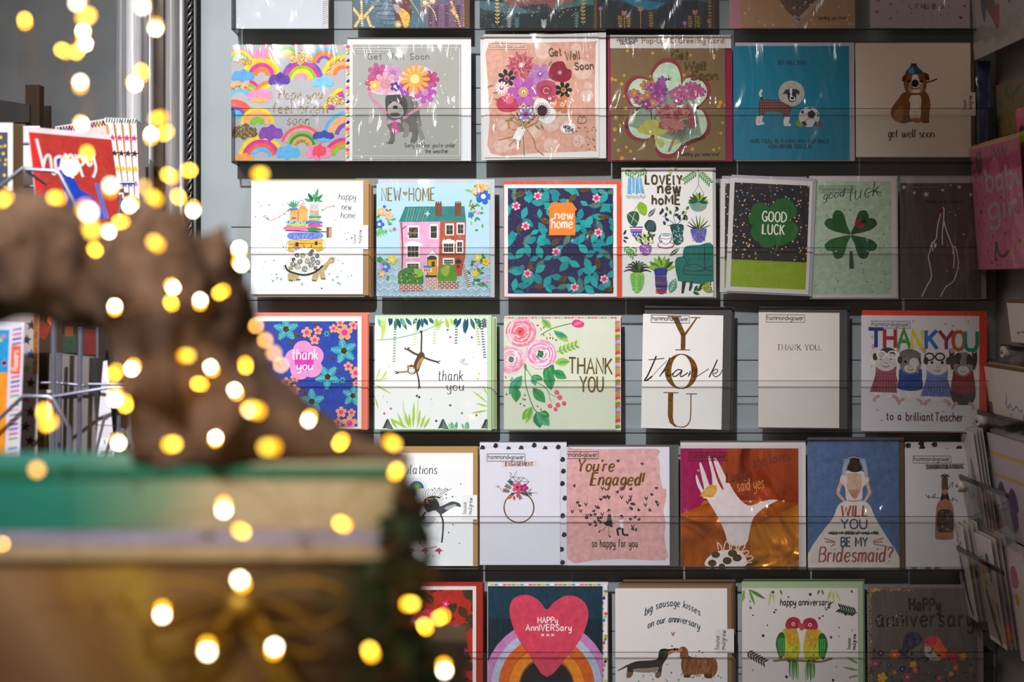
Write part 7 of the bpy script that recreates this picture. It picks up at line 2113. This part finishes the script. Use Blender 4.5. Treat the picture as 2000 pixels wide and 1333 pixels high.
# white gift bag with a barcode; shade on its front painted as grey
bag = empty('gift_bag', P(160, 960, -.17), 'white gift bag, front painted grey for shade, barcoded side, behind the wire uprights', 'gift bag')
mb = MB()
f = [P(98, 960, -.16), P(196, 960, -.17), P(178, 700, -.16), P(92, 690, -.15)]
mb.hexa(f + [p + Vector((.0, .02, 0)) for p in f], mat('#77716f', 'paper')); mb.build('bag_front', bag)
c = Card.__new__(Card)
fr = frame3((180, 960, -.172), (229, 960, -.165), (190, 704, -.162), 50, 255)
c.x0, c.y0, c.x1, c.y1, c.cx = 0, 0, 50, 255, 25
c.O, c.U, c.V, c.N = fr; c.root = bag
c.quad('bag_side', [(12, 2), (20, 0), (50, 255), (0, 255)], '#e2dee6', 0, .001)
a = Art(c, .0004)
a.line(4, 126, 42, 128, 1.4, '#3c3a40'); a.text(6, 116, 6, 'colour', 1, '#4a484c'); 
a.rect(14, 152, 36, 166, '#f2f0f4'); a.text(18, 164, 8, '3.99', 1.2, '#3c3a40'); a.text(15, 182, 8, 'price', 1.2, '#3c3a40')
a.rib([(12, 192), (38, 194), (40, 224), (11, 222)], 1.6, '#3c3a40', smooth=False, closed=True)
for k in range(8): a.line(16 + 2.6 * k, 198, 16 + 2.6 * k, 216, 1.2, '#2c2a30', hold=True)
a.done('printed_side', bag)
# ------------------------------------------------------------------ blurred foreground: table, gift box, hessian, garland, bow
BY = -.80                 # front face of the box
TZ = P(0, 1440, BY).z     # table top
tab = empty('display_table', (P(330, 0, -.75).x, -.68, 0), 'wooden display table under the gift box, below the frame', 'table')
WOOD = mat('#5b4630', 'kraft')
tx0, tx1 = P(-340, 0, BY).x, P(900, 0, BY).x
mb = MB(); mb.box((tx0, BY - .05, TZ - .03), (tx1, -.50, TZ - .0005), WOOD); mb.build('tabletop', tab)
for x in (tx0 + .03, tx1 - .03):
    for y in (BY - .02, -.55):
        mb = MB(); mb.box((x - .02, y - .02, 0), (x + .02, y + .02, TZ - .03), WOOD); mb.build('leg', tab)

def pattern_mat(name, stops, scale, axis=(1, 0, 0), namp=.25, off=0.0, detail=3, rough=.5):
    """A printed paper whose colours run along one axis in ragged patches."""
    m = bpy.data.materials.new(name); m.use_nodes = True
    nt = m.node_tree; N, L = nt.nodes, nt.links
    b = N['Principled BSDF']
    tc = N.new('ShaderNodeTexCoord')
    dp = N.new('ShaderNodeVectorMath'); dp.operation = 'DOT_PRODUCT'
    dp.inputs[1].default_value = axis
    L.new(tc.outputs['Object'], dp.inputs[0])
    nz = N.new('ShaderNodeTexNoise'); nz.inputs['Scale'].default_value = scale; nz.inputs['Detail'].default_value = detail
    L.new(tc.outputs['Object'], nz.inputs['Vector'])
    ad = N.new('ShaderNodeMath'); ad.operation = 'MULTIPLY_ADD'; ad.inputs[1].default_value = namp; 
    L.new(nz.outputs['Fac'], ad.inputs[0]); L.new(dp.outputs['Value'], ad.inputs[2])
    a2 = N.new('ShaderNodeMath'); a2.operation = 'ADD'; a2.inputs[1].default_value = off - namp * .5
    L.new(ad.outputs[0], a2.inputs[0])
    r = N.new('ShaderNodeValToRGB'); el = r.color_ramp.elements
    while len(el) < len(stops): el.new(.5)
    for e, (p, h) in zip(el, stops): e.position = p; e.color = (*lin(h), 1)
    L.new(a2.outputs[0], r.inputs[0]); L.new(r.outputs[0], b.inputs['Base Color'])
    b.inputs['Roughness'].default_value = rough
    return m

bx0, bx1 = P(-330, 0, BY).x, P(788, 0, BY).x
BACK = -.715
zl1, zl0 = P(0, 914, BY).z, P(0, 1036, BY).z
bw = bx1 - bx0
box = empty('gift_box', ((bx0 + bx1) / 2, BY, TZ), 'large gift box with a teal and beige lid, under the brown hessian', 'box')
lid_m = pattern_mat('lid_print', [(.0, '#14806c'), (.38, '#2c9480'), (.55, '#8cac88'), (.66, '#cfc09c'), (.85, '#d8caa4'), (1.0, '#b8a878')], 9, (1 / bw, 0, 0), .22, .5)
base_m = pattern_mat('base_print', [(.0, '#4a3824'), (.2, '#8c6844'), (.38, '#b89068'), (.5, '#a87c44'), (.62, '#d0aa48'), (.72, '#9c7848'), (.86, '#7c6440'), (1.0, '#3c4024')], 5, (1 / bw, 0, .9), .8, .5)
mb = MB(); mb.box((bx0 + .004, BY + .004, TZ), (bx1 - .004, BACK - .004, zl0 - .0005), base_m); o = mb.build('box_base', box); o['label'] = 'brown and gold printed base'
mb = MB(); mb.box((bx0, BY, zl0), (bx1, BACK, zl1), lid_m); mb.build('lid', box)
mb = MB(); mb.box((bx0 - .001, BY - .0015, zl1 - .007), (bx1 + .001, BY - .0002, zl1 + .001), mat('#2f7f62', 'paint')); o = mb.build('lid_rim', box); o['label'] = 'green rim along the lid edge'
mb = MB(); mb.box((bx0, BY - .0012, zl0 - .010), (bx1 - .01, BY + .003, zl0 - .001), mat('#b9b4cf', 'paint')); o = mb.build('lid_shadow_band', box); o['label'] = 'lilac band painted for the shadow under the lid'  # coloured strip stands in for the shadow line under the lid

mb = MB(); mb.box((bx0 + .003, BY - .001, zl0 - .020), (bx1 - .012, BY + .0035, zl0 - .0105), mat('#d2bc92', 'paint')); o = mb.build('base_rim', box); o['label'] = 'cream rim along the base edge'
# crumpled hessian heaped on the box
SIL = [(-420, 425), (-200, 402), (-60, 402), (0, 408), (40, 414), (80, 424), (120, 448), (190, 484), (240, 494), (280, 490), (320, 520), (370, 552), (405, 578), (432, 612), (458, 660), (484, 722), (518, 770), (560, 796), (600, 812), (650, 838), (700, 862), (745, 880), (786, 906)]
def sil(px):
    for (x0, y0), (x1, y1) in zip(SIL, SIL[1:]):
        if x0 <= px <= x1:
            t = (px - x0) / (x1 - x0)
            return y0 + (y1 - y0) * t
    return SIL[-1][1]
UND = [(-420, 900), (-250, 880), (-200, 620), (-60, 578), (60, 578), (130, 586), (195, 604), (226, 660), (250, 740), (260, 820), (266, 880), (310, 915), (786, 915)]
def along(tab, px):
    for (x0, y0), (x1, y1) in zip(tab, tab[1:]):
        if x0 <= px <= x1:
            return y0 + (y1 - y0) * (px - x0) / (x1 - x0)
    return tab[-1][1]
HC = -.742
HM = mat('#5f4a3c', 'cloth')
mb = MB()
rows = []
nu, nv = 170, 64
zb = zl1 + .0015
for i in range(nu + 1):
    px = -420 + 1206 * i / nu
    top = P(px, along(SIL, px), HC)
    zlo = max(zb + .001, P(px, along(UND, px), HC).z)
    zc, hz = (top.z + zlo) / 2, max(.003, (top.z - zlo) / 2)
    ry = min(.046, .022 + hz * .5)
    row = []
    for j in range(nv):
        t = 2 * math.pi * j / nv
        sg = lambda v, e: math.copysign(abs(v) ** e, v)
        p = Vector((top.x, HC - ry * sg(math.cos(t), .8), zc + hz * sg(math.sin(t), .8)))
        q = p * 9
        ang = Vector((q.x * .75 + q.z * .55, q.y, q.z * .75 - q.x * .35))
        fold = 1 - 2 * abs(noise.noise(ang * 1.7 + Vector((0, 0, 4))))
        fold2 = 1 - 2 * abs(noise.noise(ang * 3.3 + Vector((7, 1, 0))))
        d = (fold * .033 + fold2 * .024 + noise.noise(q * 8) * .005) * min(1, hz * 18)
        p += Vector((.3 * d, -d * math.cos(t) * .75, d * math.sin(t) * .85))
        p.z = max(p.z, zb if px > 230 or px < -210 else 0)
        row.append(p)
    rows.append(row)
mb.grid(rows, HM, True, True)
mb.face(rows[0], HM); mb.face(rows[-1][::-1], HM)
tag(mb.build('hessian_cloth', None, (P(200, 0, HC).x, HC, zb)), 'crumpled brown hessian heaped on the gift box lid', 'cloth')

# dark green garland hanging down the right edge of the box
R = random.Random(11)
gar = empty('leaf_garland', (bx1, BY - .01, zl0), 'dark green leafy garland hanging down the right edge of the gift box', 'garland')
mb = MB()
stem_pts = [Vector((bx1 + .006 + .003 * math.sin(k * .9), BY - .006 + .003 * math.cos(k), zl1 - .012 - .0160 * k)) for k in range(12)]
mb.tube(stem_pts, .0022, mat('#3c3424', 'paint'), 6)
mb.build('stem', gar)
mb = MB()
for i in range(230):
    p = stem_pts[R.randrange(1, len(stem_pts))] + Vector((R.uniform(-.014, .004), R.uniform(-.006, .006), R.uniform(-.016, .016)))
    a = R.uniform(0, 6.28); l = R.uniform(.014, .024); w = l * .42
    dx, dz = Vector((math.cos(a), R.uniform(-.4, .4), math.sin(a))) * l, Vector((-math.sin(a), R.uniform(-.5, .5), math.cos(a))) * w * .5
    mb.face([p, p + dx * .35 + dz, p + dx * .75 + dz * .7, p + dx, p + dx * .75 - dz * .7, p + dx * .35 - dz], mat(['#24381c', '#1c3020', '#384420', '#503820'][i % 4], 'paint'))
mb.build('foliage', gar)

# gold ribbon bow on the front of the box
bow = empty('ribbon_bow', P(470, 1180, BY - .004), 'blurred gold ribbon bow on the front of the gift box', 'bow')
GR = mat('#e6b848', 'foil')
def loop(sx, sz, l, w, name='loop'):
    mb = MB(); c0 = P(470, 1185, BY - .004); rows = []
    for k in range(17):
        t = 2 * math.pi * k / 16
        x = c0.x + sx * l * (1 - math.cos(t)) * .5
        z = c0.z + sz * l * .35 * (1 - math.cos(t)) * .5 + w * .9 * math.sin(t) * .6
        y = BY - .006 - .014 * (1 - math.cos(t)) * .5
        rows.append([(x, y - .008, z), (x, y + .004, z)])
    mb.grid(rows, GR); mb.build(name, bow)
loop(-1, .3, .075, .03); loop(1, .3, .075, .03); loop(-1, -1.0, .06, .026); loop(1, -1.0, .06, .026)
mb = MB(); mb.ball(P(470, 1185, BY - .012), .009, GR, 12, (1.2, .9, 1)); mb.build('knot', bow)
for s in (-1, 1):
    mb = MB(); c0 = P(470, 1190, BY - .004)
    mb.grid([[(c0.x + s * (.004 + .05 * t) - .008, BY - .004 - .006 * math.sin(t * 5), c0.z - .1 * t), (c0.x + s * (.004 + .05 * t) + .008, BY - .005 - .006 * math.sin(t * 5 + .5), c0.z - .1 * t + .004)] for t in [k / 10 for k in range(11)]], GR); mb.build('tail', bow)

# ------------------------------------------------------------------ fairy lights
APX = (36.0 * D / (2000 * S)) / 2.0 / 1000 / S     # blur diameter in pixels per (D - d) / d
GLOW = {}
def glow(kind, ratio):
    q = max(1, round(math.log(ratio, 1.6)))
    if (kind, q) not in GLOW:
        rgb, k = {'w': ((1.0, .88, .6), 2.4), 'y': ((1.0, .60, .06), 1.25), 'h': ((1.0, .43, .008), 1.05), 'o': ((1.0, .50, .10), 1.0), 'f': ((.8, .75, .55), .16)}[kind]
        GLOW[(kind, q)] = glow_mat('lamp_glow_%s_%d' % (kind, q), rgb, k * 1.6 ** q)
    return GLOW[(kind, q)]
COPPER = mat('#8c6434', 'metal')
R = random.Random(21)
def light_string(label, pts, far=.885, near=.82, start=None):
    xs = [p[0] for p in pts]
    placed = []
    for px, py, size, kd in pts:
        d = D / (1 + max(14, size - 9) / APX)
        d = min(far, max(near, d))
        placed.append((px, py, size, kd, d - D))
    root = empty('fairy_light_string', P(placed[0][0], placed[0][1], placed[0][4]), label, 'fairy lights', 'strings of warm fairy lights')
    wp = []
    if start: wp.append(P(start[0], start[1], placed[0][4]))
    for i, (px, py, size, kd, y) in enumerate(placed):
        q = P(px, py, y)
        if i:
            wp.append((wp[-1] + q) / 2 + Vector((R.uniform(-.006, .006), R.uniform(0, .01), R.uniform(-.006, .01))))
        wp.append(q + Vector((0, .003, 0)))
    sm = []
    for i in range(len(wp) - 1):
        p0, p1, p2, p3 = wp[max(i - 1, 0)], wp[i], wp[i + 1], wp[min(i + 2, len(wp) - 1)]
        for k in range(5):
            t = k / 5
            sm.append(.5 * (2 * p1 + (p2 - p0) * t + (2 * p0 - 5 * p1 + 4 * p2 - p3) * t * t + (3 * p1 - p0 - 3 * p2 + p3) * t ** 3))
    sm.append(wp[-1])
    mb = MB(); mb.tube(sm, .00045, COPPER, 5); mb.build('wire', root)
    for px, py, size, kd, y in placed:
        d = D + y
        blur = APX * (D - d) / d
        em = max(6.5, size - blur + 4)
        ratio = ((blur + em * .3) / em) ** 2
        c0 = P(px, py, y)
        k = KY(y)
        mb = MB()
        ang = R.uniform(0, 6.28) if kd != 'w' else R.choice([1.2, 1.7, -1.2, 2.4, -1.8])
        if kd in 'wy':
            hr = em * .54 * k
            mb.ball(c0 + Vector((math.cos(ang) * size * .23 * k, .002, math.sin(ang) * size * .23 * k)), hr, glow('h', ratio), 10)  # added amber ball imitates the halo beside the lamp
        mb.ball(c0, em * .5 * k, glow(kd, ratio), 10)
        mb.build('bulb', root)

light_string('string of warm fairy lights hanging down before the mirror glass at the left', [
    (150, 6, 42, 'w'), (172, 30, 44, 'y'), (162, 60, 28, 'w'), (167, 86, 34, 'w'), (149, 103, 32, 'y'), (120, 97, 34, 'y'), (157, 160, 38, 'w'), (160, 243, 30, 'w'), (170, 303, 30, 'y'), (138, 328, 36, 'w'),
    (216, 362, 42, 'w'), (173, 415, 50, 'w'), (180, 452, 48, 'y'), (213, 453, 27, 'w'), (187, 490, 30, 'y'), (232, 434, 26, 'y'), (253, 402, 29, 'w')], start=(140, -60))
light_string('string of warm fairy lights hanging down before the silver mirror frame', [
    (278, 14, 40, 'w'), (304, 56, 38, 'w'), (276, 138, 32, 'y'), (264, 165, 31, 'w'), (305, 232, 40, 'y'), (320, 262, 32, 'y'), (295, 262, 31, 'w'), (327, 341, 36, 'y'), (372, 333, 31, 'y'), (281, 365, 40, 'o'), (297, 384, 40, 'y'),
    (350, 387, 31, 'y'), (377, 412, 32, 'w'), (300, 472, 42, 'y'), (467, 485, 32, 'w'), (471, 517, 32, 'w'), (512, 340, 40, 'y')], start=(280, -60))
light_string('string of warm fairy lights winding over the upper hessian', [
    (5, 392, 38, 'y'), (48, 37, 28, 'y'), (105, 386, 38, 'y'), (224, 598, 29, 'w'), (333, 590, 27, 'y'), (338, 562, 29, 'w'), (391, 586, 34, 'w'), (428, 573, 34, 'y'), (318, 668, 36, 'y'), (368, 695, 40, 'y'), (411, 717, 30, 'w'),
    (386, 750, 29, 'y'), (458, 762, 34, 'w'), (480, 718, 34, 'y'), (500, 637, 28, 'o'), (518, 665, 36, 'o'), (535, 690, 38, 'o'), (549, 713, 28, 'o')], start=(-40, 420))
light_string('string of warm fairy lights winding over the lower hessian, along the box lid', [
    (257, 721, 27, 'w'), (221, 733, 37, 'y'), (225, 780, 38, 'w'), (245, 793, 36, 'y'), (232, 866, 26, 'w'), (86, 802, 40, 'y'), (90, 830, 40, 'y'), (72, 918, 48, 'o'), (340, 868, 44, 'y'), (421, 855, 27, 'w'), (492, 800, 48, 'y'), (486, 803, 26, 'w'),
    (602, 822, 33, 'w'), (520, 874, 52, 'y'), (663, 868, 36, 'y'), (770, 868, 42, 'y'), (775, 918, 40, 'y')], far=.87)
light_string('string of warm fairy lights hanging across the front of the gift box', [
    (5, 1063, 36, 'o'), (437, 997, 44, 'w'), (475, 1040, 42, 'y'), (664, 1022, 42, 'y'), (468, 1133, 48, 'w'), (317, 1202, 46, 'w'), (405, 1274, 50, 'w'), (536, 1264, 48, 'w'), (722, 1270, 46, 'y'), (828, 1222, 36, 'y'), (805, 1180, 42, 'y'), (857, 1208, 36, 'y'), (868, 1311, 42, 'w')], far=.86, near=.76)
# ------------------------------------------------------------------ cards and clear pockets on the side wall at the right
def sidecard(name, label, cat, top, bot, width, W, H, y=0.0, group=None):
    """A card on the side wall: its far edge runs from pixel top to pixel bot at depth y; it extends towards the camera."""
    T_, B = P(top[0], top[1], y), P(bot[0], bot[1], y)
    U = Vector((0, -width / W, 0))
    V = (B - T_) / H
    c = Card.__new__(Card)
    c.x0, c.y0, c.x1, c.y1, c.cx = 0, 0, W, H, 0
    c.O, c.U, c.V = B, U, V
    c.N = U.cross(V).normalized()
    if c.N.x > 0: c.N = -c.N
    c.root = empty(name, B, label, cat, group)
    return c
def side_stack(n, label, group, top, bot, width, W, H, y, dx, col, env=None, dz=0):
    for i in range(n):
        d = dx * (i + 1)
        c = sidecard('greeting_card', label, 'card', (top[0] + d, top[1] + dz * (i + 1)), (bot[0] + d, bot[1]), width, W, H, y - .002, group)
        c.front(col, th=.0008)
        if env: c.envelope(0, -3, W, H, env, lv=-.0012)
# film wrapped card at the top
c = sidecard('greeting_card', 'film wrapped white card with dark feathers, high on the side wall', 'card', (1890, -190), (1903, 118), .16, 200, 300, .0)
c.front('#a39a95')
a = c.art(); a.blob([(60, 160), (90, 200), (100, 260), (80, 240), (50, 200)], '#6c5048', 'wash'); a.blob([(40, 150), (60, 190), (50, 240), (36, 200)], '#4c5058', 'wash'); a.blob([(130, 120), (160, 180), (150, 230), (125, 180)], '#6c5a4c', 'wash'); a.blob([(90, 225), (110, 220), (104, 262), (92, 250)], '#9c4c48', 'wash'); a.done('printed_picture')
c.sleeve(-6, 0, 200, 302, 51, 1.5)
# kraft board card with green leaves
c = sidecard('greeting_card', 'olive card with green leaf sprays, between the film wrapped card and the pink baby card', 'card', (1944, 168), (1950, 268), .14, 200, 130, .01)
c.front('#7d6c58')
a = c.art(); a.rect(0, 70, 200, 130, '#7c6c44', 'wash')
for x, y, an in ((40, 40, 60), (60, 50, 110), (80, 40, 30), (30, 60, 140), (70, 70, 80)): a.leaf(x, y, an, 46, 12, '#4f7050', 'wash')
a.done('printed_picture')
# pink baby girl card
c = sidecard('greeting_card', 'pink baby girl card with grey lettering, in film on the side wall', 'card', (1894, 288), (1911, 527), .155, 160, 240, -.004)
c.front('#b9718c'); 
a = c.art()
a.rect(0, 0, 160, 240, '#c8708c', 'wash'); a.rect(0, 0, 160, 60, '#b04a72', 'wash'); a.ell(28, 34, 13, 22, '#5c4c50'); a.rect(0, 0, 160, 7, '#c08a58')
R = random.Random(6); a.dots(46, (5, 10, 155, 235), (2, 4.5), ['#7c4454', '#c88a50', '#5c5450', '#a83c60'], 4)
a.blob([(60, 50), (80, 30), (95, 45), (85, 75), (66, 78)], '#c86088', 'wash')
for k in range(3): a.rib([(82 + 14 * k, 16), (86 + 14 * k, 30), (94 + 14 * k, 18)], 4, '#5c4450')
a.rib([(60, 225), (68, 190), (74, 212), (90, 216), (106, 206)], 6, '#5c4c54')
a.done('printed_picture')
a = c.art(lv=.001); a.text(50, 92, 42, 'baby', 7, '#b3a0a4', sx=1.0, sp=1.6); a.text(50, 146, 46, 'girl', 8, '#b3a0a4', sx=1.5, sp=3); a.done('lettering')
c.sleeve(-4, -2, 162, 242, 52, .5)
for i in range(3):
    c = sidecard('greeting_card', 'card in patterned wrap standing in the stack behind the pink baby girl card', 'card', (1912 + 13 * i, 281 - 4 * i), (1925 + 11 * i, 527), .155, 160, 240, -.006, 'cards behind the pink baby girl card')
    c.front(['#9c8a5c', '#b07050', '#7c8c4c'][i])
    a = c.art(); a.dots(40, (100, 5, 158, 235), (5, 9), ['#c06a40', '#8c9c3c', '#4c4448', '#c84c74'], i); a.done('printed_picture')
c = sidecard('greeting_card', 'bright pink card with a dark oval, nearer than the pink baby girl card', 'card', (1984, 214), (1990, 340), .15, 160, 130, -.09)
c.front('#c2566a')
a = c.art(); a.ell(16, 60, 12, 26, '#3c3034'); a.rect(0, 0, 160, 20, '#c86a80', 'wash'); a.done('printed_picture')

# white cards in kraft envelopes standing in clear pockets
STUD = mat('#cfc6c0', 'paint')
PK = mat('#f2f0ee', 'acrylic'); PE = mat('#a49b96', 'acrylic_edge')
def pocket(label, top, bot, y, studs, width=.17, H=100):
    """Clear acrylic pocket front on the side wall with its edge strip and round white studs."""
    c = sidecard('acrylic_pocket', label, 'pocket', top, bot, width, 200, H, y, 'clear pockets on the side wall')
    c.slab('front_panel', 0, 0, 200, H, '#f4f2f0', .002, .0015, 'acrylic')
    c.slab('edge_strip', 0, 0, 200, 9, '#aaa29c', .0028, .0024, 'acrylic_edge')
    for sx, sy in studs:
        mb = MB(); q = c.w(sx, sy, .003)
        mb.tube([q + Vector((.006, 0, 0)), q, q - Vector((.004, 0, 0))], .0072, STUD, 18); mb.ball(q - Vector((.004, 0, 0)), .003, mat('#8a8480', 'metal'), 8); mb.build('stud', c.root)
    return c
c = sidecard('greeting_card', 'white card with a bunting string and kraft top edge on the side wall', 'card', (1966, 592), (1975, 668), .16, 160, 110, -.055)
c.front('#d9cfca'); c.envelope(-2, -9, 162, 60, '#7c6248', 'kraft', lv=-.003, label='kraft envelope')
a = c.art(); a.rib([(20, 82), (60, 74), (110, 56)], 1.5, '#6c6460')
for k in range(7): a.poly([(22 + 13 * k, 82 - 3.6 * k), (30 + 13 * k, 80 - 3.6 * k), (27 + 13 * k, 90 - 3.6 * k)], ['#a84c4c', '#8c7c4c', '#4c6c8c'][k % 3])
a.done('printed_picture')
pocket('upper clear pocket on the side wall, below the white bunting card', (1958, 672), (1966, 716), -.052, [(14, 14)], H=44)
c = sidecard('greeting_card', 'white card with a small rainbow and blue handwriting, beside the guinea pig card', 'card', (1922, 716), (1935, 812), .17, 160, 110, .0)
c.front('#d9cfc8'); c.envelope(-3, -7, 162, 60, '#7c6248', 'kraft', lv=-.004, label='kraft envelope')
a = c.art(); rainbow(a, 132, 104, 30, ['#4c64a4', '#5ca0b8', '#8cb860', '#d8c04c'], 6)
a.rib([(52, 70), (58, 84), (66, 74), (72, 86), (84, 76), (92, 86), (100, 80)], 2.4, '#6c7ca4'); a.rib([(58, 50), (56, 74)], 2, '#6c7ca4'); a.dots(6, (60, 90, 90, 100), (1, 2), ['#8c94b4'], 3); a.done('printed_picture')
for i in range(2):
    c = sidecard('greeting_card', 'white card in a kraft envelope standing behind the small rainbow card', 'card', (1930 + 7 * i, 708), (1942 + 7 * i, 812), .17, 160, 110, -.001, 'cards behind the small rainbow card')
    c.front('#cfc5be'); c.envelope(0, -4, 160, 60, '#705840', 'kraft', lv=-.0012)
pocket('middle clear pocket on the side wall, below the small rainbow card', (1912, 800), (1920, 862), -.004, [(10, 20)], H=62)
# card with a grey figure, card with a purple butterfly
c = sidecard('greeting_card', 'pale card with a grey leafy figure at the far end of its pocket', 'card', (1874, 838), (1903, 1032), .046, 60, 200, .012)
c.front('#c9bfc0')
a = c.art(); a.blob([(28, 60), (36, 56), (42, 70), (46, 100), (40, 140), (30, 150), (24, 110)], '#8c8c94', 'wash'); a.rib([(33, 50), (34, 62)], 2, '#6c6c74'); a.blob([(10, 118), (48, 110), (52, 170), (30, 190), (14, 180)], '#8a9490', 'wash'); a.done('printed_picture')
side_stack(3, 'pale card standing in the stack behind the grey leaf figure card', 'cards behind the grey leaf figure card', (1874, 834), (1903, 1032), .046, 60, 200, .012, 6, '#bdb4b6', dz=-1.2)
c = sidecard('greeting_card', 'lilac card with yellow bands and a purple butterfly on the side wall', 'card', (1927, 845), (1957, 1045), .12, 120, 200, -.03)
c.front('#c0b2be')
a = c.art(); a.rect(0, 34, 120, 42, '#c8a860'); a.rect(0, 76, 120, 84, '#c8a860'); a.blob([(10, 110), (24, 90), (34, 104), (40, 112), (56, 96), (68, 110), (66, 140), (40, 136), (14, 136)], '#6c5474', 'wash'); a.blob([(16, 138), (60, 138), (56, 176), (36, 186), (22, 174)], '#77647c', 'wash')
for k in range(6): a.line(16 + 9 * k, 110, 20 + 8 * k, 180, 1.5, '#54405c', hold=True)
a.done('printed_picture')
side_stack(3, 'pale card standing in the stack behind the purple butterfly card', 'cards behind the purple butterfly card', (1930, 840), (1960, 1045), .12, 120, 200, -.03, 3.6, '#b8aeb4', dz=-1.2)
pocket('third clear pocket on the side wall, across the purple butterfly card', (1873, 925), (1893, 1030), .008, [(6, 22)], .16, 105)
# feather cards below
for i, (tx, ty, bx, by, y, w, lab) in enumerate(((1856, 1018, 1886, 1200, .014, .042, 'white card with a blue feather and red script, in the lowest side wall pocket'), (1902, 1040, 1934, 1248, -.031, .054, 'white card with green, yellow and brown feathers, middle of the lowest side wall pocket'), (1965, 1068, 1995, 1290, -.088, .05, 'pale pink card at the near end of the lowest side wall pocket'))):
    c = sidecard('greeting_card', lab, 'card', (tx, ty), (bx, by), w, 60, 200, y)
    c.front('#cbbfba')
    a = c.art()
    if i == 0:
        a.blob([(16, 80), (26, 70), (30, 96), (36, 150), (44, 180), (40, 196), (26, 160), (18, 120)], '#3f4a70', 'wash'); a.rib([(14, 44), (24, 34), (28, 48), (40, 36), (44, 52)], 2.6, '#a05050'); a.rib([(30, 20), (32, 28)], 3, '#7c3c3c'); a.blob([(14, 110), (26, 106), (24, 118)], '#704c84', 'wash')
    elif i == 1:
        a.blob([(30, 40), (40, 30), (46, 60), (40, 84)], '#4c7c54', 'wash'); a.blob([(12, 70), (20, 66), (24, 90), (14, 100)], '#c0a030', 'wash'); a.blob([(12, 105), (22, 110), (36, 160), (46, 190), (40, 198), (24, 160)], '#4c5440', 'wash'); a.blob([(30, 120), (36, 118), (40, 150), (34, 160)], '#b89c30', 'wash'); a.rib([(10, 44), (20, 40), (28, 52)], 2.4, '#a06060'); a.blob([(44, 120), (52, 126), (50, 160)], '#60749c', 'wash')
    else:
        a.blob([(4, 40), (24, 30), (30, 60), (8, 70)], '#b06c84', 'wash'); a.ell(16, 90, 8, 12, '#b8a048')
    a.done('printed_picture')
    for k in range(3):
        c = sidecard('greeting_card', ['white card standing in the stack behind the blue feather card', 'white card standing in the stack behind the green and yellow feather card', 'pale card standing in the stack behind the near pale pink card'][i], 'card', (tx + (9 if i < 2 else 4) * (k + 1), ty - 3 * (k + 1)), (bx + (9 if i < 2 else 4) * (k + 1), by), w, 60, 200, y - .001, ['cards behind the blue feather card', 'cards behind the green feather card', 'cards behind the pale pink card'][i])
        c.front('#c2b8b4')
pocket('lowest clear pocket on the side wall, across the feather cards', (1862, 1060), (1888, 1206), .018, [], .17, 150)
